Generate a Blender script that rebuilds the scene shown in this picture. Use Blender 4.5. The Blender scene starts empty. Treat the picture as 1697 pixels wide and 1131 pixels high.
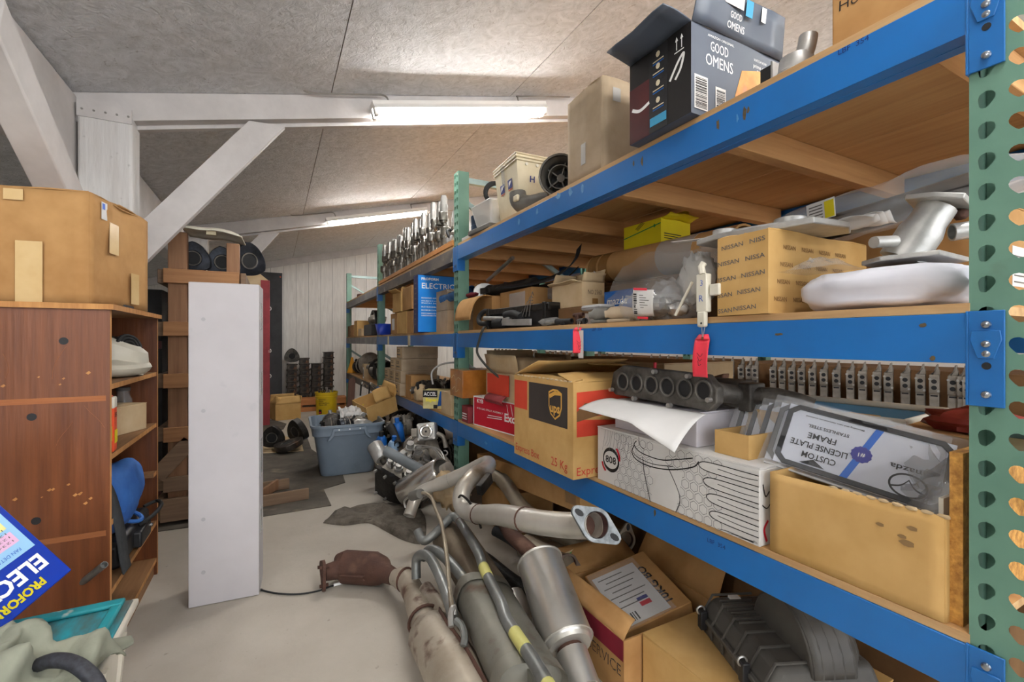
import bpy, bmesh, math, random
from mathutils import Matrix, Vector, Euler, noise
R=math.radians; PI=math.pi
SC=bpy.context.scene; COL=SC.collection
random.seed(7)
# ------------------------------------------------------------------ camera
F,CX,CY,H=754.0,848.5,566.0,1.1
TH=math.atan(395.5/F)
cam=bpy.data.objects.new('camera',bpy.data.cameras.new('camera')); COL.objects.link(cam)
cam.data.lens=F/1697*36; cam.data.sensor_width=36; cam.data.clip_start=.02
cam.location=(0,0,H); cam.rotation_euler=(PI/2,0,-TH)
SC.camera=cam
# ------------------------------------------------------------------ world: even fill light, added, entering by the side left unwalled behind the camera
W=bpy.data.worlds.new('world'); SC.world=W; W.use_nodes=True
W.node_tree.nodes['Background'].inputs[0].default_value=(.93,.96,1,1)
W.node_tree.nodes['Background'].inputs[1].default_value=3.2
SC.view_settings.view_transform='Standard'; SC.view_settings.look='None'
SC.view_settings.exposure=0.45; SC.view_settings.gamma=1; SC.view_settings.use_curve_mapping=False
SC.cycles.max_bounces=6; SC.cycles.diffuse_bounces=4; SC.cycles.glossy_bounces=3; SC.cycles.transparent_max_bounces=8
TUBE=70.0            # emission strength of the fluorescent tubes
# ------------------------------------------------------------------ maths helpers
def ray(u,v):
    a=(u-CX)/F; b=-(v-CY)/F; c,s=math.cos(TH),math.sin(TH)
    return Vector((a*c+s,-a*s+c,b))
def at(u,v,X=None,Y=None,Z=None,z=None):
    d=ray(u,v)
    t=X/d.x if X is not None else Y/d.y if Y is not None else (Z-H)/d.z if Z is not None else z
    return Vector((0,0,H))+d*t
def lin(c):  # sRGB 0-255 -> linear
    return tuple(((x/255)/12.92 if x<10.3 else ((x/255+.055)/1.055)**2.4) for x in c)
# ------------------------------------------------------------------ materials
MATS={}
def mat(name,c1,c2=None,scale=6,rough=.6,metal=0,bump=0,bscale=30,stretch=(1,1,1),emit=0,alpha=1,trans=0,spec=.4,detail=4,contrast=.35,var=.0,coat=0,c3=None,s3=2,w3=.5):
    if name in MATS: return MATS[name]
    m=bpy.data.materials.new(name); m.use_nodes=True; MATS[name]=m
    nt=m.node_tree; N=nt.nodes; L=nt.links; b=N['Principled BSDF']
    A=lambda c:(*lin(c),1)
    b.inputs['Base Color'].default_value=A(c1); b.inputs['Roughness'].default_value=rough; b.inputs['Metallic'].default_value=metal
    b.inputs['Specular IOR Level'].default_value=spec; b.inputs['Alpha'].default_value=alpha
    b.inputs['Transmission Weight'].default_value=trans; b.inputs['Coat Weight'].default_value=coat
    if emit:
        b.inputs['Emission Color'].default_value=A(c1); b.inputs['Emission Strength'].default_value=emit
    m.diffuse_color=A(c1)
    if c2 is not None or bump:
        tc=N.new('ShaderNodeTexCoord'); mp=N.new('ShaderNodeMapping'); mp.inputs['Scale'].default_value=stretch
        L.new(tc.outputs['Object'],mp.inputs['Vector'])
    if c2 is not None:
        n=N.new('ShaderNodeTexNoise'); n.inputs['Scale'].default_value=scale; n.inputs['Detail'].default_value=detail; n.inputs['Roughness'].default_value=.62
        r=N.new('ShaderNodeValToRGB'); r.color_ramp.elements[0].position=.5-contrast/2; r.color_ramp.elements[1].position=.5+contrast/2
        r.color_ramp.elements[0].color=A(c1); r.color_ramp.elements[1].color=A(c2)
        L.new(mp.outputs[0],n.inputs['Vector']); L.new(n.outputs['Fac'],r.inputs[0]); out=r.outputs[0]
        if c3 is not None:
            n3=N.new('ShaderNodeTexNoise'); n3.inputs['Scale'].default_value=s3; n3.inputs['Detail'].default_value=6
            r3=N.new('ShaderNodeValToRGB'); r3.color_ramp.elements[0].position=w3; r3.color_ramp.elements[1].position=min(1,w3+.12)
            mx=N.new('ShaderNodeMix'); mx.data_type='RGBA'; mx.inputs[7].default_value=A(c3)
            L.new(tc.outputs['Object'],n3.inputs['Vector']); L.new(n3.outputs['Fac'],r3.inputs[0]); L.new(r3.outputs[0],mx.inputs[0]); L.new(out,mx.inputs[6]); out=mx.outputs[2]
        if var:
            oi=N.new('ShaderNodeObjectInfo'); hs=N.new('ShaderNodeHueSaturation'); ma=N.new('ShaderNodeMapRange')
            ma.inputs[3].default_value=1-var; ma.inputs[4].default_value=1+var
            L.new(oi.outputs['Random'],ma.inputs[0]); L.new(ma.outputs[0],hs.inputs['Value']); L.new(out,hs.inputs['Color']); out=hs.outputs[0]
        L.new(out,b.inputs['Base Color'])
    if bump:
        n2=N.new('ShaderNodeTexNoise'); n2.inputs['Scale'].default_value=bscale; n2.inputs['Detail'].default_value=4
        bp=N.new('ShaderNodeBump'); bp.inputs['Strength'].default_value=bump; bp.inputs['Distance'].default_value=.01
        L.new(mp.outputs[0],n2.inputs['Vector']); L.new(n2.outputs['Fac'],bp.inputs['Height']); L.new(bp.outputs[0],b.inputs['Normal'])
    return m
def wood(name,c1,c2,axis='Y',rough=.7,var=.1,c3=None,w3=.62,s3=3):
    st={'X':(1.2,22,22),'Y':(22,1.2,22),'Z':(22,22,1.2)}[axis]
    return mat(name,c1,c2,scale=1.6,rough=rough,stretch=st,bump=.15,bscale=2.5,contrast=.5,var=var,detail=6,c3=c3,w3=w3,s3=s3)
# cardboards
def card(name,c1,c2): return mat(name,c1,c2,scale=5,rough=.85,bump=.1,bscale=9,var=.07,spec=.15)
card('cardboard',(184,143,94),(160,119,74)); card('card_pale',(200,178,144),(180,154,118)); card('card_grey',(182,164,140),(160,142,118))
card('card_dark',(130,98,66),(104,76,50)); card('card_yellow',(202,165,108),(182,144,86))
mat('tape',(214,186,136),(200,168,116),rough=.25,spec=.6); mat('tape_brown',(150,112,66),(128,92,52),rough=.2,spec=.6)
mat('ink',(28,28,30),rough=.6); mat('ink_grey',(98,94,90),rough=.7); mat('ink_red',(196,66,48),rough=.7); mat('ink_white',(240,240,238),rough=.6)
mat('paper',(216,214,211),(200,198,195),rough=.8,scale=3); mat('paper_lav',(214,210,216),(198,194,200),rough=.8)
mat('ink_blue',(40,90,190),rough=.5); mat('ink_line',(120,120,122),rough=.7)
# metals
mat('steel',(200,198,194),(140,138,134),rough=.35,metal=.8,scale=9,contrast=.6)
mat('chrome',(230,228,224),(196,194,190),rough=.22,metal=.9,scale=5)
mat('stainless',(212,209,202),(172,166,154),rough=.36,metal=.55,scale=5,contrast=.6,c3=(120,104,84),s3=4,w3=.6)
mat('alu',(190,189,186),(158,157,154),rough=.42,metal=.55,scale=12,bump=.1,bscale=60)
mat('alu_dirty',(172,166,156),(104,96,86),rough=.55,metal=.45,scale=11,contrast=.6,bump=.25,bscale=50,var=.15)
mat('cast',(116,112,106),(66,62,58),rough=.6,metal=.6,scale=12,bump=.25,bscale=60,var=.15)
mat('black_iron',(58,54,50),(26,24,23),rough=.5,metal=.5,scale=14,bump=.25,bscale=40,var=.2)
mat('iron_blue',(54,58,66),(26,27,31),rough=.4,metal=.6,scale=10,bump=.15)
mat('rust',(96,66,54),(66,47,41),rough=.8,metal=.25,scale=10,bump=.3,bscale=50,contrast=.6,c3=(116,88,74),s3=7,w3=.6)
mat('pipe_old',(168,156,136),(112,102,88),rough=.5,metal=.5,scale=7,contrast=.6,bump=.1,c3=(128,92,64),s3=6,w3=.6)
mat('pipe_grey',(146,148,146),(92,94,92),rough=.42,metal=.6,scale=9,contrast=.6,bump=.1,c3=(190,176,128),s3=4,w3=.64)
mat('shield',(186,178,164),(142,128,110),rough=.5,metal=.4,scale=6,contrast=.6,bump=.15,c3=(96,72,62),s3=13,w3=.55)
mat('satin',(224,222,216),(186,182,174),rough=.28,metal=.75,scale=5,contrast=.6,c3=(150,140,124),s3=9,w3=.62)
mat('muff_old',(138,136,126),(98,95,86),rough=.55,metal=.45,scale=5,contrast=.6,bump=.1,c3=(92,76,62),s3=11,w3=.58)
# plastics
mat('black_plastic',(44,44,46),(24,24,26),rough=.45,scale=8,bump=.08,var=.15); mat('black_rubber',(34,34,35),(20,20,21),rough=.7,scale=8)
mat('dust_plastic',(92,88,82),(42,41,40),rough=.55,scale=4,contrast=.5)
mat('grey_plastic',(112,110,104),(88,86,82),rough=.5,scale=5); mat('tub_grey',(128,142,156),(112,126,140),rough=.42,scale=3,c3=(100,110,118),s3=3,w3=.62)
mat('clear',(236,238,240),rough=.12,alpha=.24,spec=.9); mat('clear_soft',(216,216,214),rough=.2,alpha=.5,spec=.9)
mat('film',(240,242,246),rough=.1,alpha=.10,spec=1.0); mat('smoke_bag',(196,196,194),rough=.16,alpha=.30,spec=1.0)
mat('white_plastic',(226,222,208),(204,198,180),rough=.5,scale=4); mat('cream',(222,212,184),(196,182,148),rough=.5,scale=4)
mat('yellow',(222,190,30),(200,164,20),rough=.45,scale=4); mat('yellow_card',(222,206,24),(206,188,16),rough=.6,scale=3)
mat('red_paint',(150,52,58),(118,38,44),rough=.6,scale=5,c3=(210,190,186),s3=9,w3=.68); mat('red_card',(196,26,50),(178,20,42),rough=.5,scale=3)
mat('red_tag',(238,66,84),(224,54,72),rough=.6,scale=5); mat('blue_can',(28,104,186),(20,78,150),rough=.35,scale=5)
mat('proform_blue',(10,116,208),(24,140,226),rough=.4,scale=2); mat('proform_dark',(16,58,170),(10,48,150),rough=.4,scale=2); mat('navy_side',(30,42,104),(20,30,80),rough=.4)
mat('blue_bin',(34,70,190),(26,56,160),rough=.4,scale=4)
# ------------------------------------------------------------------ objects
WM={}
def tag(o,label=None,cat=None,group=None,kind=None):
    if label: o['label']=label
    if cat: o['category']=cat
    if group: o['group']=group
    if kind: o['kind']=kind
    return o
def T(name,label,cat,loc=(0,0,0),rot=(0,0,0),group=None,kind=None):
    o=bpy.data.objects.new(name,None); COL.objects.link(o); o.empty_display_size=.05
    if not hasattr(rot,'__len__'): rot=(0,0,R(rot))
    o.location=loc; o.rotation_euler=rot
    WM[o.name]=Matrix.Translation(Vector(loc))@Euler(rot).to_matrix().to_4x4()
    return tag(o,label,cat,group,kind)
def TM(name,label,cat,M,group=None):
    return T(name,label,cat,M.to_translation(),tuple(M.to_euler()),group)
def frame(o,x,z=(0,0,1)):   # matrix with origin o, local x along x, local z close to z
    x=Vector(x).normalized(); z=Vector(z); y=z.cross(x).normalized(); z=x.cross(y)
    M=Matrix((x,y,z)).transposed().to_4x4(); M.translation=Vector(o); return M
def arot(axis,deg): return Matrix.Rotation(R(deg),4,axis)
def catmull(P,k):
    P=[Vector(p) for p in P]
    if k<2 or len(P)<3: return P
    o=[]
    for i in range(len(P)-1):
        a=P[max(i-1,0)];b=P[i];c=P[i+1];d=P[min(i+2,len(P)-1)]
        for j in range(k):
            t=j/k; o.append(.5*((2*b)+(c-a)*t+(2*a-5*b+4*c-d)*t*t+(3*b-a-3*c+d)*t**3))
    o.append(P[-1]); return o
class MB:
    def __init__(s): s.v=[];s.f=[];s.m=[];s.mi=0
    def add(s,vs,fs,M=None):
        n=len(s.v); s.v+=[(M@Vector(p)) if M is not None else Vector(p) for p in vs]
        s.f+=[tuple(i+n for i in f) for f in fs]; s.m+=[s.mi]*len(fs); return s
    def bx(s,x0,x1,y0,y1,z0,z1,M=None):
        return s.add([(x0,y0,z0),(x1,y0,z0),(x1,y1,z0),(x0,y1,z0),(x0,y0,z1),(x1,y0,z1),(x1,y1,z1),(x0,y1,z1)],
          [(0,3,2,1),(4,5,6,7),(0,1,5,4),(1,2,6,5),(2,3,7,6),(3,0,4,7)],M)
    def box(s,c,d,M=None):
        return s.bx(c[0]-d[0]/2,c[0]+d[0]/2,c[1]-d[1]/2,c[1]+d[1]/2,c[2]-d[2]/2,c[2]+d[2]/2,M)
    def bar(s,a,b,w,h,up=(0,0,1)):   # rectangular bar from a to b
        a=Vector(a);b=Vector(b); L=(b-a).length
        u=Vector(up)
        if abs((b-a).normalized().dot(u))>.99: u=Vector((0,1,0))
        return s.bx(0,L,-w/2,w/2,-h/2,h/2,frame(a,b-a,u))
    def hexa(s,b,t):                # 4 bottom + 4 top corners
        return s.add(list(b)+list(t),[(0,3,2,1),(4,5,6,7),(0,1,5,4),(1,2,6,5),(2,3,7,6),(3,0,4,7)])
    def tube(s,P,r,n=10,k=0,cap=True,closed=False,hollow=0):
        P=catmull(P,k) if k else [Vector(p) for p in P]
        m=len(P); rs=r if hasattr(r,'__len__') else [r]*m
        if len(rs)!=m: rs=[rs[0]+(rs[-1]-rs[0])*0 if False else rs[min(len(rs)-1,int(i*(len(rs)-1)/(m-1)+.5))] for i in range(m)]
        vs=[];fs=[]; t0=(P[1]-P[0]).normalized()
        nrm=t0.orthogonal().normalized()
        for i in range(m):
            t=((P[(i+1)%m]-P[i-1]) if closed else (P[min(i+1,m-1)]-P[max(i-1,0)])).normalized()
            nrm=(nrm-t*nrm.dot(t)).normalized(); bi=t.cross(nrm)
            for j in range(n):
                a=2*PI*j/n; vs.append(P[i]+(nrm*math.cos(a)+bi*math.sin(a))*rs[i])
        for i in range(m if closed else m-1):
            for j in range(n):
                a=i*n+j;b=i*n+(j+1)%n;c=((i+1)%m)*n+(j+1)%n;d=((i+1)%m)*n+j; fs.append((a,b,c,d))
        if cap and not closed:
            if hollow:
                for e,i,sg in ((0,0,1),(m-1,m-1,-1)):
                    t=(P[1]-P[0]).normalized() if e==0 else (P[-1]-P[-2]).normalized()
                    o=len(vs); base=i*n
                    for dep in (0,1):
                        for j in range(n): vs.append(P[i]+(vs[base+j]-P[i])*hollow+(t*sg*rs[i]*1.5 if dep else Vector()))
                    for j in range(n):
                        k2=(j+1)%n; q=(base+j,base+k2,o+k2,o+j); q2=(o+j,o+k2,o+n+k2,o+n+j)
                        fs.append(q if sg<0 else q[::-1]); fs.append(q2 if sg<0 else q2[::-1])
                    fs.append(tuple(range(o+n,o+2*n)))
            else:
                fs.append(tuple(range(n))[::-1]); fs.append(tuple((m-1)*n+j for j in range(n)))
        return s.add(vs,fs)
    def cyl(s,a,b,r,r2=None,n=16,hollow=0): return s.tube([a,b],[r,r if r2 is None else r2],n,hollow=hollow)
    def lathe(s,prof,n=20,M=None,a0=0,a1=2*PI):
        vs=[];fs=[];full=abs(a1-a0-2*PI)<1e-6; k=n if full else n+1
        for r,z in prof:
            for j in range(k):
                a=a0+(a1-a0)*j/n; vs.append((r*math.cos(a),r*math.sin(a),z))
        for i in range(len(prof)-1):
            for j in range(n): fs.append((i*k+j,i*k+(j+1)%k,(i+1)*k+(j+1)%k,(i+1)*k+j))
        return s.add(vs,fs,M)
    def prism(s,poly,z0,z1,M=None):
        n=len(poly)
        return s.add([(x,y,z0) for x,y in poly]+[(x,y,z1) for x,y in poly],[tuple(range(n))[::-1],tuple(range(n,2*n))]+[(i,(i+1)%n,n+(i+1)%n,n+i) for i in range(n)],M)
    def holed(s,outer,inner,z0,z1,M=None):   # ring between two equal-length loops
        n=len(outer); vs=[(x,y,z0) for x,y in outer]+[(x,y,z0) for x,y in inner]+[(x,y,z1) for x,y in outer]+[(x,y,z1) for x,y in inner]; fs=[]
        for i in range(n):
            j=(i+1)%n; fs+=[(i,n+i,n+j,j),(2*n+i,2*n+j,3*n+j,3*n+i),(i,j,2*n+j,2*n+i),(n+i,3*n+i,3*n+j,n+j)]
        return s.add(vs,fs,M)
    def sheet(s,fn,nu,nv,M=None,th=0):
        vs=[fn(i/nu,j/nv) for j in range(nv+1) for i in range(nu+1)]
        fs=[(j*(nu+1)+i,j*(nu+1)+i+1,(j+1)*(nu+1)+i+1,(j+1)*(nu+1)+i) for j in range(nv) for i in range(nu)]
        return s.add(vs,fs,M)
    def blob(s,c,r,n=10,amp=.15,fr=3,seed=0,M=None,flat=None,pw=1):
        vs=[];fs=[];m=2*n
        for i in range(n+1):
            p=PI*i/n
            for j in range(m):
                a=2*PI*j/m; d=Vector((math.sin(p)*math.cos(a),math.sin(p)*math.sin(a),math.cos(p)))
                if pw!=1: d=Vector([math.copysign(abs(q)**pw,q) for q in d])
                k=1+amp*noise.noise(d*fr+Vector((seed*7.1,seed*3.3,seed)))+amp*.5*noise.noise(d*fr*2.3+Vector((seed,seed*5.3,2)))
                q=Vector((d.x*r[0]*k,d.y*r[1]*k,d.z*r[2]*k))
                if flat is not None: q.z=max(q.z,flat)
                vs.append(q+Vector(c))
        for i in range(n):
            for j in range(m): fs.append((i*m+j,(i+1)*m+j,(i+1)*m+(j+1)%m,i*m+(j+1)%m))
        return s.add(vs,fs,M)
    def torus(s,c,ax,Rr,r,n=24,k=8):
        ax=Vector(ax).normalized(); e=ax.orthogonal().normalized(); g=ax.cross(e)
        return s.tube([Vector(c)+(e*math.cos(2*PI*i/n)+g*math.sin(2*PI*i/n))*Rr for i in range(n)],r,k,closed=True)
    def build(s,name,m,parent=None,w=False,smooth=True,bevel=0,solid=0,ang=38,sub=0,label=None):
        me=bpy.data.meshes.new(name)
        vs=s.v
        if w and parent is not None:
            I=WM[root(parent).name].inverted(); vs=[I@p for p in vs]
        me.from_pydata([tuple(p) for p in vs],[],s.f)
        ms=m if isinstance(m,(list,tuple)) else [m]
        for x in ms: me.materials.append(MATS[x] if isinstance(x,str) else x)
        if len(ms)>1: me.polygons.foreach_set('material_index',s.m)
        me.validate()
        if smooth:
            me.polygons.foreach_set('use_smooth',[True]*len(me.polygons)); me.set_sharp_from_angle(angle=R(ang))
        o=bpy.data.objects.new(name,me); COL.objects.link(o)
        if parent is not None: o.parent=parent
        else: WM[o.name]=Matrix()
        if solid:
            q=o.modifiers.new('solid','SOLIDIFY'); q.thickness=solid; q.offset=0
        if bevel:
            q=o.modifiers.new('bevel','BEVEL'); q.width=bevel; q.segments=2; q.limit_method='ANGLE'; q.angle_limit=R(40)
        if sub:
            q=o.modifiers.new('sub','SUBSURF'); q.levels=sub; q.render_levels=sub
        if label: o['label']=label
        return o
def root(o):
    while o.parent is not None: o=o.parent
    return o
def copy_tree(o,loc=None,rot=None,label=None,parent=None):
    c=o.copy(); COL.objects.link(c)
    if parent is not None: c.parent=parent
    if loc is not None: c.location=loc
    if rot is not None: c.rotation_euler=rot
    if label: c['label']=label
    for ch in list(o.children): copy_tree(ch,parent=c)
    if parent is None:
        WM[c.name]=Matrix.Translation(c.location)@c.rotation_euler.to_matrix().to_4x4()
    return c
# ------------------------------------------------------------------ lettering
TXT={}
def text_mesh(s,bold=.0,extr=.0006):
    k=(s,bold)
    if k in TXT: return TXT[k]
    cu=bpy.data.curves.new('lettering','FONT'); cu.body=s; cu.size=1; cu.offset=bold; cu.resolution_u=2; cu.align_x='LEFT'
    o=bpy.data.objects.new('tmp',cu); COL.objects.link(o)
    dg=bpy.context.evaluated_depsgraph_get(); dg.update()
    me=bpy.data.meshes.new_from_object(o.evaluated_get(dg)); bpy.data.objects.remove(o)
    TXT[k]=me; return me
def lettering(parent,s,M,h,m,bold=.02,sx=1,name='lettering',align='L',width=None):
    """text lying in local xy of M, cap height about h"""
    me=text_mesh(s,bold).copy(); sc=h/.7
    xs=[v.co.x for v in me.vertices] or [0]; w=max(xs)*sc*sx
    if width: sx=sx*width/max(w,1e-6); w=width
    dx={'L':0,'C':-w/2,'R':-w}[align]
    me.transform(M@Matrix.Translation((dx,0,.0006))@Matrix.Diagonal((sc*sx,sc,1,1)))
    me.materials.clear(); me.materials.append(MATS[m] if isinstance(m,str) else m)
    o=bpy.data.objects.new(name,me); COL.objects.link(o); o.parent=parent; return o
# ------------------------------------------------------------------ cartons
def fmat(face,d,u=0,v=0,rot=0):
    """frame on a carton face seen from outside: local x right, y up, z out; origin lower-left + (u,v)"""
    w,dp,h=d
    o,x,y={'x-':((-w/2,dp/2,0),(0,-1,0),(0,0,1)),'x+':((w/2,-dp/2,0),(0,1,0),(0,0,1)),'y-':((-w/2,-dp/2,0),(1,0,0),(0,0,1)),
      'y+':((w/2,dp/2,0),(-1,0,0),(0,0,1)),'z+':((-w/2,-dp/2,h),(1,0,0),(0,1,0))}[face]
    x=Vector(x);y=Vector(y);z=x.cross(y)
    M=Matrix((x,y,z)).transposed().to_4x4(); M.translation=Vector(o)+x*u+y*v+z*.0004
    return M@arot('Z',rot) if rot else M
def bodyof(t):
    for c in t.children:
        if c.name.split('.')[0]=='body': return c
    return t
def patch(t,face,d,u0,v0,u1,v1,m,name='print_panel',off=0,rot=0):
    M=fmat(face,d,u0,v0,rot); return MB().bx(0,u1-u0,0,v1-v0,off,off+.0006,M).build(name,m,bodyof(t),smooth=False)
def poly(t,face,d,pts,m,name='print_shape',off=.0003):
    M=fmat(face,d); return MB().prism(pts,off,off+.0006,M).build(name,m,bodyof(t),smooth=False)
def stroke(t,face,d,pts,w,m,name='print_line',k=6,off=.0004):
    """a flat printed line"""
    M=fmat(face,d); P=catmull([(x,y,0) for x,y in pts],k); mb=MB(); vs=[];fs=[]
    for i,p in enumerate(P):
        tt=(P[min(i+1,len(P)-1)]-P[max(i-1,0)]).normalized(); nn=Vector((-tt.y,tt.x,0))
        vs+=[p+nn*w/2+Vector((0,0,off+.0004)),p-nn*w/2+Vector((0,0,off+.0004))]
    fs=[(2*i+1,2*i+3,2*i+2,2*i) for i in range(len(P)-1)]
    return mb.add(vs,fs,M).build(name,m,bodyof(t),smooth=False)
def ftext(t,face,d,s,u,v,h,m,rot=0,up=0,**k):
    return lettering(bodyof(t),s,fmat(face,d,u,v)@arot('Z',rot)@Matrix.Translation((0,0,up)),h,m,**k)
def crumple_body(t,d,m,amp,seed,th=.005,open_=True):
    """four battered walls and a floor as one shell"""
    w,dp,h=d; b=MB(); N=14
    def wall(o,ex,L,nrm,k):
        o=Vector(o);ex=Vector(ex);nrm=Vector(nrm)
        def f(u,v):
            e=math.sin(PI*u)**.5*math.sin(PI*min(1,v*.95+.05)*.5)**.8 if 0<u<1 else 0
            q=noise.noise((u*2.6+k*5+seed,v*2.2,seed))+.6*abs(noise.noise((u*6+seed,v*5+k,3)))-.2
            dz=amp*.8*noise.noise((u*3+k*3,seed,7))*v**3*(1 if 0<u<1 else .3)
            return o+ex*L*u+Vector((0,0,h*v+dz))+nrm*amp*q*e
        b.sheet(f,N,10)
    wall((-w/2,-dp/2,0),(1,0,0),w,(0,-1,0),0); wall((w/2,-dp/2,0),(0,1,0),dp,(1,0,0),1); wall((w/2,dp/2,0),(-1,0,0),w,(0,1,0),2); wall((-w/2,dp/2,0),(0,-1,0),dp,(-1,0,0),3)
    b.bx(-w/2+.003,w/2-.003,-dp/2+.003,dp/2-.003,.003,.006); return b.build('body',m,t,solid=th,ang=70)
def carton(name,label,loc,d,rot=0,m='cardboard',open_=None,tape='tape',group=None,cat='box',bev=.003,th=.006,seam='y',crumple=0):
    """loc = centre of the base. open_: None closed, or dict face-> flap angle in degrees from closed (0) over upright (90) to hanging (180)"""
    t=T(name,label,cat,loc,rot,group); w,dp,h=d
    if open_ is None:
        MB().bx(-w/2,w/2,-dp/2,dp/2,0,h-.004).build('body',m,t,bevel=bev,smooth=True)
        g=.0012
        if seam=='y':
            MB().bx(-w/2,-g,-dp/2,dp/2,h-.004,h).build('flap',m,t); MB().bx(g,w/2,-dp/2,dp/2,h-.004,h).build('flap',m,t)
        else:
            MB().bx(-w/2,w/2,-dp/2,-g,h-.004,h).build('flap',m,t); MB().bx(-w/2,w/2,g,dp/2,h-.004,h).build('flap',m,t)
        if tape:
            q=.024; lo=max(h-.06,h*.6)
            b=MB()
            if seam=='y': b.bx(-q,q,-dp/2-.0006,dp/2+.0006,h,h+.0006).bx(-q,q,-dp/2-.0008,-dp/2,lo,h).bx(-q,q,dp/2,dp/2+.0008,lo,h)
            else: b.bx(-w/2-.0006,w/2+.0006,-q,q,h,h+.0006).bx(-w/2-.0008,-w/2,-q,q,lo,h).bx(w/2,w/2+.0008,-q,q,lo,h)
            b.build('tape',tape,t)
    else:
        b=MB(); b.bx(-w/2,w/2,-dp/2,dp/2,0,th).bx(-w/2,w/2,-dp/2,-dp/2+th,th,h).bx(-w/2,w/2,dp/2-th,dp/2,th,h).bx(-w/2,-w/2+th,-dp/2+th,dp/2-th,th,h).bx(w/2-th,w/2,-dp/2+th,dp/2-th,th,h)
        if crumple: crumple_body(t,d,m,crumple,len(label))
        else: b.build('body',m,t,smooth=False)
        for f,sp in open_.items():
            an,ln=sp if hasattr(sp,'__len__') else (sp,None)
            o,x,inn,wd={'x-':((-w/2,0,h),(0,1,0),(1,0,0),dp),'x+':((w/2,0,h),(0,1,0),(-1,0,0),dp),'y-':((0,-dp/2,h),(1,0,0),(0,1,0),w),'y+':((0,dp/2,h),(1,0,0),(0,-1,0),w)}[f]
            x=Vector(x);inn=Vector(inn);ln=ln or (w/2 if f[0]=='x' else w/2)
            dr=inn*math.cos(R(an))+Vector((0,0,1))*math.sin(R(an)); nz=x.cross(dr)
            M=Matrix((x,dr,nz)).transposed().to_4x4(); M.translation=Vector(o)
            wd2=wd*.99
            def fn(u,v): return ((u-.5)*wd2*(1-.04*v), v*ln, .006*math.sin(v*3)*math.sin(u*5+len(label))+.003*math.sin(u*9))
            MB().sheet(fn,6,4,M).build('flap',m,t,solid=.004)
    return t
def barcode(t,face,d,u,v,w,h,rot=0,vert=False):
    v=max(v,.006); patch(t,face,d,u-.004,v-.004,u+w+.004,v+h+.004,'paper',name='label_sticker',off=.0004)
    b=MB(); M=fmat(face,d); x=0; rr=random.Random(int(u*1000+v*77))
    L=h if vert else w
    while x<L-.003:
        q=rr.choice((.001,.0018,.003))
        if vert: b.bx(u,u+w,v+x,v+x+q,.0011,.0015,M)
        else: b.bx(u+x,u+x+q,v,v+h,.0011,.0015,M)
        x+=q+rr.choice((.0012,.002,.003))
    b.build('barcode','ink',bodyof(t),smooth=False)
# ================================================================== STRUCTURE
def ceil_z(x): return 2.52+.24*x
YW=9.1
mat('concrete',(184,177,165),(162,154,142),scale=2.2,rough=.75,bump=.08,bscale=60,c3=(132,124,114),s3=34,w3=.68,detail=8,contrast=.5)
mat('osb',(184,185,186),(223,224,227),scale=9,rough=.75,bump=.7,bscale=22,contrast=.45,detail=10,var=.03,c3=(158,155,152),s3=26,w3=.62)
for n_ in MATS['osb'].node_tree.nodes:
    if n_.bl_idname=='ShaderNodeTexNoise': n_.inputs['Distortion'].default_value=2.2
mat('truss_paint',(208,203,200),(192,187,184),scale=5,rough=.55,bump=.1,stretch=(1,1,1))
mat('post_paint',(218,216,214),(204,200,196),scale=2,rough=.6,bump=.5,bscale=5,stretch=(9,9,1),c3=(136,132,128),s3=30,w3=.66)
mat('siding',(234,230,224),(216,211,205),scale=3,rough=.6,bump=.15,bscale=4,stretch=(8,8,1))
mat('conduit',(170,166,160),(140,136,130),rough=.4,metal=.6)
mat('wall_paint',(196,192,186),(184,180,172),scale=3,rough=.7)
MB().bx(-2.7,5.4,-5,YW+.1,-.1,0).build('floor','concrete')['kind']='structure'
rt=T('ceiling',None,None,kind='structure')
xs=[-2.7,-2.13,-.91,.31,1.53,2.75,3.97,5.4]; ys=[-5,-2.95,0,2.95,5.9,YW+.1]
for i in range(len(xs)-1):
    for j in range(len(ys)-1):
        g=.0025; a,b,c,d=xs[i]+g,xs[i+1]-g,ys[j]+g,ys[j+1]-g; za,zb=ceil_z(a),ceil_z(b); k=.012
        MB().hexa([(a,c,za),(b,c,zb),(b,d,zb),(a,d,za)],[(a,c,za+k),(b,c,zb+k),(b,d,zb+k),(a,d,za+k)]).build('panel','osb',rt,smooth=False)
a,b=-2.7,5.4; c,d=-5,YW+.1
MB().hexa([(a,c,ceil_z(a)+.014),(b,c,ceil_z(b)+.014),(b,d,ceil_z(b)+.014),(a,d,ceil_z(a)+.014)],[(a,c,ceil_z(a)+.1),(b,c,ceil_z(b)+.1),(b,d,ceil_z(b)+.1),(a,d,ceil_z(a)+.1)]).build('roof_deck','card_dark',rt,smooth=False)
rt=T('wall_back',None,None,kind='structure')
MB().prism([(-2.7,0),(5.4,0),(5.4,ceil_z(5.4)),(-2.7,ceil_z(-2.7))],0,.1,Matrix.Translation((0,YW+.1,0))@arot('X',90)).build('backing','ink_grey',rt,smooth=False)
x=-2.7
while x<5.38:
    b=min(x+.2005,5.4); MB().hexa([(x,YW-.014,0),(b,YW-.014,0),(b,YW,0),(x,YW,0)],[(x,YW-.014,ceil_z(x)-.001),(b,YW-.014,ceil_z(b)-.001),(b,YW,ceil_z(b)-.001),(x,YW,ceil_z(x)-.001)]).build('board','siding',rt,smooth=False); x+=.2045
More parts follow.
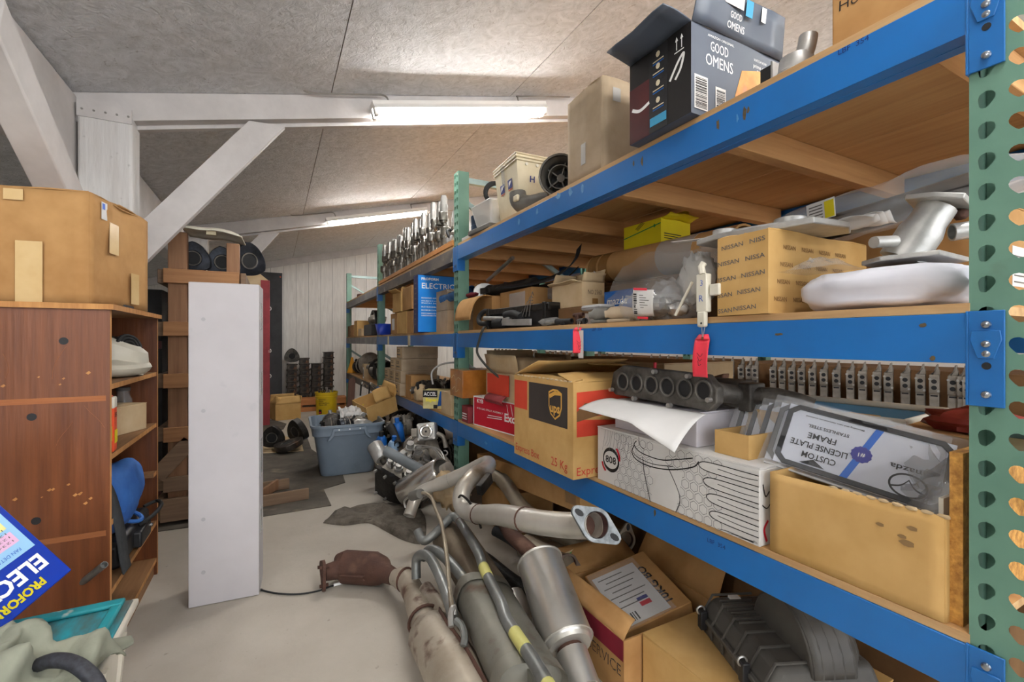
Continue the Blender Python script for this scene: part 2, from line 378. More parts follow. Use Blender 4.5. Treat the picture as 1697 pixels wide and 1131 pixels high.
MB().hexa([(-2.6,YW-.04,ceil_z(-2.6)-.12),(5.3,YW-.04,ceil_z(5.3)-.12),(5.3,YW-.015,ceil_z(5.3)-.12),(-2.6,YW-.015,ceil_z(-2.6)-.12)],[(-2.6,YW-.04,ceil_z(-2.6)),(5.3,YW-.04,ceil_z(5.3)),(5.3,YW-.015,ceil_z(5.3)),(-2.6,YW-.015,ceil_z(-2.6))]).build('top_plate','truss_paint',rt,smooth=False)
MB().bx(-2.8,-2.7,-5,YW+.1,0,ceil_z(-2.7)).build('wall_left','wall_paint')['kind']='structure'
MB().bx(5.4,5.5,-5,YW+.1,0,ceil_z(5.4)+.1).build('wall_right','wall_paint')['kind']='structure'
# roof trusses: sloping chord, post, knee brace
def truss(Y,lab):
    t=T('roof_truss',None,None,(0,Y,0),kind='structure')
    h=.145; a,b=-1.1,5.38
    MB().hexa([(a,0,ceil_z(a)-h),(b,0,ceil_z(b)-h),(b,.06,ceil_z(b)-h),(a,.06,ceil_z(a)-h)],[(a,0,ceil_z(a)-.001),(b,0,ceil_z(b)-.001),(b,.06,ceil_z(b)-.001),(a,.06,ceil_z(a)-.001)]).build('chord','truss_paint',t,smooth=False,bevel=.003)
    MB().hexa([(a,.065,ceil_z(a)-h-.02),(b,.065,ceil_z(b)-h-.02),(b,.1,ceil_z(b)-h-.02),(a,.1,ceil_z(a)-h-.02)],[(a,.065,ceil_z(a)-.001),(b,.065,ceil_z(b)-.001),(b,.1,ceil_z(b)-.001),(a,.1,ceil_z(a)-.001)]).build('chord','truss_paint',t,smooth=False)
    MB().bx(-.84,-.63,-.03,.125,0,2.235).build('post','post_paint',t,bevel=.012)
    # hanger plate with scalloped upper edge
    MB().prism([(-.84,2.19),(-.63,2.19),(-.63,2.262),(-.66,2.262),(-.69,2.285),(-.72,2.262),(-.75,2.262),(-.785,2.29),(-.82,2.258),(-.84,2.258)],.031,.036,arot('X',90)).build('hanger_plate','truss_paint',t,smooth=False)
    for q in range(5): MB().cyl((-.82+q*.044,-.036,2.225),(-.82+q*.044,-.040,2.225),.005,n=8).build('nail','conduit',t)
    # brace
    p=Vector((-.60,.0,1.60)); q=Vector((-.03,.0,2.345)); M=frame(p,q-p,(0,-1,0)); L=(q-p).length
    MB().hexa([M@Vector(v) for v in ((-.12,-.07,-.05),(L+.06,-.07,-.05),(L-.06,.07,-.05),(.06,.07,-.05))],[M@Vector(v) for v in ((-.12,-.07,.0),(L+.06,-.07,.0),(L-.06,.07,.0),(.06,.07,.0))]).build('brace','truss_paint',t,bevel=.003,smooth=False)
    # second brace, behind, to the left rafter
    return t
truss(2.95,''); truss(5.9,'')
t=T('girder',None,None,kind='structure')
MB().bx(-.96,-.85,-5,YW,1.925,ceil_z(-.9)-.01).build('beam','truss_paint',t,bevel=.004)
MB().hexa([(-.80,1.84,1.985),(-.70,1.84,1.985),(-.70,2.9,1.33),(-.80,2.9,1.33)],[(-.80,1.88,2.112),(-.70,1.88,2.112),(-.70,2.92,1.478),(-.80,2.92,1.478)]).build('knee_brace','truss_paint',t,bevel=.006)
MB().hexa([(-.80,4.79,1.985),(-.70,4.79,1.985),(-.70,5.85,1.33),(-.80,5.85,1.33)],[(-.80,4.83,2.112),(-.70,4.83,2.112),(-.70,5.87,1.478),(-.80,5.87,1.478)]).build('knee_brace','truss_paint',t,bevel=.006)
# ------------------------------------------------------------------ fluorescent lights
m=bpy.data.materials.new('tube_glow'); m.use_nodes=True; MATS['tube_glow']=m
n=m.node_tree.nodes['Principled BSDF']; n.inputs['Emission Color'].default_value=(1,.985,.96,1); n.inputs['Emission Strength'].default_value=TUBE; n.inputs['Base Color'].default_value=(.9,.9,.9,1)
mat('enamel',(236,234,230),(226,224,220),rough=.35)
def light(Y,x0,label):
    L=1.26; z0=ceil_z(x0)-.20; t=TM('strip_light',label,'light',frame((x0,Y,z0),(1,0,.24),(0,0,1)),'fluorescent strip lights on the trusses')
    # housing: shallow channel, white
    MB().prism([(-.05,.10),(.05,.10),(.05,.078),(.062,.054),(.058,.051),(.04,.068),(-.04,.068),(-.058,.051),(-.062,.054),(-.05,.078)],0,L,Matrix.Translation((0,0,0))@Matrix(((0,0,1,0),(1,0,0,0),(0,1,0,0),(0,0,0,1)))).build('housing','enamel',t,smooth=False)
    for s in (-1,1):
        MB().cyl((.03,s*.028,.038),(L-.03,s*.028,.038),.017,n=12).build('tube','tube_glow',t)
        for e in (.012,L-.012): MB().box((e,s*.028,.044),(.024,.03,.056)).build('socket','enamel',t,bevel=.004)
    cp=[(.12,.02,.10),(.12,.03,.15),(.09,.045,.175),(.0,.045,.175),(-.3,.045,.18),(-.36,.05,.2)]
    MB().tube(cp,.006,8,k=4).build('conduit','conduit',t)
    cp=[(L-.18,.02,.10),(L-.18,.03,.16),(L-.13,.045,.175),(L+.3,.045,.175)]
    MB().tube(cp,.006,8,k=4).build('conduit','conduit',t)
    return t
light(2.86,.55,'long white fluorescent light on the nearer truss, above the tall shelf boxes')
light(5.81,.57,'smaller-looking farther fluorescent light above the rear row of metal shafts')
light(-.09,.4,'fluorescent light on the truss just above the photographer')
light(-3.0,.4,'fluorescent light on the truss far behind the photographer')
light(5.81,3.0,'added fluorescent fill light above the far rack, unseen behind the mail tub')  # added, out of sight, to brighten the back wall and ceiling
light(8.75,3.3,'added fluorescent fill light near the white siding, beyond the far rack')  # extra strip put in to lift the far siding, kept hidden
light(-.09,2.9,'added fluorescent fill light above the far rack, right of the photographer')  # out-of-view strip added for more light on the ceiling
light(2.86,3.1,'added fluorescent fill light above the far rack, hidden by the top shelf boxes')  # another unseen strip, added to raise the light over the far rack
light(-.09,-1.9,'added fluorescent fill light left of the photographer, over the bookcase side')  # unseen strip added on the left to brighten the ceiling
# ================================================================== PALLET RACK
XF=1.035; PW=.076; BL=2.398; PY=[.2448,2.719,5.193,7.667]   # front plane, post width, beam length, near edge of every post
D1,D2,D3=.605,1.165,1.721                                    # deck tops
mat('rack_green',(106,146,128),(92,130,114),scale=4,rough=.45,c3=(90,112,98),s3=7,w3=.66,bump=.03)
mat('rack_blue',(24,108,182),(28,98,164),scale=3,rough=.32,c3=(48,78,116),s3=5,w3=.66,spec=.5)
mat('rack_dirty',(122,112,100),(66,66,74),scale=8,rough=.7,contrast=.6,stretch=(1,.4,1),c3=(176,168,156),s3=9,w3=.6)
mat('rack_greyed',(150,148,146),(116,116,120),scale=8,rough=.6,c3=(90,96,110),s3=6,w3=.6)
mat('rack_galv',(150,168,166),(120,140,138),scale=6,rough=.4,metal=.3)
mat('orange_rack',(226,110,50),(206,92,40),scale=4,rough=.5)
mat('zinc',(190,196,204),(150,158,168),rough=.25,metal=1)
wood('ply',(208,166,114),(178,134,86),'Y',c3=(136,96,60),w3=.66,s3=2.5); wood('ply_edge',(212,176,126),(160,120,78),'Y',var=.03)
wood('joist',(204,156,102),(170,122,74),'X',c3=(118,78,48),w3=.66); wood('plank_orange',(206,150,88),(172,112,58),'Y')
def post_mesh(hgt,name='post'):
    mb=MB(); cw=PW/2; ch=.0508; rows=int(hgt/ch); N=20
    an=math.atan2(ch/2,cw/2)
    angs=sorted([an,PI-an,-an,an-PI]+[(-PI+2*PI*i/16)+.01 for i in range(16)])
    def hole(mir):
        c1,r1=Vector((-.0012*mir,.0035)),.0105; c2,r2=Vector((.0018*mir,-.0075)),.0062
        out=[]
        for a in angs:
            d=Vector((math.cos(a),math.sin(a))); best=0
            for k in range(9):
                c=c1.lerp(c2,k/8); r=r1+(r2-r1)*k/8
                # ray from origin to circle
                b=d.dot(c); disc=b*b-c.length_squared+r*r
                if disc>0: best=max(best,b+math.sqrt(disc))
            out.append(d*max(best,.002))
        return out
    for col in (0,1):
        hl=hole(1 if col==1 else -1)
        for r in range(rows):
            cy=(col+.5)*cw; cz=(r+.5)*ch; vs=[]
            for a in angs:
                d=(math.cos(a),math.sin(a)); k=min(cw/2/max(abs(d[0]),1e-6),ch/2/max(abs(d[1]),1e-6)); vs.append((0,cy+d[0]*k,cz+d[1]*k))
            for p in hl: vs.append((0,cy+p.x,cz+p.y))
            n=len(angs); mb.add(vs,[(i,n+i,n+(i+1)%n,(i+1)%n) for i in range(n)])
    top=rows*ch; mb.bx(0,.072,-.0012,.0,0,top).bx(0,.072,PW,PW+.0012,0,top).bx(.070,.072,0,.02,0,top).bx(.070,.072,PW-.02,PW,0,top)
    me_o=mb.build(name,'rack_green',smooth=False); return me_o
rack=T('pallet_rack','tall blue and green steel pallet rack running the length of the aisle','rack',(XF,.2448,0))
def link_mesh(o,name,parent,loc,rotz=0,m=None):
    c=bpy.data.objects.new(name,o.data); COL.objects.link(c); c.parent=parent; c.location=loc; c.rotation_euler=(0,0,rotz); 
    return c
pm=post_mesh(2.2); first=True
pm.parent=rack; pm.location=(.006,0,0)
for i,y in enumerate(PY):
    if i: link_mesh(pm,'post',rack,(.006,y-.2448,0))
    link_mesh(pm,'post',rack,(1.085,y-.2448+PW,0),PI)
    b=MB(); yy=y-.2448+PW/2
    b.bar((.07,yy,2.14),(1.02,yy,2.14),.035,.035); b.build('frame_bar','rack_galv',rack)
    MB().bar((.07,yy,2.0),(1.02,yy,1.45),.025,.03).build('frame_bar','rack_galv',rack)
    MB().bar((.07,yy,.95),(1.02,yy,.3),.025,.03).build('frame_bar','rack_galv',rack)
# beams
bmF=MB().bx(0,.034,0,BL,-.085,0).bx(.036,.062,0,BL,-.085,-.030)
bmesh_blue=None
def beam(par,x,y,z,m,flip=False):
    b=MB().bx(0,.034,0,BL,-.085,0).bx(.0355,.062,0,BL,-.085,-.028).bx(.034,.0355,0,BL,-.078,-.03)
    o=b.build('beam',m,par,bevel=.003); o.location=(x,y,z)
    if flip: o.rotation_euler=(0,0,PI); o.location=(x,y+BL,z)
    return o
def connector(beam_o,y,near,m='rack_blue'):
    """end plate of a beam, over the post face; y in beam coordinates, plate from y to y-w or y+w"""
    s=-1 if near else 1; w=.043
    o=MB().bx(-.001,.003,min(y,y+s*w),max(y,y+s*w),-.155,.003).bx(-.001,.05,min(y,y-s*.004),max(y,y-s*.004),-.155,.003).build('connector_plate',m,beam_o,bevel=.001)
    return o
def screw(par,x,y,z):
    mb=MB(); M=Matrix.Translation((x,y,z))@arot('Y',-90)
    mb.lathe([(.0,.0045),(.003,.0042),(.0055,.003),(.0068,.0)],12,M)
    mb.build('screw','zinc',par)
ENDM={0:('rack_blue','rack_dirty','rack_greyed'),1:('rack_blue','rack_blue','rack_greyed'),2:('rack_blue','rack_blue','rack_dirty')}
for lv,z in enumerate((D3-.018,D2-.018,D1-.018)):
    for b in range(3):
        y=PY[b]+PW-.2448
        o=beam(rack,0,y,z,ENDM[lv][b])
        for near in (True,False):
            q=connector(o,0 if near else BL,near)
            if near and b==0:
                for dz in (-.020,-.052,-.135): screw(o,-.003,-.022,dz)
                screw(o,-.001,-.022,-.068)
                # lock tab
                tb=MB().prism([(-.017,-.03),(.017,-.03),(.019,-.045),(.010,-.076),(-.010,-.076),(-.019,-.045)],0,.003,Matrix(((0,0,-1,-.001),(1,0,0,-.0215),(0,1,0,0),(0,0,0,1)))).build('lock_tab','rack_blue',o,bevel=.001)
                MB().cyl((-.0016,-.022,-.088),(-.0012,-.022,-.088),.006,n=12).build('bolt_hole','ink',o)
            elif b<2 or near:
                yy=-.022 if near else BL+.022
                MB().cyl((-.001,yy,-.12),(-.003,yy,-.12),.007,n=8).build('bolt','zinc',o)
        o2=beam(rack,1.085,y,z,'rack_blue',flip=True)
        th=.0165; x1=.545
        for (xa,xb) in ((.004,x1-.002),(x1+.002,1.08)):
            q=MB().bx(xa,xb,0,BL,0,th).build('deck_board',['ply','ply_edge'],rack,smooth=False); q.location=(0,y,z+.0008)
            for p in q.data.polygons: p.material_index=1 if abs(p.normal.z)<.5 else 0
        for jy in ((.03,.49,.95,1.46,1.93,2.33) if lv==0 and b==0 else (.3,.8,1.3,1.8,2.2) if lv==0 else (.6,1.7)):
            q=MB().bx(.064,1.022,0,.04,-.075,0).build('joist','joist',rack,bevel=.002); q.location=(0,y+jy,z)
# stamps on the beams, pressed into the steel
for z,yy in ((D3-.03,.20),(D1-.045,.52),(D2-.028,1.02),(D1-.035,1.35)):
    lettering(rack,'LBF  354',Matrix(((0,0,-1,-.0004),(-1,0,0,PW+yy),(0,1,0,z),(0,0,0,1))),.011,'navy_side',bold=0)
# masking wraps on the second bay's middle beam, orange plank on its top deck
for yy in (.55,1.35): MB().bx(-.003,.0,PY[1]+PW-.2448+BL-yy,PY[1]+PW-.2448+BL-yy+.07,D2-.104,D2-.017).build('masking_wrap','cream',rack)
MB().bx(.0,.10,PY[1]+PW-.2448+.02,PY[1]+PW-.2448+BL-.03,D3+.004,D3+.040).build('plank','plank_orange',rack,bevel=.003)
# particle-board end panel by the near post
wood('osb_panel',(206,150,70),(164,108,44),'Z')
t=T('chipboard_panel','upright chipboard end panel between the tan carton and the near green post','panel',(XF+.02,.35,D1))
MB().bx(0,.62,-.016,.002,0,.30).build('board',mat('chip',(214,160,80),(150,100,46),scale=60,rough=.8,bump=.4,bscale=80),t)
# ------------------------------------------------------------------ second rack beyond, with the row of cylinder heads
XR=3.0
rk2=T('pallet_rack','pale green and orange pallet rack across the gap, holding the row of cylinder heads','rack',(XR,1.0,0))
for y in (.15,2.6,4.95,7.3):
    c=link_mesh(pm,'post',rk2,(0,y-1.0,0)); link_mesh(pm,'post',rk2,(1.05,y-1+PW,0),PI)
for b,(y0,y1) in enumerate(((.23,2.6),(2.68,4.95),(5.03,7.3))):
    for z in (.63,1.5,1.95):
        for x in (0,1.0): MB().bx(x,x+.05,y0-1,y1-1,z-.1,z-.012).build('beam','orange_rack',rk2)
        MB().bx(0,1.05,y0-1,y1-1,z-.012,z).build('deck_board','ply',rk2)
# ================================================================== LEFT SIDE
# ---- bookcase
wood('case_wood',(122,70,36),(84,44,22),'Z',rough=.4,var=.04,c3=(58,30,16),w3=.66); wood('case_edge',(196,144,84),(150,98,52),'Z',var=.02); wood('case_shelf',(150,112,74),(112,76,46),'Y',rough=.6)
bx0,bx1,by0,by1,bh=-.835,-.485,1.975,2.695,1.205
t=T('bookcase','dark-stained open wooden bookcase with scratched side beside the white panel','bookcase',(bx0,by0,0))
dx,dy=bx1-bx0,by1-by0
for nm,y in (('side_panel',0),('side_panel',dy-.02)):
    o=MB().bx(0,dx,y,y+.02,0,bh).build(nm,['case_wood','case_edge'],t,smooth=False)
    for p in o.data.polygons: p.material_index=1 if p.normal.x>.5 else 0
MB().bx(.0,.008,.02,dy-.02,0,bh).build('back_panel','case_wood',t,smooth=False)
o=MB().bx(-.01,dx+.012,-.012,dy+.012,bh,bh+.018).build('top_board',['case_shelf','case_edge'],t,smooth=False)
for p in o.data.polygons: p.material_index=1 if abs(p.normal.z)<.5 else 0
for z in (.954,.715,.49,.255,.079):
    o=(MB().prism([(.008,.02),(dx-.002,.02),(dx-.002,.045),(.15,.045),(.15,.64),(dx-.002,.64),(dx-.002,dy-.02),(.008,dy-.02)],z-.018,z) if z==.49 else MB().bx(.008,dx-.002,.02,dy-.02,z-.018,z)).build('shelf',['case_shelf','case_edge'],t,smooth=False)
    for p in o.data.polygons: p.material_index=1 if p.normal.x>.5 else 0
MB().bx(dx-.03,dx-.012,.02,dy-.02,0,.06).build('kick_board','case_shelf',t,smooth=False)
# scuffs, plugged holes and scratches on the near side (marks with a shape of their own)
d=(dx,dy,bh); rr=random.Random(3)
for z in (.90,.45):
    MB().bx(0,dx-.01,-.0006,0,z,z+.018).build('worn_stripe',wood('worn',(158,98,54),(122,70,38),'X'),t,smooth=False)
for k in range(16):
    x=rr.uniform(.06,dx-.03); z=rr.choice((.98,.97,.60,.57,.62))+rr.uniform(-.02,.02); s=rr.uniform(.003,.007)
    MB().prism([(x-s,z),(x,z-s*.7),(x+s,z+.001),(x+s*.3,z+s)],0,.0008,arot('X',90)).build('chip_mark','case_edge',t,smooth=False)
for k in range(6):
    x=rr.uniform(.04,dx-.05); z=rr.uniform(.62,1.15); a=rr.uniform(-.08,.08); L=rr.uniform(.05,.14)
    P=[Vector((x+a*q*.4+.01*math.sin(q*3+k),-.0007,z-q*L)) for q in (0,.25,.5,.75,1)]
    b=MB(); b.tube(P,.0004,4,k=3); b.build('scratch','worn',t)
for x,z in ((.235,1.10),(.16,.86),(.17,.53)): MB().cyl((x,0,z),(x,-.0006,z),.012,n=14).build('knot','ink',t)
# ---- cardboard box on the bookcase
cr=Vector((-.545,2.005)); an=R(-11); w_,d_,h_=.62,.40,.375
ctr=cr+Vector((-w_/2*math.cos(an)-d_/2*math.sin(an),-w_/2*math.sin(an)+d_/2*math.cos(an)))
t=carton('cardboard_box','large battered tan cardboard box standing on the bookcase',(ctr.x,ctr.y,bh+.0185),(w_,d_,h_),(0,0,an),open_={'y-':(4,.2),'x+':(-6,.16),'y+':(6,.18)},crumple=.016)
dd=(w_,d_,h_)
patch(t,'y-',dd,.43,.0,.50,.20,'tape','tape',off=.009); patch(t,'y-',dd,.40,.33,.45,.365,'tape','tape',off=.009)
patch(t,'x+',dd,.10,.19,.16,.30,'tape','tape',off=.009); patch(t,'x+',dd,.25,.02,.31,.14,'tape','tape',off=.009)
patch(t,'x+',dd,.05,.30,.085,.36,'paper','label_sticker',off=.009); patch(t,'x+',dd,.055,.335,.07,.355,'ink_blue','label_mark',off=.0098)
t=T('black_tray','thin black plastic tray under the battered box on the bookcase','tray',(-.56,2.33,bh+.0195)); 
# (tray lip shows between box and top board)
MB().bx(-.04,.072,-.16,.16,-.0005,.006).bx(.066,.072,-.16,.16,.006,.011).build('tray','black_plastic',t)
# ---- things in the bookcase
t=T('headlight_housing','dirty white domed lamp housing with black rings, on the upper bookcase shelf','car part',(-.60,2.42,.9545))
MB().blob((0,0,.035),(.14,.2,.05),10,.06,2,1,flat=0-.035).build('base','white_plastic',t)
MB().lathe([(.115,.0),(.112,.05),(.09,.09),(.055,.105)],20,Matrix.Translation((.01,.0,.05))@arot('Y',25)).build('dome','white_plastic',t)
for r_ in (.05,.038,.024): MB().torus((.075,-.03,.12),(.8,-.55,.25),r_,.007,20,6).build('ring','black_rubber',t)
MB().cyl((.04,-.012,.115),(.072,-.028,.119),.05,n=20).build('socket','black_plastic',t)
t=T('jug','orange and white jug of cleaner at the front of the middle bookcase shelf','bottle',(-.518,2.05,.7155),4)
MB().prism([(-.03,0),(.03,0),(.03,.15),(.026,.185),(.012,.2),(-.012,.2),(-.026,.185),(-.03,.15)],-.025,.025,arot('X',90)).build('body',mat('orange',(232,92,50),(214,70,40),rough=.4),t,bevel=.006)
MB().bx(-.0305,.0305,-.0258,.0258,.15,.19).build('shoulder','white_plastic',t,bevel=.005)
for fc in ('y-','x+'): pass
dj=(.06,.05,.2); patch(t,'x+',dj,.004,.03,.046,.075,'yellow_card','label_band',off=.0004); ftext(t,'x+',dj,'BER',.006,.12,.016,'ink',name='lettering',width=.038); patch(t,'y-',dj,.005,.04,.055,.09,'yellow_card','label_band',off=.0004)
t=carton('parts_box','pale cardboard box with blue lettering on the middle bookcase shelf',(-.60,2.42,.7155),(.12,.26,.115),-24,'card_pale',tape=None)
db=(.12,.26,.115)
ftext(t,'y-',db,'IL.',.012,.070,.026,'ink_blue',width=.05); ftext(t,'y-',db,'ANCE',.03,.043,.014,'ink_blue',width=.055); ftext(t,'y-',db,'ER',.02,.012,.024,'ink_blue',width=.06)
t=T('jar','small grey jar behind the pale box in the bookcase','jar',(-.60,2.635,.7155)); MB().lathe([(0,0),(.03,0),(.032,.01),(.032,.12),(.024,.14),(.024,.16),(0,.16)],16).build('body','smoke_bag',t); MB().cyl((0,0,.16),(0,0,.175),.026).build('cap','ink_grey',t)
mat('blue_cloth',(60,116,190),(36,84,158),rough=.7,scale=6,bump=.2,bscale=25)
t=T('covered_machine','black tool case with strap on the lower bookcase shelf, under the blue cloth bag','case',(-.595,2.34,.2555))
MB().bx(-.13,.10,-.19,.25,0,.10).build('body','black_plastic',t,bevel=.02)
MB().bx(.05,.125,-.02,.14,.01,.075).build('latch_block','black_plastic',t,bevel=.008)
MB().tube([(.10,.05,.08),(.14,.10,.10),(.15,.2,.11),(.12,.27,.11),(.08,.24,.10)],.008,8,k=5).build('handle','black_rubber',t)
MB().cyl((.12,.13,.05),(.132,.13,.05),.008,n=10).build('rivet','chrome',t)
b=MB(); P=catmull([(.03,-.27,.36),(.075,-.27,.33),(.105,-.26,.2),(.115,-.235,.06),(.118,-.21,.004)],5); vs=[]
for p in P: vs+=[p+Vector((0,-.035,0)),p+Vector((.004,.045,0))]
b.add(vs,[(2*i,2*i+1,2*i+3,2*i+2) for i in range(len(P)-1)]); b.build('strap',mat('strap',(60,62,64),(48,50,52),rough=.9,scale=40),t,solid=.004)
t=T('cloth_bag','gathered blue nylon bag stuffed onto the lower bookcase shelf','bag',(-.565,2.335,.362))
def bagf(u,v):
    a=u*2*PI; p=v*PI; r0=math.sin(p)**.7
    k=1+.06*math.sin(a*7+v*9)*(v<.45)+.05*math.sin(a*3+1)+.09*noise.noise((math.cos(a)*3,math.sin(a)*3,v*5))
    k*=1+.05*noise.noise((math.cos(a)*6,math.sin(a)*6,v*14))+.03*math.sin(a*11+v*20)*(v<.5)
    return (.078*r0*math.cos(a)*k+.006*v,.24*r0*math.sin(a)*k,.128-.122*math.cos(p)+.018*math.sin(a*2)*r0)
MB().sheet(bagf,40,22).build('bag','blue_cloth',t)
MB().torus((.03,.06,.02),(.5,0,1),.055,.008,24,6).build('gathered_hem','blue_cloth',t)
# ---- white upright panel box
mat('white_panel',(188,184,186),(178,174,176),scale=3,rough=.5,c3=(156,154,158),s3=7,w3=.66)
t=T('white_cabinet','tall narrow white cabinet standing on the bare concrete','cabinet',(-.175,2.36,0),-4)
MB().bx(-.127,.127,-.095,.085,.0,1.345).build('body','white_panel',t,bevel=.004)
MB().bx(-.127,.128,-.101,-.0955,.002,1.343).build('front_panel','white_panel',t,bevel=.002)
for z in (1.19,.81,.36,.14): MB().cyl((-.075,-.1012,z),(-.075,-.1022,z),.008,n=14).build('dimple',mat('dimple',(164,161,164),rough=.5),t)
for z,h in ((1.15,.12),(.86,.1),(.5,.16),(.25,.1)): MB().bx(.1272,.1295,-.05,.03,z,z+h).build('edge_wrap','clear_soft',t)
# ---- rotor crate
wood('crate_wood',(160,120,88),(122,86,60),'Z',c3=(100,72,54),w3=.62); wood('crate_slat',(172,126,84),(130,90,58),'X',c3=(98,68,48),w3=.64)
wood('crate_old',(140,114,90),(104,82,64),'X',var=.12)
CY0=3.35
t=T('rotor_crate','tall wooden crate of upright posts and slats holding iron rotors','crate',(-.35,CY0,0))
for x0,x1,z1 in ((-.207,-.112,1.757),(.09,.16,1.715)): MB().bx(x0,x1,.0,.055,.10,z1).build('post','crate_wood',t,bevel=.004)
for x0,x1 in ((-.207,-.112),(.09,.16)): MB().bx(x0,x1,.62,.67,.10,1.7).build('post','crate_wood',t,bevel=.004)
lev=[(1.445,1.53,-.225,.16),(1.13,1.215,-.225,.2),(.82,.905,-.225,.2),(.50,.585,-.225,.2),(.205,.29,-.225,.22),(.03,.165,-.24,.20)]
for k,(z0,z1,x0,x1) in enumerate(lev):
    MB().bx(x0,x1,-.03,-.002,z0,z1).build('slat','crate_old' if k>3 else 'crate_slat',t,bevel=.003)
    MB().bx(-.26,-.228,.02,.66,z0,z1).build('slat','crate_old',t,bevel=.003); MB().bx(.165,.195,.0,.66,z0,z1).build('slat','crate_old',t,bevel=.003)
    MB().bx(-.225,.162,.06,.64,z0+.04,z0+.062).build('shelf_board','crate_old',t,bevel=.002)
MB().bar((-.26,-.02,.30),(-.09,-.02,.50),.02,.09,(0,0,1)).build('diagonal_slat','crate_old',t,bevel=.003)
def rotor(mb_only=False,Rr=.125,th=.07):
    """three-sided rotor with round bearing hole, local z = axis"""
    n=36; out=[];inn=[]
    for i in range(n):
        a=2*PI*i/n; # reuleaux-like radius
        q=(a%(2*PI/3))-PI/3
        r=Rr*(.80+.20*(abs(q)/(PI/3))**1.6); out.append((r*math.cos(a),r*math.sin(a))); inn.append((Rr*.44*math.cos(a),Rr*.44*math.sin(a)))
    return out,inn
def make_rotor(name,label,M,m='black_iron',Rr=.125,th=.07,group=None):
    t=TM(name,label,'rotor',M,group); out,inn=rotor(Rr=Rr)
    MB().holed(out,inn,-th/2,th/2).build('body',m,t,bevel=.004)
    MB().holed([(x*1.22,y*1.22) for x,y in inn],[(x*1.04,y*1.04) for x,y in inn],-th/2-.004,-th/2).build('side_ring','cast',t)
    MB().holed([(x*1.0,y*1.0) for x,y in inn],[(x*.86,y*.86) for x,y in inn],-th/2-.002,th/2+.002).build('bearing','cast',t)
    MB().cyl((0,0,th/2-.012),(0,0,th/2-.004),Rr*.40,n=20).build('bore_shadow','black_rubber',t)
    for k in range(3):
        a=2*PI*k/3; MB().cyl((Rr*.76*math.cos(a),Rr*.76*math.sin(a),-th/2-.001),(Rr*.76*math.cos(a),Rr*.76*math.sin(a),-th/2+.002),.01,n=10).build('balance_hole','ink',t)
    return t
lvn=['top','second','third','fourth','fifth']
for k,z in enumerate((1.507,1.192,.882,.562,.267)):
    for s,x in ((0,-.095),(1,.055)):
        if k>0 and s==1: continue
        M=frame((-.35+(x if k==0 else -.04),CY0+.115+.085*s,z+.114),(1,0,0),(0,-.15,1))@arot('X',90)@arot('Z',-30+8*s)
        make_rotor('rotor','%s iron rotor on the %s shelf of the wooden crate'%(('left','right')[s] if k==0 else 'blackened',lvn[k]),M,'iron_blue' if k==0 else 'black_iron',Rr=.105,group='rotors in the crate')
    for s,x in ((0,-.105),(1,.045)):
        if k==0: continue
        M=frame((-.35+x,CY0+.32+.13*s,z+.118),(1,.1,0),(0,-.2,1))@arot('X',90)@arot('Z',-30)
        make_rotor('rotor','%s rotor at the back of the %s crate shelf'%(('left','right')[s],lvn[k]),M,'black_iron',Rr=.105,group='rotors in the crate')
M=frame((-.165,CY0+.36,1.668),(1,.6,0),(0,-.2,1))@arot('X',90)@arot('Z',-25); make_rotor('rotor','dark rotor leaning at the right end of the crate top',M,'iron_blue',Rr=.13,group='rotors in the crate')
t=T('plastic_cover','white plastic cover lying across the crate posts','cover',(-.325,CY0+.06,1.757),-2)
def cov(u,v):
    x=(u-.5)*.31; y=(v-.5)*.28; e=max(abs(u-.5),abs(v-.5))*2
    return (x,y,.028*(1-e**4)+.012-.04*(u>.5)*(u-.5)+.004*math.sin(x*30))
MB().sheet(cov,16,12).build('cover','white_plastic',t,solid=.006); MB().bx(-.03,.02,-.12,-.08,-.012,.012).build('clip','cream',t)
# maroon cabinet and dark cupboard behind the crate
t=T('maroon_cabinet','dark maroon cabinet behind the bookcase, left of the crate','cabinet',(-.935,3.62,0))
MB().bx(0,.30,.02,.5,0,1.43).build('body','black_rubber',t); MB().bx(.0,.05,0,.02,0,1.43).build('door_frame',mat('maroon',(88,38,44),(64,28,34),rough=.5),t); MB().bx(.05,.30,0,.02,1.05,1.10).build('door_frame','maroon',t); MB().bx(.05,.30,0,.02,0,.2).build('door_frame','maroon',t)
# ---- red board, tan sheet, dark panel
t=T('red_board','upright red-painted board behind the white cabinet','board',(-.093,6.72,0)); MB().bx(-.052,.052,0,.04,0,1.89).build('board','red_paint',t,bevel=.003)
for z in (1.5,.95,.62): MB().tube([(.05,.01,z),(.066,.0,z+.012),(.064,.0,z+.035),(.052,.0,z+.045)],.005,6,k=3).build('torn_strip','paper',t)
t=T('tan_sheet','tan fibreboard sheet leaning behind the red board','sheet',(-.55,6.9,0)); MB().prism([(0,0),(.49,0),(.49,1.91),(.12,2.22),(0,2.22)],0,.012,arot('X',90)).build('sheet','card_pale',t,smooth=False)
t=T('dark_panel','tall charcoal rubber sheet leaning on the white siding','panel',(-.004,8.72,0),(R(-1.2),0,0)); MB().bx(-.30,.14,0,.02,0,2.27).build('sheet',mat('charcoal',(72,72,74),(54,54,56),rough=.8,scale=3,bump=.1),t,bevel=.004)
MB().cyl((.11,-.001,2.2),(.11,-.004,2.2),.012,n=8).build('orange_dot','orange',t); 
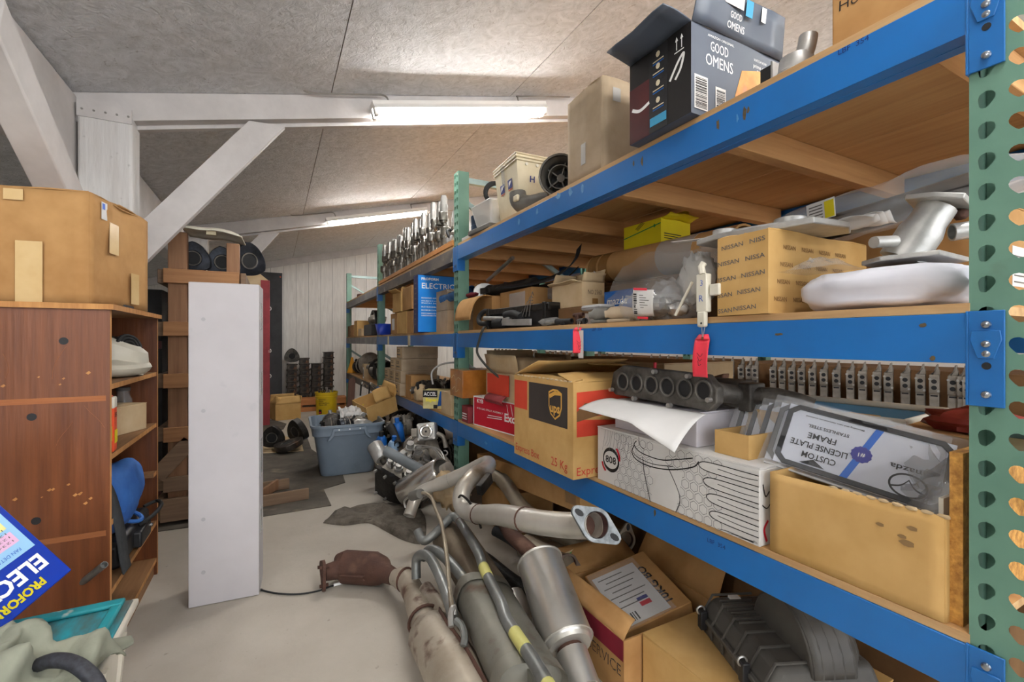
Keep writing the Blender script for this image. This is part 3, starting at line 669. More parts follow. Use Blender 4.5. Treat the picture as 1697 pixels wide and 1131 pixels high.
# ---- stacks of rotor housings
def housing_mesh():
    b=MB(); b.bx(-.1,.1,-.12,.12,.004,.098); b.bx(-.105,.105,-.125,.125,0,.012); b.bx(-.105,.105,-.125,.125,.088,.10); b.bx(-.035,.035,-.132,-.12,.03,.07); return b
hp=None; ordn=['bottom','second','third','fourth','fifth','sixth','seventh','eighth','topmost']
stacks=[('leftmost',.285,8.72,7,1),('second',.478,8.70,8,2),('third',.671,8.74,7,3),('rightmost',.865,8.70,9,4)]
mat('sooty',(86,78,70),(40,36,33),rough=.45,metal=.4,scale=9,bump=.2,c3=(158,104,66),s3=5,w3=.62,var=.3)
for nm,x,y,n,sd in stacks:
    r2=random.Random(sd)
    for k in range(n):
        lab='grimy black housing, %s from the floor in the %s far stack'%(ordn[k] if k<n-1 else 'topmost',nm)
        t=T('engine_housing',lab,'housing',(x+r2.uniform(-.004,.004),y+r2.uniform(-.01,.01),.1008*k),r2.uniform(-1.5,1.5),'stacked engine housings at the far wall')
        if hp is None:
            b=MB(); b.bx(-.074,.074,-.108,.112,.008,.092).build('body','sooty',t,bevel=.006)
            b=MB(); b.bx(-.087,.087,-.126,.126,0,.012).bx(-.087,.087,-.126,.126,.088,.1).build('flange','sooty',t,bevel=.003)
            MB().bx(-.04,.04,-.135,-.119,.028,.072).build('port_boss','sooty',t,bevel=.006); MB().bx(-.025,.025,-.136,-.1345,.038,.062).build('port','ink',t)
            hp=[c for c in t.children]
        else:
            for c in hp:
                q=c.copy(); COL.objects.link(q); q.parent=t
M=frame((.285,8.72,.7065+.137),(1,0,0),(0,-.1,1))@arot('X',90)@arot('Z',-30+0)
make_rotor('rotor','single three-sided rotor standing on the leftmost far stack',M@arot('Z',0),'cast',Rr=.135)
# ---- far floor: pallet, bucket, small carton
wood('pallet_wood',(206,140,84),(168,104,58),'X')
t=T('pallet','low orange-brown wooden pallet behind the yellow bucket','pallet',(.62,7.75,0))
for z0,z1 in ((.0,.07),(.10,.19)): MB().bx(-.36,.5,0,.02,z0,z1).build('slat','pallet_wood',t,bevel=.003)
for x in (-.3,0,.4): MB().bx(x,x+.08,.02,.8,.0,.12).build('block','pallet_wood',t)
for k in range(5): MB().bx(-.36,.5,.03+.16*k,.15+.16*k,.12,.14).build('slat','pallet_wood',t)
t=T('bucket','yellow plastic bucket of bolts and rods with black print','bucket',(.675,7.02,0))
prof=[(0,0),(.128,0),(.133,.01),(.146,.30),(.152,.30),(.154,.315),(.148,.318),(.149,.34),(.155,.342),(.157,.372),(.149,.374),(.143,.32),(.125,.03),(0,.03)]
MB().lathe(prof,28).build('body','yellow',t)
MB().tube([(.15*math.cos(a),.15*math.sin(a)-.02*math.sin(a),.33-.10*abs(math.sin(a))) for a in [PI+PI*i/12 for i in range(13)]],.003,6).build('handle','steel',t)
def curved_text(par,s,R0,z,h,m,a0,width):
    me=text_mesh(s,.02).copy(); xs=[v.co.x for v in me.vertices]; k=width/max(xs)
    for v in me.vertices:
        a=a0+(v.co.x*k)/R0; v.co=Vector(((R0+.0015)*math.cos(a),(R0+.0015)*math.sin(a),z+v.co.y*h/.7))
    me.materials.clear(); me.materials.append(MATS[m]); o=bpy.data.objects.new('lettering',me); COL.objects.link(o); o.parent=par
base=-PI/2-TH*0-.12
for s,z,wd in (('Immersion',.268,.10),('Cleaner',.243,.075),('and Cold Parts',.218,.15),('Cleaner 699',.193,.12)): curved_text(t,s,.1455,z,.017,'ink',base-.75,wd)
b=MB(); b.lathe([(.1425,.075),(.1455,.135)],4,None,base-.75,base-.42); b.build('logo_square','ink',t,solid=.002); b=MB(); b.lathe([(.1455,.082),(.1465,.105)],4,None,base-.68,base-.5); b.build('logo_mark','red_card',t,solid=.002)
r2=random.Random(5)
for k in range(26):
    a=r2.uniform(0,6.28); q=r2.uniform(0,.12); p=Vector((q*math.cos(a),q*math.sin(a),.27)); e=p+Vector((r2.uniform(-.05,.05),r2.uniform(-.04,.04),r2.uniform(.08,.16)))
    b=MB(); b.cyl(p,e,.007,n=6); b.cyl(e,e+(e-p).normalized()*.012,.012,n=6); b.build('bolt',r2.choice(('steel','cast','black_iron')),t)
MB().cyl((0,0,.2),(0,0,.30),.138,n=20).build('bolt_bed','black_iron',t)
t=carton('small_carton','small open tan carton on the floor left of the yellow bucket',(.15,7.23,0),(.33,.30,.22),14,'card_yellow',open_={'y-':(70,.11),'x-':(50,.12),'y+':(80,.12),'x+':(100,.1)})
t=T('loose_board','dark wooden board standing behind the grey tub, right of the bucket','board',(.93,6.6,0),(R(-6),R(4),0)); MB().prism([(-.05,0),(.05,0),(.045,.56),(.02,.6),(-.03,.58),(-.045,.54)],0,.03,arot('X',90)).build('board',wood('dark_board',(110,78,64),(80,56,46),'Z'),t,bevel=.004)
# ---- floor mats, rotors on the floor
mat('mat_dirt',(98,90,80),(66,62,56),rough=.85,scale=5,bump=.2,bscale=40,c3=(136,122,104),s3=3,w3=.6)
def floor_poly(name,label,pts,z0,z1,m,cat='mat'):
    P=[at(u,v,Z=z1) for u,v in pts]; c=sum(P,Vector())/len(P); t=T(name,label,cat,(c.x,c.y,z0))
    MB().prism([(p.x-c.x,p.y-c.y) for p in P],0,z1-z0).build('sheet',m,t,smooth=False); return t
floor_poly('floor_mat','large dirty dark floor mat beneath the grey tub and crate',[(255,882),(400,862),(549,838),(536,811),(572,800),(566,780),(516,745),(510,728),(455,722),(400,730),(340,745),(262,800)],.0005,.006,'mat_dirt')
floor_poly('floor_mat','small dark mat in front of the small open carton',[(446,718),(470,712),(475,703),(452,696),(436,702),(430,716)],.0005,.005,'mat_dirt')
floor_poly('cardboard_sheet','flattened tan cardboard sheet under the floor rotors',[(430,752),(503,748),(500,735),(470,722),(440,726)],.0065,.011,'card_pale','sheet')
M=frame(at(452,745,Z=.0125)+Vector((0,0,.118)),(1,-.3,0),(0,-.2,1))@arot('X',80)@arot('Z',-30); make_rotor('rotor','rotor standing upright on the tan sheet beside the white cabinet',M,'black_iron',Rr=.12)
p=at(493,738,Z=.0125); M=frame(p+Vector((0,.0,.145)),(.6,-.8,0),(0,-.4,1))@arot('X',90)@arot('Z',-30); make_rotor('rotor','rotor propped upright on the tan sheet nearest the grey tub',M,'black_iron',Rr=.135)
p=at(478,748,Z=.0125); M=frame(p+Vector((0,0,.058)),(.9,.2,.22),(0,0,1))@arot('Z',10); make_rotor('rotor','rotor lying almost flat on the tan sheet, tilted to the right',M,'sooty',Rr=.15,th=.055)
# ---- small wooden stand on the mat, right of the white cabinet
t=T('wooden_tray','low grey wooden frame on the mat, right of the white cabinet','frame',at(455,838,Z=.0065)+Vector((.03,.02,0)),6)
MB().bx(-.18,.18,-.02,.0,0,.075).build('rail','crate_old',t,bevel=.003); MB().bx(-.18,.1,.3,.32,0,.075).build('rail','crate_old',t,bevel=.003)
MB().bar((-.15,0,.05),(.02,.3,.05),.02,.07).build('rail','crate_wood',t,bevel=.003)
# ---- thin cable on the floor
P=[at(u,v,Z=.006) for u,v in ((430,978),(455,984),(490,986),(525,981),(548,973),(572,966))]
t=T('cable','thin black cable with white connector on the concrete by the cabinet','cable',P[0]); MB().tube(P,.004,6,k=5).build('cord','black_rubber',t,w=True)
a=at(553,971,Z=.009); b=at(570,966,Z=.009); MB().cyl(a,b,.006,n=8).build('connector','ink_white',t,w=True); MB().tube([at(425,974,Z=.006),at(428,977,Z=.006),at(433,979,Z=.006)],.007,6).build('end_loop','steel',t,w=True)
# ---- teal-lidded tote with things on it
mat('teal_lid',(66,96,98),(24,138,152),rough=.6,scale=7,contrast=.25,stretch=(3,1,1),c3=(90,88,80),s3=4,w3=.56); mat('teal',(24,146,156),(30,120,128),rough=.5,scale=9,c3=(220,210,196),s3=16,w3=.62); mat('tote_body',(206,200,186),(188,182,168),rough=.5,scale=4)
TZ=.40
t=T('storage_tote','grey storage tote with paint-smeared teal lid in front of the bookcase','tote',(-.545,1.30,0))
MB().hexa([(-.17,-.26,0),(.17,-.26,0),(.17,.24,0),(-.17,.24,0)],[(-.20,-.30,TZ-.03),(.20,-.30,TZ-.03),(.20,.285,TZ-.03),(-.20,.285,TZ-.03)]).build('body','tote_body',t,bevel=.015)
for y in (-.15,.05,.2): MB().hexa([(.165,y,.05),(.18,y,.05),(.18,y+.02,.05),(.165,y+.02,.05)],[(.19,y,.34),(.207,y,.34),(.207,y+.02,.34),(.19,y+.02,.34)]).build('rib','tote_body',t)
MB().bx(-.205,.205,-.305,.29,TZ-.03,TZ-.008).build('lid','teal_lid',t,bevel=.004)
b=MB(); b.bx(.165,.215,-.315,.30,TZ-.03,TZ-.012).build('lid_edge','tote_body',t,bevel=.005)
for a_ in ((-.205,.19,.25,.285),(-.205,.19,-.30,-.27)): MB().bx(*a_,TZ-.008,TZ+.004).build('lid_rim','teal',t,bevel=.005)
MB().bx(.165,.19,-.27,.25,TZ-.008,TZ+.004).build('lid_rim','teal',t,bevel=.005)
# tilted blue box
C_,B_=at(120,958,z=1.17),at(0,1062,z=1.0)
A_=min((at(0,852,z=.8+.01*k) for k in range(90)),key=lambda p:abs((B_-C_).normalized().dot((C_-p).normalized())))
xd=(B_-C_).normalized(); yd=(C_-A_); yd=(yd-xd*yd.dot(xd)).normalized(); zd=xd.cross(yd)
M=Matrix((xd,yd,zd)).transposed().to_4x4(); M.translation=C_+Vector((0,0,.02))
t=TM('fan_box','bright blue product box lying tilted upside down on the teal lid','box',M)
MB().bx(0,.34,-.40,0,-.10,0).build('body',['proform_dark','navy_side'],t,bevel=.003)
D0=Matrix.Translation((0,0,.0006))
lettering(t,'ELECTRIC',Matrix.Translation((.022,-.085,.0006)),.036,'ink_white',width=.225,bold=.03)
lettering(t,'PROFORM',Matrix.Translation((.055,-.036,.0006)),.019,'yellow_card',width=.12,bold=.04,sx=1)
MB().bx(.015,.25,-.215,-.105,.0004,.0010).build('print_panel',mat('pale_blue',(150,196,230),rough=.5),t,smooth=False)
for k,(c,yy) in enumerate((('pk',-.135),('yl',-.175),('gn',-.205))): MB().bx(.03 if k<2 else .03,.24,yy-.03,yy,.0012+.0002*k,.0016+.0002*k).build('print_table',{'pk':mat('pk',(226,180,214)),'yl':mat('yl',(236,226,150)),'gn':mat('gn',(150,196,110))}[c],t,smooth=False)
lettering(t,'FAN DETAILS',Matrix.Translation((.04,-.122,.0012)),.008,'ink_blue',bold=0)
for k in range(5): lettering(t,'1234  5678  910  PART',Matrix.Translation((.035,-.146-.011*k,.0022)),.005,'ink_grey',bold=0,width=.19)
# grey-green cloth and black hose
mat('cloth_green',(146,148,132),(120,122,108),rough=.9,scale=6,bump=.3,bscale=30)
t=T('work_cloth','crumpled grey-green canvas garment heaped on the tote','cloth',(-.48,1.19,TZ+.005))
def cl(u,v):
    x=(u-.5)*.36; y=(v-.5)*.34; e=max(0,1-((u-.5)**2+(v-.5)**2)*3.4)
    n1=noise.noise((x*13,y*13,.3)); n2=noise.noise((x*30,y*22,4)); rd=abs(noise.noise((x*9+3,y*16,7)))
    return (x+.03*n2,y+.02*n1,max(.004,e**.6*(.11+.08*n1+.03*n2-.06*rd)))
MB().sheet(cl,44,40).build('fabric','cloth_green',t,solid=.003,ang=180)
P=[at(u,v,Z=zz) for u,v,zz in ((62,1104,.47),(85,1096,.49),(115,1098,.49),(140,1112,.48),(160,1135,.46),(172,1175,.43))]
t=T('hose','short black ribbed hose curving over the canvas garment','hose',P[0]); MB().tube(P,.013,12,k=6,hollow=.7).build('hose',mat('hose_black',(52,54,62),(26,27,32),rough=.6,scale=90),t,w=True)
a=at(112,986,z=1.52); b=at(173,937,z=1.47)
t=T('grey_pipe','short grey pipe leaning across the lower side of the bookcase','pipe',a); MB().cyl(a,b,.011,n=14,hollow=.8).build('pipe','pipe_grey',t,w=True)
# ================================================================== TOP SHELF
def bxy(x0,x1,y0,y1): return ((x0+x1)/2,(y0+y1)/2)
def cart(name,label,x0,x1,y0,y1,z,h,rot=0,**k):
    cx,cy=bxy(x0,x1,y0,y1); t=carton(name,label,(cx,cy,z),(x1-x0,y1-y0,h),rot,**k); t['_d']=(x1-x0,y1-y0,h); return t,(x1-x0,y1-y0,h)
Z3=D3+.0005
t,d=cart('cardboard_box','tan carton with handwritten word on the top shelf, beside the near post',1.06,1.46,.395,.545,Z3,.36,tape=None)
ftext(t,'x-',d,'Hose',.012,.075,.022,'ink',rot=-2,bold=-.005); 
# metal thermostat housing
t=T('thermostat_housing','small aluminium pipe housing on the top shelf between two cartons','car part',(1.12,.655,Z3))
MB().lathe([(0,0),(.045,0),(.047,.012),(.04,.02),(.036,.05),(.0,.055)],18,Matrix.Translation((0,0,.012))).build('body','alu',t)
MB().tube([(0,-.01,.05),(.0,-.022,.07),(.004,-.026,.102)],.020,14,k=4,hollow=.8).build('outlet','alu',t)
MB().bx(-.03,.06,-.02,.06,0,.012).build('flange','alu',t,bevel=.004)
for k in range(6): MB().bx(-.01+.014*k,-.003+.014*k,.055,.085,0,.075).build('fin','black_plastic',t)
MB().bx(-.014,.08,.05,.055,0,.08).build('fin_plate','alu',t)
# black printed box
mat('slate',(84,92,104),(66,74,88),rough=.45,scale=2); mat('box_black',(34,32,32),(24,22,22),rough=.45); mat('box_maroon',(84,28,30),(52,20,22),rough=.5,scale=3)
t,d=cart('printed_box','open black and slate printed shipping box on the top shelf',1.005,1.405,.868,1.107,Z3,.25,m='slate',open_={'x-':(172,.10),'y-':(97,.125),'x+':(78,.12),'y+':(100,.11)})
patch(t,'x-',d,.0,.001,d[1],d[2],'box_black','side_print'); patch(t,'x-',d,.0,.001,.09,.17,'box_maroon','side_print',off=.0006)
patch(t,'x-',d,.085,.001,.155,d[2],'black_plastic','tape_strip',off=.0008)
stroke(t,'x-',d,[(.012,.105),(.045,.09),(.085,.098)],.010,'ink_white','smile_arc',off=.0012); stroke(t,'x-',d,[(.165,.12),(.195,.16),(.215,.175),(.205,.14),(.185,.115)],.008,'ink_white','smile_arc',off=.0012)
for u in (.19,.208):
    stroke(t,'x-',d,[(u,.195),(u,.222)],.003,'ink_white','arrow',k=1,off=.0012); poly(t,'x-',d,[(u-.005,.22),(u+.005,.22),(u,.232)],'ink_white','arrow',off=.0012)
stroke(t,'x-',d,[(.182,.189),(.216,.189)],.003,'ink_white','arrow',k=1,off=.0012)
for k,(v,m) in enumerate(((.225,'cream'),(.19,'cream'),(.14,'cream'),(.09,'cream'))):
    poly(t,'x-',d,[(.12+.008*math.cos(a*.785),v+.009*math.sin(a*.785)) for a in range(8)],m,'tape_mark',off=.0016)
    for q in range(2): patch(t,'x-',d,.10,v-.02-.007*q,.142,v-.017-.007*q,'blue_can' if q else 'cream','tape_mark',off=.0016)
patch(t,'x-',d,.088,.02,.152,.045,mat('cyan',(60,150,190),rough=.5),'tape_mark',off=.0016)
ftext(t,'y-',d,'GOOD',.075,.19,.028,'ink_white',width=.075,bold=0); ftext(t,'y-',d,'OMENS',.055,.148,.032,'ink_white',width=.115,bold=0); ftext(t,'y-',d,'AMAZON ORIGINAL',.065,.228,.007,'ink_white',width=.11,bold=0); ftext(t,'y-',d,'WATCH NOW',.265,.215,.008,'ink_white',width=.06,bold=0); ftext(t,'y-',d,'prime video',.262,.196,.012,'ink_white',width=.075,bold=0); stroke(t,'y-',d,[(.28,.19),(.30,.183),(.325,.19)],.002,'ink_white','smile_arc')
barcode(t,'y-',d,.015,.02,.045,.085,vert=True); barcode(t,'y-',d,.10,.0,.035,.085,vert=True)
mat('warm_print',(214,168,96),(196,120,60),rough=.5,scale=9,c3=(120,150,170),s3=6,w3=.52)   # plain generic colour print
poly(t,'y-',d,[(.17,.002),(.392,.002),(.396,.15),(.36,.18),(.29,.19),(.21,.17),(.18,.09)],'warm_print','colour_print',off=.0004)
Mf=fmat('y-',d,0,d[2])@arot('X',7)
lettering(t,'GOOD',Mf@Matrix.Translation((.145,.052,.004)),.018,'ink_white',width=.05,bold=0); lettering(t,'OMENS',Mf@Matrix.Translation((.135,.022,.004)),.02,'ink_white',width=.075,bold=0)
MB().bx(.02,.2,.085,.122,.003,.0038,Mf).build('worn_patch','paper',t); MB().bx(.21,.24,.075,.12,.003,.0038,Mf).build('print_panel','cyan',t); MB().bx(.28,.30,.08,.12,.003,.0038,Mf).build('print_panel','ink_white',t)
# tall battered carton
t,d=cart('cardboard_box','tall greyish battered carton on the top shelf, left of the black printed box',1.065,1.42,1.305,1.535,Z3,.345,rot=-2,m='card_grey',open_={'y-':(8,.11),'x-':(-4,.1),'y+':(10,.1),'x+':(5,.1)},crumple=.012)
patch(t,'x-',d,.10,.06,.13,.14,'clear_soft','tape',off=.006); patch(t,'y-',d,.04,.26,.075,.31,'clear_soft','tape',off=.006)
# grey funnel and elbow
t=T('air_duct','dark grey ribbed plastic duct elbow on the top shelf edge','car part',(1.10,1.90,Z3+.004))
MB().tube([(-.02,.10,.115),(-.015,.09,.07),(.0,.05,.045),(.03,-.02,.042),(.06,-.10,.042)],[.042,.045,.045,.042,.04],14,k=4,hollow=.85).build('elbow','grey_plastic',t); MB().bx(-.06,-.045,.03,.075,.055,.085).build('boss','cream',t,bevel=.006)
t=T('fan_housing','round dark grey fan housing on the top shelf beside the tall carton','car part',(1.13,1.72,Z3))
M=Matrix.Translation((.02,0,.115))@frame((0,0,0),(.7,.5,.1))@arot('Y',-90)@arot('Z',0)
M=Matrix.Translation((.02,.0,.118))@Vector((-.62,-.75,-.12)).to_track_quat('Z','Y').to_matrix().to_4x4()
MB().lathe([(.085,.05),(.092,.055),(.095,.04),(.07,-.07),(.06,-.07),(.082,.045)],24,M).build('shroud','grey_plastic',t); MB().lathe([(.05,.02),(.054,.02),(.054,-.06),(.05,-.06),(.05,.02)],20,M).build('inner_ring','grey_plastic',t)
MB().cyl(M@Vector((0,0,-.06)),M@Vector((0,0,-.01)),.018,n=12).build('hub','grey_plastic',t)
for k in range(5):
    a=k*2*PI/5; MB().bar(M@Vector((.012*math.cos(a),.012*math.sin(a),-.03)),M@Vector((.082*math.cos(a),.082*math.sin(a),-.03)),.006,.03,M.to_3x3()@Vector((0,0,1))).build('spoke','grey_plastic',t)
MB().cyl(M@Vector((0,0,-.075)),M@Vector((0,0,-.068)),.07,n=20).build('back_plate','black_plastic',t)
# mail tub
t=T('mail_tub','cream plastic mail tub with blue eagle marks on the top shelf','tub',(1.24,2.10,Z3+.004),-3)
lo=(.145,.115); hi=(.175,.14); hh=.30
b=MB(); n0=[(-lo[0],-lo[1],0),(lo[0],-lo[1],0),(lo[0],lo[1],0),(-lo[0],lo[1],0)]; n1=[(-hi[0],-hi[1],hh),(hi[0],-hi[1],hh),(hi[0],hi[1],hh),(-hi[0],hi[1],hh)]
b.add(n0+n1,[(0,3,2,1),(0,1,5,4),(1,2,6,5),(2,3,7,6),(3,0,4,7)]); b.build('body','cream',t,solid=.005,bevel=.004,smooth=False)
for z,o in ((.30,.006),(.285,.006),(.27,.005)): 
    k=z/hh; xx=lo[0]+(hi[0]-lo[0])*k+o; yy=lo[1]+(hi[1]-lo[1])*k+o; MB().tube([(-xx,-yy,z),(xx,-yy,z),(xx,yy,z),(-xx,yy,z)],.004,6,closed=True).build('rim_rib','cream',t)
def tubM(u,z,face):  # frames on sloping faces
    k=z/hh; xx=lo[0]+(hi[0]-lo[0])*k; yy=lo[1]+(hi[1]-lo[1])*k
    if face=='x-': o=Vector((-xx-.004,u,z)); x=Vector((0,-1,0)); y=Vector((-(hi[0]-lo[0])/hh,0,1)).normalized()
    else: o=Vector((u,-yy-.004,z)); x=Vector((1,0,0)); y=Vector((0,-(hi[1]-lo[1])/hh,1)).normalized()
    M=Matrix((x,y,x.cross(y))).transposed().to_4x4(); M.translation=o; return M
for u in (.075,-.02):
    M=tubM(u,.155,'x-'); MB().bx(0,.05,0,.045,0,.0008,M).build('blue_square',mat('navy_ink',(44,52,120),rough=.5),t); MB().prism([(.008,.010),(.04,.03),(.044,.036),(.02,.036),(.012,.03)],.0009,.0013,M).build('eagle_mark','ink_white',t); MB().bx(0,.05,-.008,-.004,0,.0008,M).build('red_line','ink_red',t)
lettering(t,'H',tubM(-.10,.17,'y-'),.03,'navy_ink'); MB().bx(0,.03,-.02,.09,0,.006,tubM(.04,.2,'x-')).build('handle_slot','smoke_bag',t)
for u in (-.12,-.06): 
    M=tubM(u,.255,'y-'); MB().cyl(M@Vector((0,0,0)),M@Vector((0,0,.003)),.008,n=10).build('rivet','white_plastic',t)
# plastic container, cable, black pot, tray
t=T('clear_container','cloudy plastic container with parts and a white bottle, left of the mail tub','container',(1.14,2.39,Z3),4)
MB().hexa([(-.07,-.09,.03),(.07,-.09,.03),(.07,.09,.03),(-.07,.09,.03)],[(-.10,-.12,.17),(.10,-.12,.17),(.10,.12,.17),(-.10,.12,.17)]).build('container','clear_soft',t,bevel=.012)
MB().bx(-.11,.11,-.13,.13,.0,.028).build('tray','grey_plastic',t,bevel=.005); MB().cyl((-.03,-.05,.03),(-.03,-.05,.12),.028,n=14).build('bottle','paper',t); MB().cyl((-.03,-.05,.12),(-.03,-.05,.14),.012,n=10).build('bottle_cap','paper',t); MB().bx(.0,.08,-.08,.05,.03,.11).build('parts_pile','cast',t,bevel=.01)
t=T('cable_coil','coil of thin black cable standing on the cloudy container','cable',(1.15,2.40,Z3+.171))
for k in range(6): MB().torus((.0,.01*k-.03,.06+.004*k),(.35+.1*k,.9,.15*k-.3),.062,.005,22,6).build('loop','black_rubber',t)
t=T('black_pot','small dark blue-black plastic pot by the second rack post on the top shelf','pot',(1.14,2.60,Z3))
MB().lathe([(0,.028),(.045,.028),(.052,.06),(.056,.06),(.057,.09),(.054,.092),(.058,.15),(.052,.15),(.045,.04),(0,.04)],18).build('body',mat('pot',(40,56,76),(30,42,60),rough=.4),t); MB().bx(-.09,.10,-.10,.09,0,.026).build('tray',mat('pale_grey',(190,190,190),(170,170,170),rough=.5),t,bevel=.006); 
for k in range(4): MB().tube([(.02*k-.03,.0,.14),(.02*k-.03,.01,.165),(.02*k-.02,.02,.16)],.006,6,k=3).build('clip','black_iron',t)
t=T('relay_box','grey relay box with black connector on the top shelf, left of the second post','box',(1.09,2.90,Z3+.0412)); MB().bx(-.05,.08,-.05,.05,0,.04).build('body','pale_grey',t,bevel=.008); MB().tube([(-.05,-.02,.03),(-.06,.0,.07),(-.03,.02,.09),(.0,.02,.04)],.010,8,k=4).build('lead','black_rubber',t); MB().bar((-.04,-.05,.05),(.05,.04,.13),.02,.02).build('lever','steel',t)
# eccentric shafts
proto=None
spots=[]
for k in range(17): spots.append((1.065+.012*(k%2),3.06+.121*k,0))
for k in range(12): spots.append((1.20+.01*(k%2),3.06+.165*k,1))
ordw=['first','second','third','fourth','fifth','sixth','seventh','eighth','ninth','tenth','eleventh','twelfth','thirteenth','fourteenth','fifteenth','sixteenth','seventeenth']
cnt=[0,0]
for i,(x,y,row) in enumerate(spots):
    lab='%s upright steel crankshaft from the second rack post, %s row on the top shelf'%(ordw[cnt[row]],('front','back')[row]); cnt[row]+=1
    hgt=[1,.97,1.04,.9,1.0,.94,1.02][i%7]; zz=Z3+(.0412 if row==0 else 0)
    if proto is None:
        t=T('crankshaft',lab,'shaft',(x,y,zz),0,'crankshafts standing on the top shelf')
        mat('crank',(156,152,144),(88,84,78),rough=.28,metal=.9,scale=14,contrast=.6)
        MB().lathe([(0,0),(.021,0),(.021,.06),(.028,.06),(.028,.078),(0,.078)],14).build('stub','crank',t)
        MB().lathe([(0,.078),(.036,.078),(.038,.082),(.038,.135),(.036,.139),(0,.139)],16,Matrix.Translation((.012,.004,0))).build('lobe','crank',t)
        MB().tube([(.010,.0,.135),(.002,0,.16),(-.008,-.002,.185)],[.026,.019,.026],12,k=4).build('web','crank',t)
        MB().lathe([(0,.182),(.033,.182),(.034,.186),(.034,.235),(.032,.24),(0,.24)],16,Matrix.Translation((-.010,-.003,0))).build('lobe','crank',t)
        MB().lathe([(.027,.238),(.027,.30),(.024,.302),(.024,.345),(.019,.347),(.019,.36),(0,.36)],14,Matrix.Translation((-.002,0,0))).build('journal','steel',t)
        proto=t
    else:
        t=copy_tree(proto,(x,y,zz),(0,0,R((i*73)%360)),lab)
    t.scale=(1,1,hgt)
t=T('brake_drum','rusty brown disc lying on the top shelf past the crankshafts','disc',(1.22,6.9,Z3)); MB().lathe([(0,.04),(.06,.04),(.06,.06),(.14,.06),(.145,.05),(.145,0),(0,0)],22).build('disc','rust',t)
# ================================================================== MIDDLE SHELF
Z2=D2+.0005
mat('white_cloth',(214,214,222),(200,200,210),rough=.7,scale=5,bump=.15,bscale=14)
t=T('white_bundle','plump white cloth-wrapped bundle on the middle shelf, beside the near post','bundle',(1.185,.492,Z2),4)
MB().blob((0,0,.042),(.125,.15,.046),22,.09,2.2,2,pw=.55,flat=-.042).build('wrap','white_cloth',t,ang=180)
for s in (-1,1): stroke_p=[(-.12,s*.05,.06),(-.05,s*.06,.082),(.05,s*.04,.084),(.12,s*.05,.06)]; MB().tube(stroke_p,.003,6,k=4).build('fold','white_cloth',t)
t=T('water_pump','cast aluminium pump with two flanges resting on the white bundle','pump',(1.20,.455,Z2+.098),6)
MB().prism([(-.09,-.06),(.06,-.07),(.09,-.02),(.07,.07),(-.06,.075),(-.10,.03)],0,.010).build('base_flange','alu',t,bevel=.002)
MB().tube([(-.01,.02,.01),(-.0,.0,.05),(.02,-.03,.115)],[.042,.04,.034],16,k=4).build('barrel','alu',t); 
M=Matrix.Translation((.025,-.035,.122))@arot('X',14)@arot('Y',8)
MB().prism([(-.05,-.045),(.05,-.05),(.06,0),(.045,.05),(-.045,.05),(-.06,.0)],-.005,.006,M).build('top_flange','alu',t,bevel=.002)
for x,y in ((-.04,-.03),(.04,-.032),(.035,.035),(-.035,.035)): MB().cyl(M@Vector((x,y,.006)),M@Vector((x,y,.009)),.005,n=8).build('bolt_hole','ink',t)
MB().cyl((.03,-.05,.06),(.06,-.09,.065),.018,n=14,hollow=.8).build('inlet','alu',t); MB().cyl((-.05,.02,.045),(-.10,.04,.04),.012,n=12).build('spigot','alu',t); MB().blob((.05,-.06,.10),(.014,.014,.014),6,.1).build('bolt','rust',t)
t=T('clear_bag','flat clear plastic bag lying on the white bundle beside the lettered box','bag',(1.12,.60,Z2+.094))
MB().sheet(lambda u,v:((u-.5)*.12,(v-.5)*.13,.004+.028*math.sin(u*PI)*math.sin(v*PI)*(1+.5*noise.noise((u*7,v*7,1)))),14,14).build('film','smoke_bag',t)
t,d=cart('parts_carton','tan carton printed all over with grey brand name on the middle shelf',1.03,1.47,.667,.805,Z2,.20,tape=None,m='card_yellow',open_={'y-':(3,.07),'y+':(-4,.07)})
for r in range(5):
    for c in range(2):
        u=.004+(.078*c)-(.011*(4-r))+.008; v=.006+.0405*r+.004*c
        s='NISSAN'; w=.062
        if u<0: s=s[1:] if u>-.012 else s[2:]; w=w*len(s)/6; u=.002
        if u+w>.137: s=s[:max(1,int((.137-u)/.0105))]; w=.0103*len(s)
        if v+.011<.198: ftext(t,'x-',d,s,u,v,.011,'ink_grey',rot=3,width=w,bold=.01)
for r in range(4):
    for c in range(4): ftext(t,'y-',d,'NISSAN',.02+.075*c+.012*r,.03+.042*r,.011,'card_dark',width=.05,bold=0)
# bracket on the carton
t=T('cast_bracket','flat aluminium casting with two round bosses, laid on the printed carton','bracket',(1.17,.74,Z2+.2035),8)
MB().prism([(-.10,-.13),(.02,-.16),(.09,-.14),(.08,.04),(.05,.15),(-.09,.17),(-.12,.10)],0,.016).build('plate','alu',t,bevel=.003)
for x,y,r_ in ((-.03,-.05,.036),(-.05,.11,.030)): MB().cyl((x,y,.016),(x,y,.038),r_,n=20).build('boss','alu',t,bevel=.002)
MB().bar((-.03,-.05,.022),(-.05,.11,.022),.03,.02).build('rib','alu',t)
for k in range(3): MB().sheet(lambda u,v:(.04+.02*k+u*.05,-.20-.01*k+v*.12,.02+.004*k+.012*math.sin(u*3+v*4+k)),6,8).build('paper_strip','paper',t,solid=.0012)
MB().sheet(lambda u,v:(-.08+u*.03,.13+v*.13,.018+.01*v),4,6).build('paper_strip','paper',t,solid=.0012)
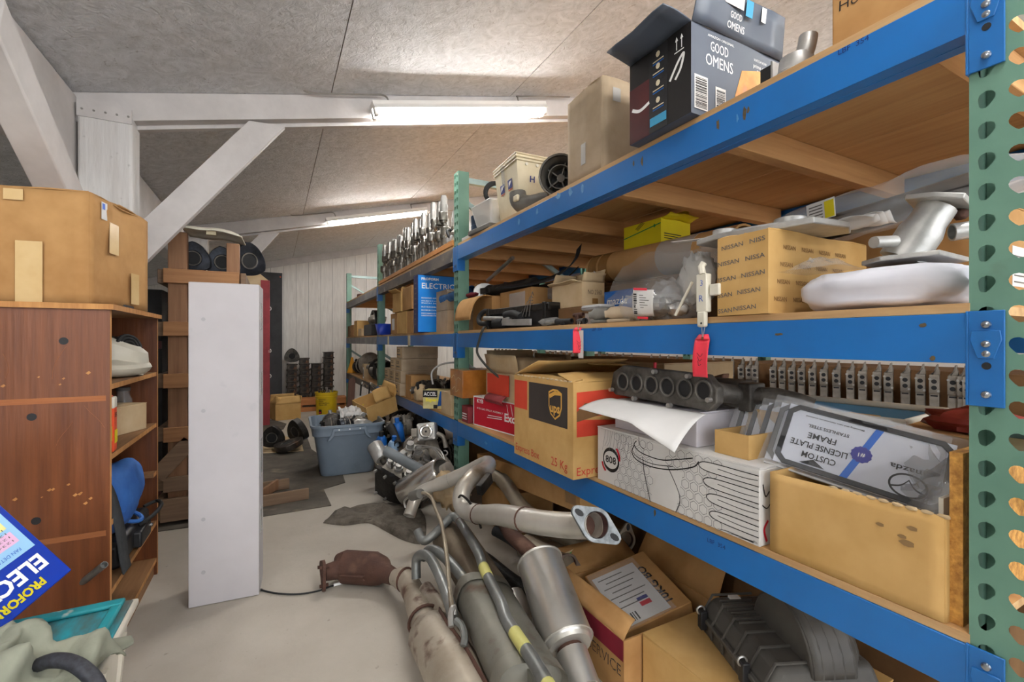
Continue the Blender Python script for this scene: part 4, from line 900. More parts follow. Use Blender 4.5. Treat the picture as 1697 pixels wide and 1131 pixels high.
# large clear bag with dark pipe
t=T('bagged_pipe','dark pipe in a long clear plastic bag with a yellow label, above the pump','bag',(1.38,.70,Z2+.20))
pp=[(.06,-.26,.095),(.02,-.02,.06),(-.02,.30,.035)]
MB().tube(pp,.034,14,k=4).build('pipe','black_iron',t)
def bag(u,v):
    a=u*2*PI; r=.05+.018*math.sin(3*a+v*6)+.02*noise.noise((math.cos(a)*2,math.sin(a)*2,v*7)); q=v
    r*=1 if v>.12 else (.7+2.5*v)
    return (.07-.10*q+r*1.3*math.cos(a),-.36+.72*q,.105-.07*q+r*math.sin(a))
MB().sheet(bag,28,22).build('film','clear',t)
MB().sheet(lambda u,v:(-.05+.05*u,-.30-.02*u+.006*math.sin(v*5),.03+.17*v+.008*math.sin(u*6)),10,10).build('bag_top','clear_soft',t)
M=frame((.0-.055,-.0,.085),(-.05,-1,.1),(-.3,0,1)); M=Matrix.Translation((-.078,.03,.055))@Matrix(((0,-.15,-1,0),(-1,0,0,0),(.1,1,-.15,0),(0,0,0,1)))
MB().bx(0,.07,0,.05,0,.001,M).build('label','paper',t); MB().bx(.045,.068,.002,.045,.001,.0016,M).build('label_yellow','yellow_card',t)
for k in range(5): MB().bx(.006,.04,.006+.008*k,.009+.008*k,.001,.0016,M).build('label_print','ink_grey',t)
t,d=cart('cardboard_box','brown cardboard box at the back of the middle shelf behind the pump',1.55,1.95,.42,.80,Z2,.27,m='cardboard',tape=None)
patch(t,'y-',d,.06,.07,.16,.17,'paper','label_sticker'); 
for k in range(5): patch(t,'y-',d,.07,.08+.016*k,.15,.083+.016*k,'ink_grey','label_print',off=.0008)
# white plastic bracket with handwriting, red tags
t=T('white_bracket','white plastic sensor bracket with handwritten mark hanging over the shelf edge','car part',(1.022,.845,Z2))
MB().bx(-.006,.014,-.017,.017,.012,.115).build('body','white_plastic',t,bevel=.003); MB().bx(-.008,.006,-.013,.013,-.028,.014).build('tongue','white_plastic',t,bevel=.004); MB().bx(.0,.03,-.05,-.02,.055,.085).build('lug','white_plastic',t,bevel=.003)
MB().tube([(.0,.0,.115),(.0,.004,.135),(.005,.0,.145)],.009,8).build('nose','white_plastic',t)
dW=(.02,.034,.115)
MM=Matrix(((0,0,-1,-.0065),(-1,0,0,.006),(0,1,0,.06),(0,0,0,1)))
lettering(t,'3',MM@Matrix.Translation((.002,.022,0)),.016,'ink_blue',bold=-.01); lettering(t,'R',MM@Matrix.Translation((-.002,-.02,0)),.018,'ink_blue',bold=-.01)
MB().cyl((-.0086,-.002,-.018),(-.0082,-.002,-.018),.003,n=8).build('rivet_hole','ink',t)
t=T('grey_rod','thin white rod leaning between the white bracket and the plastic bags','rod',(1.04,.875,Z2)); MB().tube([(0,.02,.10),(.0,.08,.01)],.004,8).build('rod','white_plastic',t)
def tagcard(label,y,z,tilt,strz,s=1):
    t=T('paper_tag',label,'tag',(1.0315,y,z),tilt)
    def f(u,v): 
        return (-.004-.014*math.sin(v*2.2)+.004*math.sin(u*3),(u-.5)*.048*s*(1 if v>.12 else 1),-v*.115*s)
    MB().add([f(.18,0),f(.82,0),f(1,.12),f(0,.12)],[(0,1,2,3)]).sheet(lambda u,v:f(u,.12+.88*v),6,10).build('card','red_tag',t,solid=.0008)
    MB().cyl((-.0055,0,-.011),(-.0075,0,-.011),.004,n=10).build('eyelet','card_dark',t)
    MB().tube([(-.006,0,-.011),(-.004,.004,.02),(-.001,.0,strz)],.0009,5,k=4).build('wire','steel',t); MB().tube([(-.006,0,-.011),(-.005,-.006,.02),(-.001,-.002,strz)],.0009,5,k=4).build('wire','steel',t)
    for k in range(3): MB().tube([(-.021-.003*k,.006-.004*k,-.05-.01*k),(-.021-.003*k,-.004,-.06-.012*k),(-.022-.003*k,-.012,-.052-.014*k)],.0007,4,k=3).build('handwriting','ink',t)
    return t
tagcard('bright red paper tag hanging by wire from the white bracket',.848,1.118,0,.035)
tagcard('narrow red tag hanging at the middle of the middle shelf edge',1.42,1.152,50,.02,.85)
t=T('white_slip','small white slip hanging behind the narrow red tag','tag',(1.031,1.405,1.08)); MB().bx(-.002,-.001,-.018,.012,-.045,.06).build('card','paper',t)
# bagged parts with white label
t=T('bagged_parts','heap of small metal parts in crumpled clear bags with a barcode label','bag',(1.13,1.10,Z2))
r2=random.Random(11)
for k in range(9): 
    MB().blob((r2.uniform(-.04,.09),r2.uniform(-.16,.14),r2.uniform(.032,.06)),(.03,.035,.022),6,.3,3,k).build('metal_part',r2.choice(('alu','cast','alu_dirty','steel')),t)
for k,(x,y,z,a,b_,c) in enumerate(((.0,.10,.045,.06,.09,.05),(.02,-.05,.05,.07,.10,.055),(.06,.02,.09,.07,.08,.05))):
    MB().blob((x,y,z),(a,b_,c),12,.5,4,k+3,flat=-z+.002).build('film','clear',t,ang=180)
Ml=Matrix.Translation((-.075,.045,.020))@Matrix(((.25,-.25,-.9,0),(-.93,-.2,-.25,0),(-.1,.95,-.35,0),(0,0,0,1)))
MB().sheet(lambda u,v:tuple(Ml@Vector((u*.075,v*.085,.006*math.sin(v*4)+.004*math.sin(u*5)))),8,8).build('label',['paper'],t,solid=.0006)
for k in range(10): MB().bx(.008,.020,.008+.007*k,.008+.007*k+.001+.002*(k%3==0)+.002,.009,.0094,Ml).build('barcode_bar','ink',t)
for k in range(6): MB().bx(.03,.03+.005*((k*3)%5+3),.03+.008*k,.032+.008*k,.009,.0094,Ml).build('label_print','ink_grey',t)
MB().bx(.005,.055,.085,.092,.0,.002,Ml).build('red_edge','red_tag',t); MB().bx(.015,.055,-.010,-.003,.0,.002,Ml).build('red_edge','red_tag',t)
t=T('bubble_bag','crinkled clear bubble bag standing beside the white bracket','bag',(1.12,.945,Z2+.045))
MB().blob((.0,.0,.075),(.03,.06,.075),14,.45,5,9).build('film','clear_soft',t,ang=180); MB().blob((.01,.0,.07),(.018,.04,.05),8,.3,3,4).build('wrapped_part','white_plastic',t)
for lab,y,x,m_ in (('smooth grey plastic duct piece at the shelf edge, right of the narrow tag',1.33,1.08,'grey_plastic'),('beige plastic trim piece at the shelf edge under the clear bags',1.25,1.09,'card_grey')):
    t=T('plastic_duct',lab,'car part',(x,y,Z2),20); MB().tube([(-.02,.05,.03),(.0,.0,.035),(.03,-.06,.025)],[.014,.024,.022],10,k=4,hollow=.8).build('duct',m_,t); MB().bx(-.03,.03,-.05,.04,0,.012).build('foot',m_,t,bevel=.004)
for k,(y,x,z,L,m_,nm,lab) in enumerate(((1.45,1.07,.012,.08,'black_plastic','sensor','black plastic sensor at the shelf edge left of the narrow tag'),(1.50,1.09,.04,.07,'rust','pipe_stub','short rusty pipe stub lying above the black sensor'),(1.56,1.06,.015,.09,'black_rubber','hose_piece','black rubber hose piece on the shelf edge'),(1.66,1.06,.018,.07,'smoke_bag','small_bag','small grey plastic bag of parts on the shelf edge'))):
    t=T(nm,lab,'car part',(x,y,Z2),(0,0,R(15*k-20)))
    if nm=='small_bag': MB().blob((0,0,.018),(.03,.06,.018),8,.3,3,k,flat=-.018).build('film',m_,t); MB().blob((0,0,.014),(.02,.035,.012),6,.2).build('part','cast',t)
    else: MB().cyl((0,-L/2,z),(0,L/2,z),.012 if z<.03 else .009,n=12,hollow=.7).build('tube',m_,t); MB().bx(-.012,.012,-.012,.012,0,z).build('mount',m_,t,bevel=.003)
t=T('flat_grey_case','flat pale grey case lying above the pipe stub','case',(1.14,1.44,Z2+.055)); MB().bx(-.04,.04,-.06,.06,0,.022).build('body','pale_grey',t,bevel=.008); MB().bx(-.041,.041,-.061,.061,.009,.011).build('seam','ink_grey',t); 
t,d=cart('parts_box','small white box with blue edges lying behind the shelf-edge parts',1.16,1.26,1.40,1.56,Z2,.05,m='paper',tape=None); patch(t,'x-',d,0,0,.008,.05,'ink_blue')
# numbered box, blue box
t,d=cart('parts_box','pale tan numbered box with lifted flaps, raised in the middle of the middle shelf',1.15,1.27,1.56,1.79,Z2+.082,.105,m='card_pale',open_={'x-':(170,.03),'x+':(100,.06),'y+':(60,.06),'y-':(110,.04)})
ftext(t,'y-',d,'NO.2560',.03,.052,.020,'ink',width=.075,bold=-.01); patch(t,'y-',d,.055,.012,.085,.035,'tape_brown','tape')
MB().blob((0,.02,.10),(.04,.07,.025),8,.3,3,2).build('rusty_part','rust',t); MB().blob((.03,-.08,.11),(.02,.025,.04),8,.5,4,5).build('plastic_film','clear_soft',t)
t,d=cart('parts_box','long low brown box supporting the numbered box',1.14,1.42,1.55,2.02,Z2,.080,m='card_dark',tape=None)
t,d=cart('parts_box','small blue printed box behind the numbered box, under the cardboard tube',1.22,1.34,1.33,1.50,Z2+.052,.085,m='blue_can',tape=None)
ftext(t,'x-',d,'mazda',.02,.03,.03,'ink_white',width=.12,bold=.01); ftext(t,'y-',d,'mazda',.01,.03,.025,'ink_white',width=.1,bold=.01)
# cardboard tube and yellow box
t=T('cardboard_tube','long brown cardboard tube with clear tape lying across the middle shelf','tube',(1.42,1.42,Z2+.275))
a=Vector((.02,.40,.015)); b=Vector((-.03,-.44,-.02)); MB().cyl(a,b,.07,n=24,hollow=.9).build('tube','cardboard',t)
for f0,f1,m_ in ((.02,.10,'tape_brown'),(.12,.2,'tape_brown'),(.58,.80,'clear_soft')): MB().cyl(a.lerp(b,f0),a.lerp(b,f1),.0712,n=24).build('tape_band',m_,t)
t,d=cart('cardboard_box','dark carton under the cardboard tube at the back of the middle shelf',1.34,1.54,1.02,1.90,Z2,.185,m='card_dark',tape=None)
t,d=cart('yellow_box','bright yellow open box with a green line, on top of the cardboard tube',1.47,1.66,1.44,1.66,Z2+.352,.115,rot=3,m='yellow_card',open_={'x+':(80,.06),'y-':(165,.05)})
stroke(t,'x-',d,[(0,.06),(d[1],.092)],.005,mat('green',(40,130,60)),'green_line',k=1); poly(t,'x-',d,[(.185,.078),(.192,.086),(.185,.096),(.178,.086)],'green')
for k in range(3): stroke(t,'x-',d,[(.075+.006*k,.092-.004*k),(.115+.006*k,.118-.004*k)],.003,'ink','print_line',k=1)
for k in range(3): patch(t,'y-',d,.02,.028+.01*k,.09+.02*k,.032+.01*k,'ink')
t=T('grey_bag','translucent grey plastic bag draped below the cardboard tube','bag',(1.25,1.18,Z2+.13))
MB().sheet(lambda u,v:(.03-.10*v+.02*math.sin(u*8),-.30+.6*u,.13-.14*v-.05*u*v+.015*math.sin(u*11+v*6)),18,12).build('film','smoke_bag',t)
# black belts and trim
for k,(lab,P,w) in enumerate((('wide black rubber strip curling up towards the shelf above',[(820,478,1.14),(850,476,1.16),(895,468,1.2),(930,452,1.26),(950,432,1.32),(956,412,1.36)],.05),('second black rubber strip under the curled one',[(850,484,1.20),(890,478,1.25),(925,470,1.32),(950,450,1.42)],.06))):
    Q=catmull([at(u,v,X=x) for u,v,x in P],6); t=T('rubber_strip',lab,'strip',Q[0]); vs=[]
    for i,p in enumerate(Q): f=i/(len(Q)-1); vs+=[p+Vector((0,0,-.006)),p+Vector((w*(1-.2*f),w*.3,.02*(1-f)+.03*f))]
    MB().add(vs,[(2*i,2*i+2,2*i+3,2*i+1) for i in range(len(Q)-1)]).build('strip','black_rubber',t,w=True,solid=.006)
# long brown taped box, carton with curled flap
t,d=cart('parts_box','long brown taped box on the middle shelf behind the black cooler',1.18,1.42,2.03,2.40,Z2,.215,m='cardboard',tape='clear')
patch(t,'x-',d,.12,.08,.30,.2,'clear','tape')
t,d=cart('cardboard_box','tan carton with a big curled flap next to the second rack post',1.13,1.40,2.41,2.69,Z2,.20,m='cardboard',open_={'y+':(80,.1)})
def cf(u,v): return (-.135-.13*math.sin(v*1.45)-.0*u,(.5-u)*.30+.05*v*(u-.5),.20-.005+.02*math.sin(v*3)-.14*v*v)
MB().sheet(cf,10,14).build('flap','cardboard',t,solid=.004)
# black cooler with hoses
t=T('oil_cooler','long black oil cooler with silver bar and hose stubs on the middle shelf edge','cooler',(1.10,2.02,Z2),3)
MB().bx(-.03,.05,-.30,.26,.004,.10).build('core','black_plastic',t,bevel=.006); MB().bx(-.045,-.03,-.32,.28,.075,.105).build('channel','black_iron',t,bevel=.003)
for y in (-.3,.24): MB().bx(-.05,.055,y,y+.025,0,.11).build('bracket','black_iron',t,bevel=.003)
MB().tube([(-.05,.24,.03),(-.055,.33,.035),(-.045,.36,.07),(-.03,.33,.10),(-.02,.28,.10)],.014,10,k=5).build('hose','black_rubber',t)
MB().cyl((-.052,.0,.045),(-.056,.27,.06),.012,n=12).build('silver_pipe','alu',t); MB().bar((-.06,-.20,.022),(-.06,.10,.030),.012,.03).build('silver_bar','alu',t); MB().cyl((-.05,.06,.03),(-.05,.16,.03),.025,n=14,hollow=.8).build('hose_stub','black_rubber',t); MB().tube([(-.05,-.10,.05),(-.05,-.02,.07),(-.05,.05,.065)],.02,10,k=4).build('hose','black_rubber',t)
for k in range(4): MB().tube([(-.05,-.08-.03*k,.05),(-.04,-.12-.02*k,.10+.02*k),(-.02,-.16,.115+.012*k)],.0016,6,k=3).build('wire','ink_grey',t)
t=T('hanging_hose','thin black hose hanging from the oil cooler over the blue beam','hose',(1.02,2.25,Z2)); P=[(.02,.04,.02),(-.01,.02,-.005),(-.012,.06,-.06),(-.012,.09,-.13),(.03,.07,-.2),(.06,.0,-.25),(.09,-.03,-.28)]; MB().tube(P,.007,8,k=5).build('hose',mat('hose_g',(70,70,64),(52,52,48),rough=.6),t)
# driveshaft, chrome pole
t=T('driveshaft','black driveshaft with drilled steel end flange lying over the curled carton','shaft',(1.20,2.50,Z2+.245))
MB().cyl((.04,-.40,.0),(.0,.02,.0),.032,n=16).build('shaft','black_iron',t); MB().blob((-.01,.06,0),(.038,.05,.038),8,.1).build('universal_joint','black_iron',t)
M=Matrix.Translation((-.02,.12,0))@Vector((-.35,-1,.05)).to_track_quat('Z','Y').to_matrix().to_4x4()
oo=[(.072*math.cos(a*PI/10)*(1 if a%10<5 else 1),.055*math.sin(a*PI/10)) for a in range(20)]; ii=[(.022*math.cos(a*PI/10),.022*math.sin(a*PI/10)) for a in range(20)]
MB().holed(oo,ii,-.008,.008,M).build('flange','steel',t,bevel=.002)
for s in (-1,1): MB().bar((-.012+s*.03,.03,0),(-.02+s*.03,.10,0),.02,.035).build('yoke','black_iron',t)
t=T('wrapped_tube','dark tube wrapped in blue plastic poking past the second rack post','tube',(1.17,3.05,Z2+.25)); MB().cyl((-.03,.25,.0),(.0,-.25,.02),.035,n=16,hollow=.85).build('tube',mat('blue_wrap',(60,110,160),(40,70,110),rough=.25,scale=12),t); MB().tube([(-.05,.1,.05),(-.02,.0,.04),(-.04,-.1,.06)],.003,5,k=3).build('tie','ink_white',t)
t=T('red_cloth','dark red cloth rolled beside the driveshaft flange','cloth',(1.12,2.66,Z2+.215)); MB().blob((0,.03,.012),(.03,.10,.016),8,.3,3,3).build('cloth',mat('dark_red',(120,40,52),(92,28,38),rough=.9),t)
b=at(850,428,X=1.25); a=at(808,466,X=1.27); t=T('metal_pole','slim bright metal pole leaning at the back of the middle shelf','pole',a); MB().cyl(a,b,.012,n=12).build('pole','steel',t,w=True)
for k,(u,v,x,w,h_,lab) in enumerate(((1.66,1.98,0,.14,.05,'small white carton high at the back of the middle shelf'),(1.68,1.76,0,.16,.04,'small pink-labelled carton at the back behind the cardboard tube'))):
    t=carton('small_carton',lab,(u,v,Z2+.241),(.1,w,h_+.02),12,'card_grey',tape=None); patch(t,'x-',(.1,w,h_+.02),.02,.01,w-.02,h_,mat('pink',(210,180,170)),'label')
t,d=cart('cardboard_box','long dark carton behind the black rubber strips',1.56,2.0,1.65,2.65,Z2,.24,m='card_dark',tape=None)
# ---- second bay, middle shelf
t,d=cart('fan_box','upright glossy blue product box with white lettering past the second post',.985,1.30,3.45,3.56,Z2,.450,m='navy_side',tape=None)
patch(t,'y-',d,.006,.006,d[0]-.002,d[2]-.004,'proform_blue','front_print',off=.0004)
ftext(t,'y-',d,'ELECTRIC',.03,.345,.042,'ink_white',width=.27,bold=.01,up=.001); ftext(t,'y-',d,'PROFORM',.03,.41,.018,'ink_white',width=.14,bold=.04,up=.001)
for k,(v,w) in enumerate(((.285,.19),(.262,.16),(.245,.17),(.215,.2),(.19,.15),(.165,.17),(.148,.18))): ftext(t,'y-',d,['REDESIGNED UNIVERSAL FIT','AVAILABLE IN 12 14 AND 16','INCH SIZES','REVERSIBLE FAN','MAXIMUM COOLING','PERFORMANCE RATED','HARDWARE INCLUDED'][k],.03,v-.02,.010,'ink_white',width=w,bold=.01,up=.001)
for k in range(9): patch(t,'x-',d,.03,.06+.04*k,.08,.07+.04*k,'ink_line',off=.0004)
for k,(z,h_) in enumerate(((0,.16),(.162,.15))): cart('parts_box',('lower','upper')[k]+' grey-tan box in the pair beside the tall blue product box',1.12,1.36,3.15,3.40,Z2+z,h_,m='card_grey',tape='clear_soft')
specs=[(1.03,1.30,3.72,3.95,0,.19,'cardboard','lower tan carton touching the back of the blue product box'),(1.03,1.30,3.97,4.27,0,.20,'card_yellow','wide tan carton, bottom middle of the far box stack'),(1.03,1.28,4.30,4.55,0,.20,'cardboard','bottom left carton of the far box stack with torn label'),(1.03,1.32,3.76,4.10,.205,.20,'cardboard','upper right taped carton of the far box stack'),(1.02,1.25,4.14,4.40,.205,.18,'card_yellow','upper left carton of the far box stack with raised flap')]
for k,(x0,x1,y0,y1,z,h_,m_,lab) in enumerate(specs):
    t,d=cart('cardboard_box',lab,x0,x1,y0,y1,Z2+z,h_,rot=(k*5)%7-3,m=m_,open_={'x-':(150,.05),'y-':(110,.045)} if k==4 else None)
    if k==2: patch(t,'x-',d,.05,.04,.16,.15,'paper','label')
t,d=cart('cardboard_box','curved brown carton at the back, left of the far box stack',1.2,1.5,4.62,5.05,Z2,.28,m='card_dark',tape=None)
t=T('small_bin','bright blue small plastic bin at the third rack post','bin',(1.06,5.03,Z2+.0045)); MB().add([(-.05,-.08,0),(.05,-.08,0),(.05,.06,0),(-.05,.06,0),(-.07,-.10,.11),(.07,-.10,.11),(.07,.08,.11),(-.07,.08,.11)],[(0,3,2,1),(0,1,5,4),(1,2,6,5),(2,3,7,6),(3,0,4,7)]).build('body','blue_bin',t,solid=.006); MB().tube([(-.07,-.10,.11),(.07,-.10,.11),(.07,.08,.11),(-.07,.08,.11)],.006,6,closed=True).build('rim','blue_bin',t)
# ---- third bay
for k,(y0,y1,h_,m_,lab) in enumerate(((6.6,6.85,.22,'card_yellow','yellowish carton in the farthest bay, middle shelf'),(6.9,7.2,.17,'cardboard','tan carton next to the yellowish one in the farthest bay'),(7.25,7.5,.16,'card_dark','dark brown carton at the far end of the middle shelf'),(6.25,6.5,.1,'card_pale','torn pale carton in the farthest bay beside the black parts'))): cart('cardboard_box',lab,1.03,1.32,y0,y1,Z2,h_,m=m_,tape=None)
t=T('fender_piece','black curved plastic arch with grey parts in the farthest bay','car part',(1.15,5.85,Z2)); MB().lathe([(.16,-.05),(.20,-.05),(.20,.05),(.16,.05)],14,Matrix.Translation((0,0,.12))@arot('X',90)@arot('Y',90),0,PI).build('arch','black_plastic',t,solid=.006); MB().bx(-.11,.12,-.26,.28,0,.14).build('crate','black_plastic',t,bevel=.01); MB().blob((0,0,.2),(.1,.2,.07),8,.3).build('grey_part','alu_dirty',t)
# ================================================================== BOTTOM SHELF
Z1=D1+.0005
# ---- tan carton with plate frames
t,d=cart('cardboard_box','plain open tan carton holding bagged number-plate frames at the near post',1.042,1.40,.354,.668,Z1,.185,m='card_yellow',open_={},crumple=.006)
for u,v,s in ((.22,.14,.006),(.262,.12,.010),(.255,.13,.006),(.27,.15,.007)): poly(t,'x-',d,[(u+s*math.cos(a*PI/5)*(1+.3*(a%2)),v+.6*s*math.sin(a*PI/5)) for a in range(10)],mat('stain',(142,114,76),(128,100,66),rough=.9),'oil_stain',off=.004)
for k in range(9): MB().blob((-.179,-.155+.022*k-.0,.186),(.003,.01,.004),5,.4,3,k).build('torn_edge','card_pale',t)
# plate frames: frame local x along text, y text-up, z to viewer
def plate(label,BL,TL,BR,full=True,group=None):
    """BL/TL/BR image corners of the tilted plate as (u,v,z)"""
    p0,pt,pr=at(BL[0],BL[1],z=BL[2]),at(TL[0],TL[1],z=TL[2]),at(BR[0],BR[1],z=BR[2])
    # text reads upside down: text x runs from right to left, text y runs downwards
    ex=(p0-pr); L=ex.length; ex.normalize(); ey=(p0-pt); ey=(ey-ex*ey.dot(ex)); Hh=ey.length; ey.normalize(); ez=ex.cross(ey)
    M=Matrix((ex,ey,ez)).transposed().to_4x4(); M.translation=pr+(pt-p0)   # lower-left of the text side
    t=TM('plate_frame',label,'plate frame',M,group); a,b=.32,.165
    MB().bx(.0,a,.0,b,-.004,0).build('card',mat('card_white',(226,230,240),(214,218,230),rough=.4),t)
    rnd=[(.0,.02),(.02,0),(a-.02,0),(a,.02),(a,b-.02),(a-.02,b),(.02,b),(0,b-.02)]; k=.012
    inn=[(.0+k,.02+k*.4),(.02+k*.4,k),(a-.02-k*.4,k),(a-k,.02+k*.4),(a-k,b-.02-k*.4),(a-.02-k*.4,b-k),(.02+k*.4,b-k),(k,b-.02-k*.4)]
    MB().holed(rnd,inn,0,.006).build('frame','black_plastic',t,bevel=.001)
    MB().sheet(lambda u,v:(-.015+u*(a+.03),-.015+v*(b+.03),.009+((.006*math.sin(u*9)*math.sin(v*7)+.004*noise.noise((u*9,v*9,3))) if full else .0015*math.sin(u*9))),18,12).build('bag','film' if full else 'clear',t)
    MB().bx(-.015,a+.015,b+.012,b+.016,.006,.011).build('zip','clear_soft',t)
    if full:
        I=Matrix.Translation((0,0,.0006))
        for s,x,y,h_,w in (('CUSTOM',.196,.118,.015,.07),('LICENSE PLATE',.178,.092,.015,.118),('FRAME',.205,.066,.015,.06),('STAINLESS STEEL',.185,.044,.008,.085),('Mounting and care instructions enclosed',.16,.022,.004,.12)): lettering(t,s,I@Matrix.Translation((x,y,0)),h_,'ink',width=w,bold=.015)
        # blue ribbon and rosette
        MB().prism([(.125,.012),(.14,.012),(.185,.153),(.17,.153)],.0004,.001).build('blue_ribbon',mat('ribbon',(30,110,214)),t)
        MB().prism([((.155+(.019+.002*(q%2))*math.cos(q*PI/12)),.085+(.019+.002*(q%2))*math.sin(q*PI/12)) for q in range(24)],.001,.0018).build('rosette',mat('rosette',(40,44,150)),t)
        lettering(t,'#1',I@Matrix.Translation((.148,.082,.0014)),.010,'ink_white',bold=.01)
        lettering(t,'mazda',I@Matrix.Translation((.04,.082,0)),.013,'ink',width=.062,bold=.015)
        MB().holed([(.065+.034*math.cos(q*PI/14),.125+.028*math.sin(q*PI/14)) for q in range(28)],[(.065+.030*math.cos(q*PI/14),.125+.024*math.sin(q*PI/14)) for q in range(28)],.0004,.001).build('oval_emblem','ink',t)
        for s in (-1,1):
            Q=catmull([(.065,.112,0),(.065+s*.012,.128,0),(.065+s*.029,.135,0)],5); vs=[]
            for p in Q: vs+=[p+Vector((0,.002,.001)),p+Vector((0,-.002,.001))]
            MB().add(vs,[(2*i,2*i+1,2*i+3,2*i+2) for i in range(len(Q)-1)]).build('emblem_wing','ink',t)
        MB().prism([(.215,.150),(.24,.135),(.265,.150)],.0062,.0075).build('frame_tab','black_plastic',t)
    return t
plate('front plate frame in a clear bag with upside-down black print',(1300,800,1.10),(1337,676,1.17),(1562,892,.925))
for k,(lab,dx_) in enumerate((('second bagged plate frame leaning just behind the printed front one',0),('third bagged plate frame in the fan beside the printed one',1),('fourth bagged plate frame in the fan, pushed to the left',2),('leftmost bagged plate frame standing almost edge-on',3))):
    plate(lab,(1290-14*dx_,797-4*dx_,1.135+.034*dx_),(1322-17*dx_,674-3*dx_,1.205+.034*dx_),(1540-30*dx_,884-12*dx_,.962+.034*dx_),False,'bagged plate frames in the tan carton')
t=T('bagged_parts','crumpled grey bags of parts in the tan carton, right of the plate frames','bag',(1.27,.43,Z1+.01))
for k,(x,y,z,a,b_,c) in enumerate(((.0,.0,.12,.09,.07,.09),(.05,.05,.17,.08,.08,.08),(-.07,-.03,.12,.05,.06,.07))): MB().blob((x,y,z),(a,b_,c),12,.45,4,k+1).build('film','smoke_bag',t,ang=180)
for k in range(4): MB().blob((.03*k-.05,.02*k-.03,.10),(.04,.03,.04),6,.3,3,k).build('part','cast',t)
t=T('white_strip','white plastic strip standing at the corner of the tan carton','strip',(1.09,.368,Z1+.15)); MB().bx(-.02,.015,-.003,.004,0,.06).build('strip','white_plastic',t)
# ---- glove box
t,d=cart('glove_box','long white box with black line drawing of gloves on the bottom shelf',1.03,1.42,.688,1.303,Z1,.19,m='paper',tape=None)
b=MB(); M=fmat('x-',d); r0=.017
for i in range(0,40):
    for j in range(0,9):
        x=.015+i*r0*1.78+(j%2)*r0*.89; y=.012+j*r0*1.54
        if x>.60 or y>.178 or not ((.10<x<.27) or (.33<x<.50)) : continue
        pts=[(x+r0*.86*math.cos(PI/6+q*PI/3),y+r0*.86*math.sin(PI/6+q*PI/3)) for q in range(6)]; ins=[(x+r0*.78*math.cos(PI/6+q*PI/3),y+r0*.78*math.sin(PI/6+q*PI/3)) for q in range(6)]
        b.add([(p[0],p[1],.0006) for p in pts]+[(p[0],p[1],.0006) for p in ins],[(q,(q+1)%6,6+(q+1)%6,6+q) for q in range(6)],M)
b.build('print_hexagons','ink_line',t,smooth=False)['kind']='stuff'
# cuff, wrist strap and fingers of the drawn glove
poly(t,'x-',d,[(.26,.002),(.36,.002),(.385,.12),(.30,.125)],'paper','print_shape',off=.0008); 
for P_,w in (([(.26,.0),(.235,.08),(.228,.13)],.0025),([(.36,.0),(.375,.05),(.33,.125)],.0025),([(.19,.16),(.18,.135),(.20,.115),(.26,.108),(.34,.118),(.42,.145),(.44,.165)],.0035),([(.2,.175),(.19,.16),(.22,.142),(.3,.138),(.37,.155),(.42,.17)],.003),([(.185,.14),(.2,.125),(.27,.118),(.35,.13)],.002),([(.21,.19),(.215,.165),(.235,.155)],.002)): stroke(t,'x-',d,P_,w,'ink',off=.0014)
for k,(v,u0,hh_) in enumerate(((.158,.44,.026),(.118,.455,.028),(.078,.465,.028),(.036,.475,.026))):
    P_=[(.614,v+hh_*.5),(u0+.05,v+hh_*.5),(u0+.012,v+hh_*.36),(u0,v),(u0+.012,v-hh_*.36),(u0+.05,v-hh_*.5),(.614,v-hh_*.5)]
    poly(t,'x-',d,P_,'paper','print_finger',off=.0008); stroke(t,'x-',d,P_,.0022,'ink',off=.0014)
    stroke(t,'x-',d,[(.50,v+.002),(.57,v-.001),(.612,v+.002)],.0016,'ink',off=.0016,k=3)
for k in range(12): stroke(t,'x-',d,[(.03+.012*k,.11+.02*math.sin(k)),(.045+.012*k,.16+.015*math.cos(k*2)),(.05+.011*k,.185)],.0012,'ink_line',off=.0012,k=3)
# round emblem
poly(t,'x-',d,[(.075+.042*math.cos(q*PI/12),.085+.042*math.sin(q*PI/12)) for q in range(24)],'ink','round_emblem',off=.0008); poly(t,'x-',d,[(.075+.036*math.cos(q*PI/12),.085+.03*math.sin(q*PI/12)) for q in range(24)],'paper','round_emblem',off=.0016)
stroke(t,'x-',d,[(.105,.13),(.118,.11),(.12,.09)],.008,'red_card',off=.002); stroke(t,'x-',d,[(.03,.07),(.035,.055),(.048,.042)],.008,'red_card',off=.002)
ftext(t,'x-',d,'808',.048,.074,.024,'ink',width=.055,up=.002)
for k in range(8): stroke(t,'x-',d,[(.50+.01*k,.004+.002*(k%3)),(.54+.01*k,.008),(.60,.005+.001*k)],.0012,'ink_line',off=.0012,k=2)
stroke(t,'y-',d,[(.01,.15),(.02,.12),(.035,.13)],.004,'ink'); stroke(t,'y-',d,[(.03,.06),(.015,.04),(.025,.01)],.007,'red_card'); stroke(t,'y-',d,[(.008,.1),(.025,.09),(.04,.1)],.003,'ink')
# ---- white box with flap
t,d=cart('white_box','white box with one big flap hanging out over the gloves box',1.065,1.34,.90,1.25,Z1+.1905,.10,m='paper_lav',tape=None)
def flp(u,v):  # u: 0 far .. 1 near ; hangs out towards the aisle and droops
    y=.19-u*.40; x=-.138-.16*v; z=.101-.035*v*v-.06*max(0,u-.62)*2.2*v**1.5+.012*(1-u)*v
    return (x+.04*max(0,u-.7)*v, y-.02*v, z)
MB().sheet(flp,22,12).build('flap','paper',t,solid=.0015)
patch(t,'y-',d,.20,.045,.25,.075,'paper','label'); ftext(t,'y-',d,'foxx',.205,.058,.012,'ink',width=.04); 
for k in range(3): patch(t,'y-',d,.2,.02+.008*k,.23,.023+.008*k,'ink_grey',off=.0004)
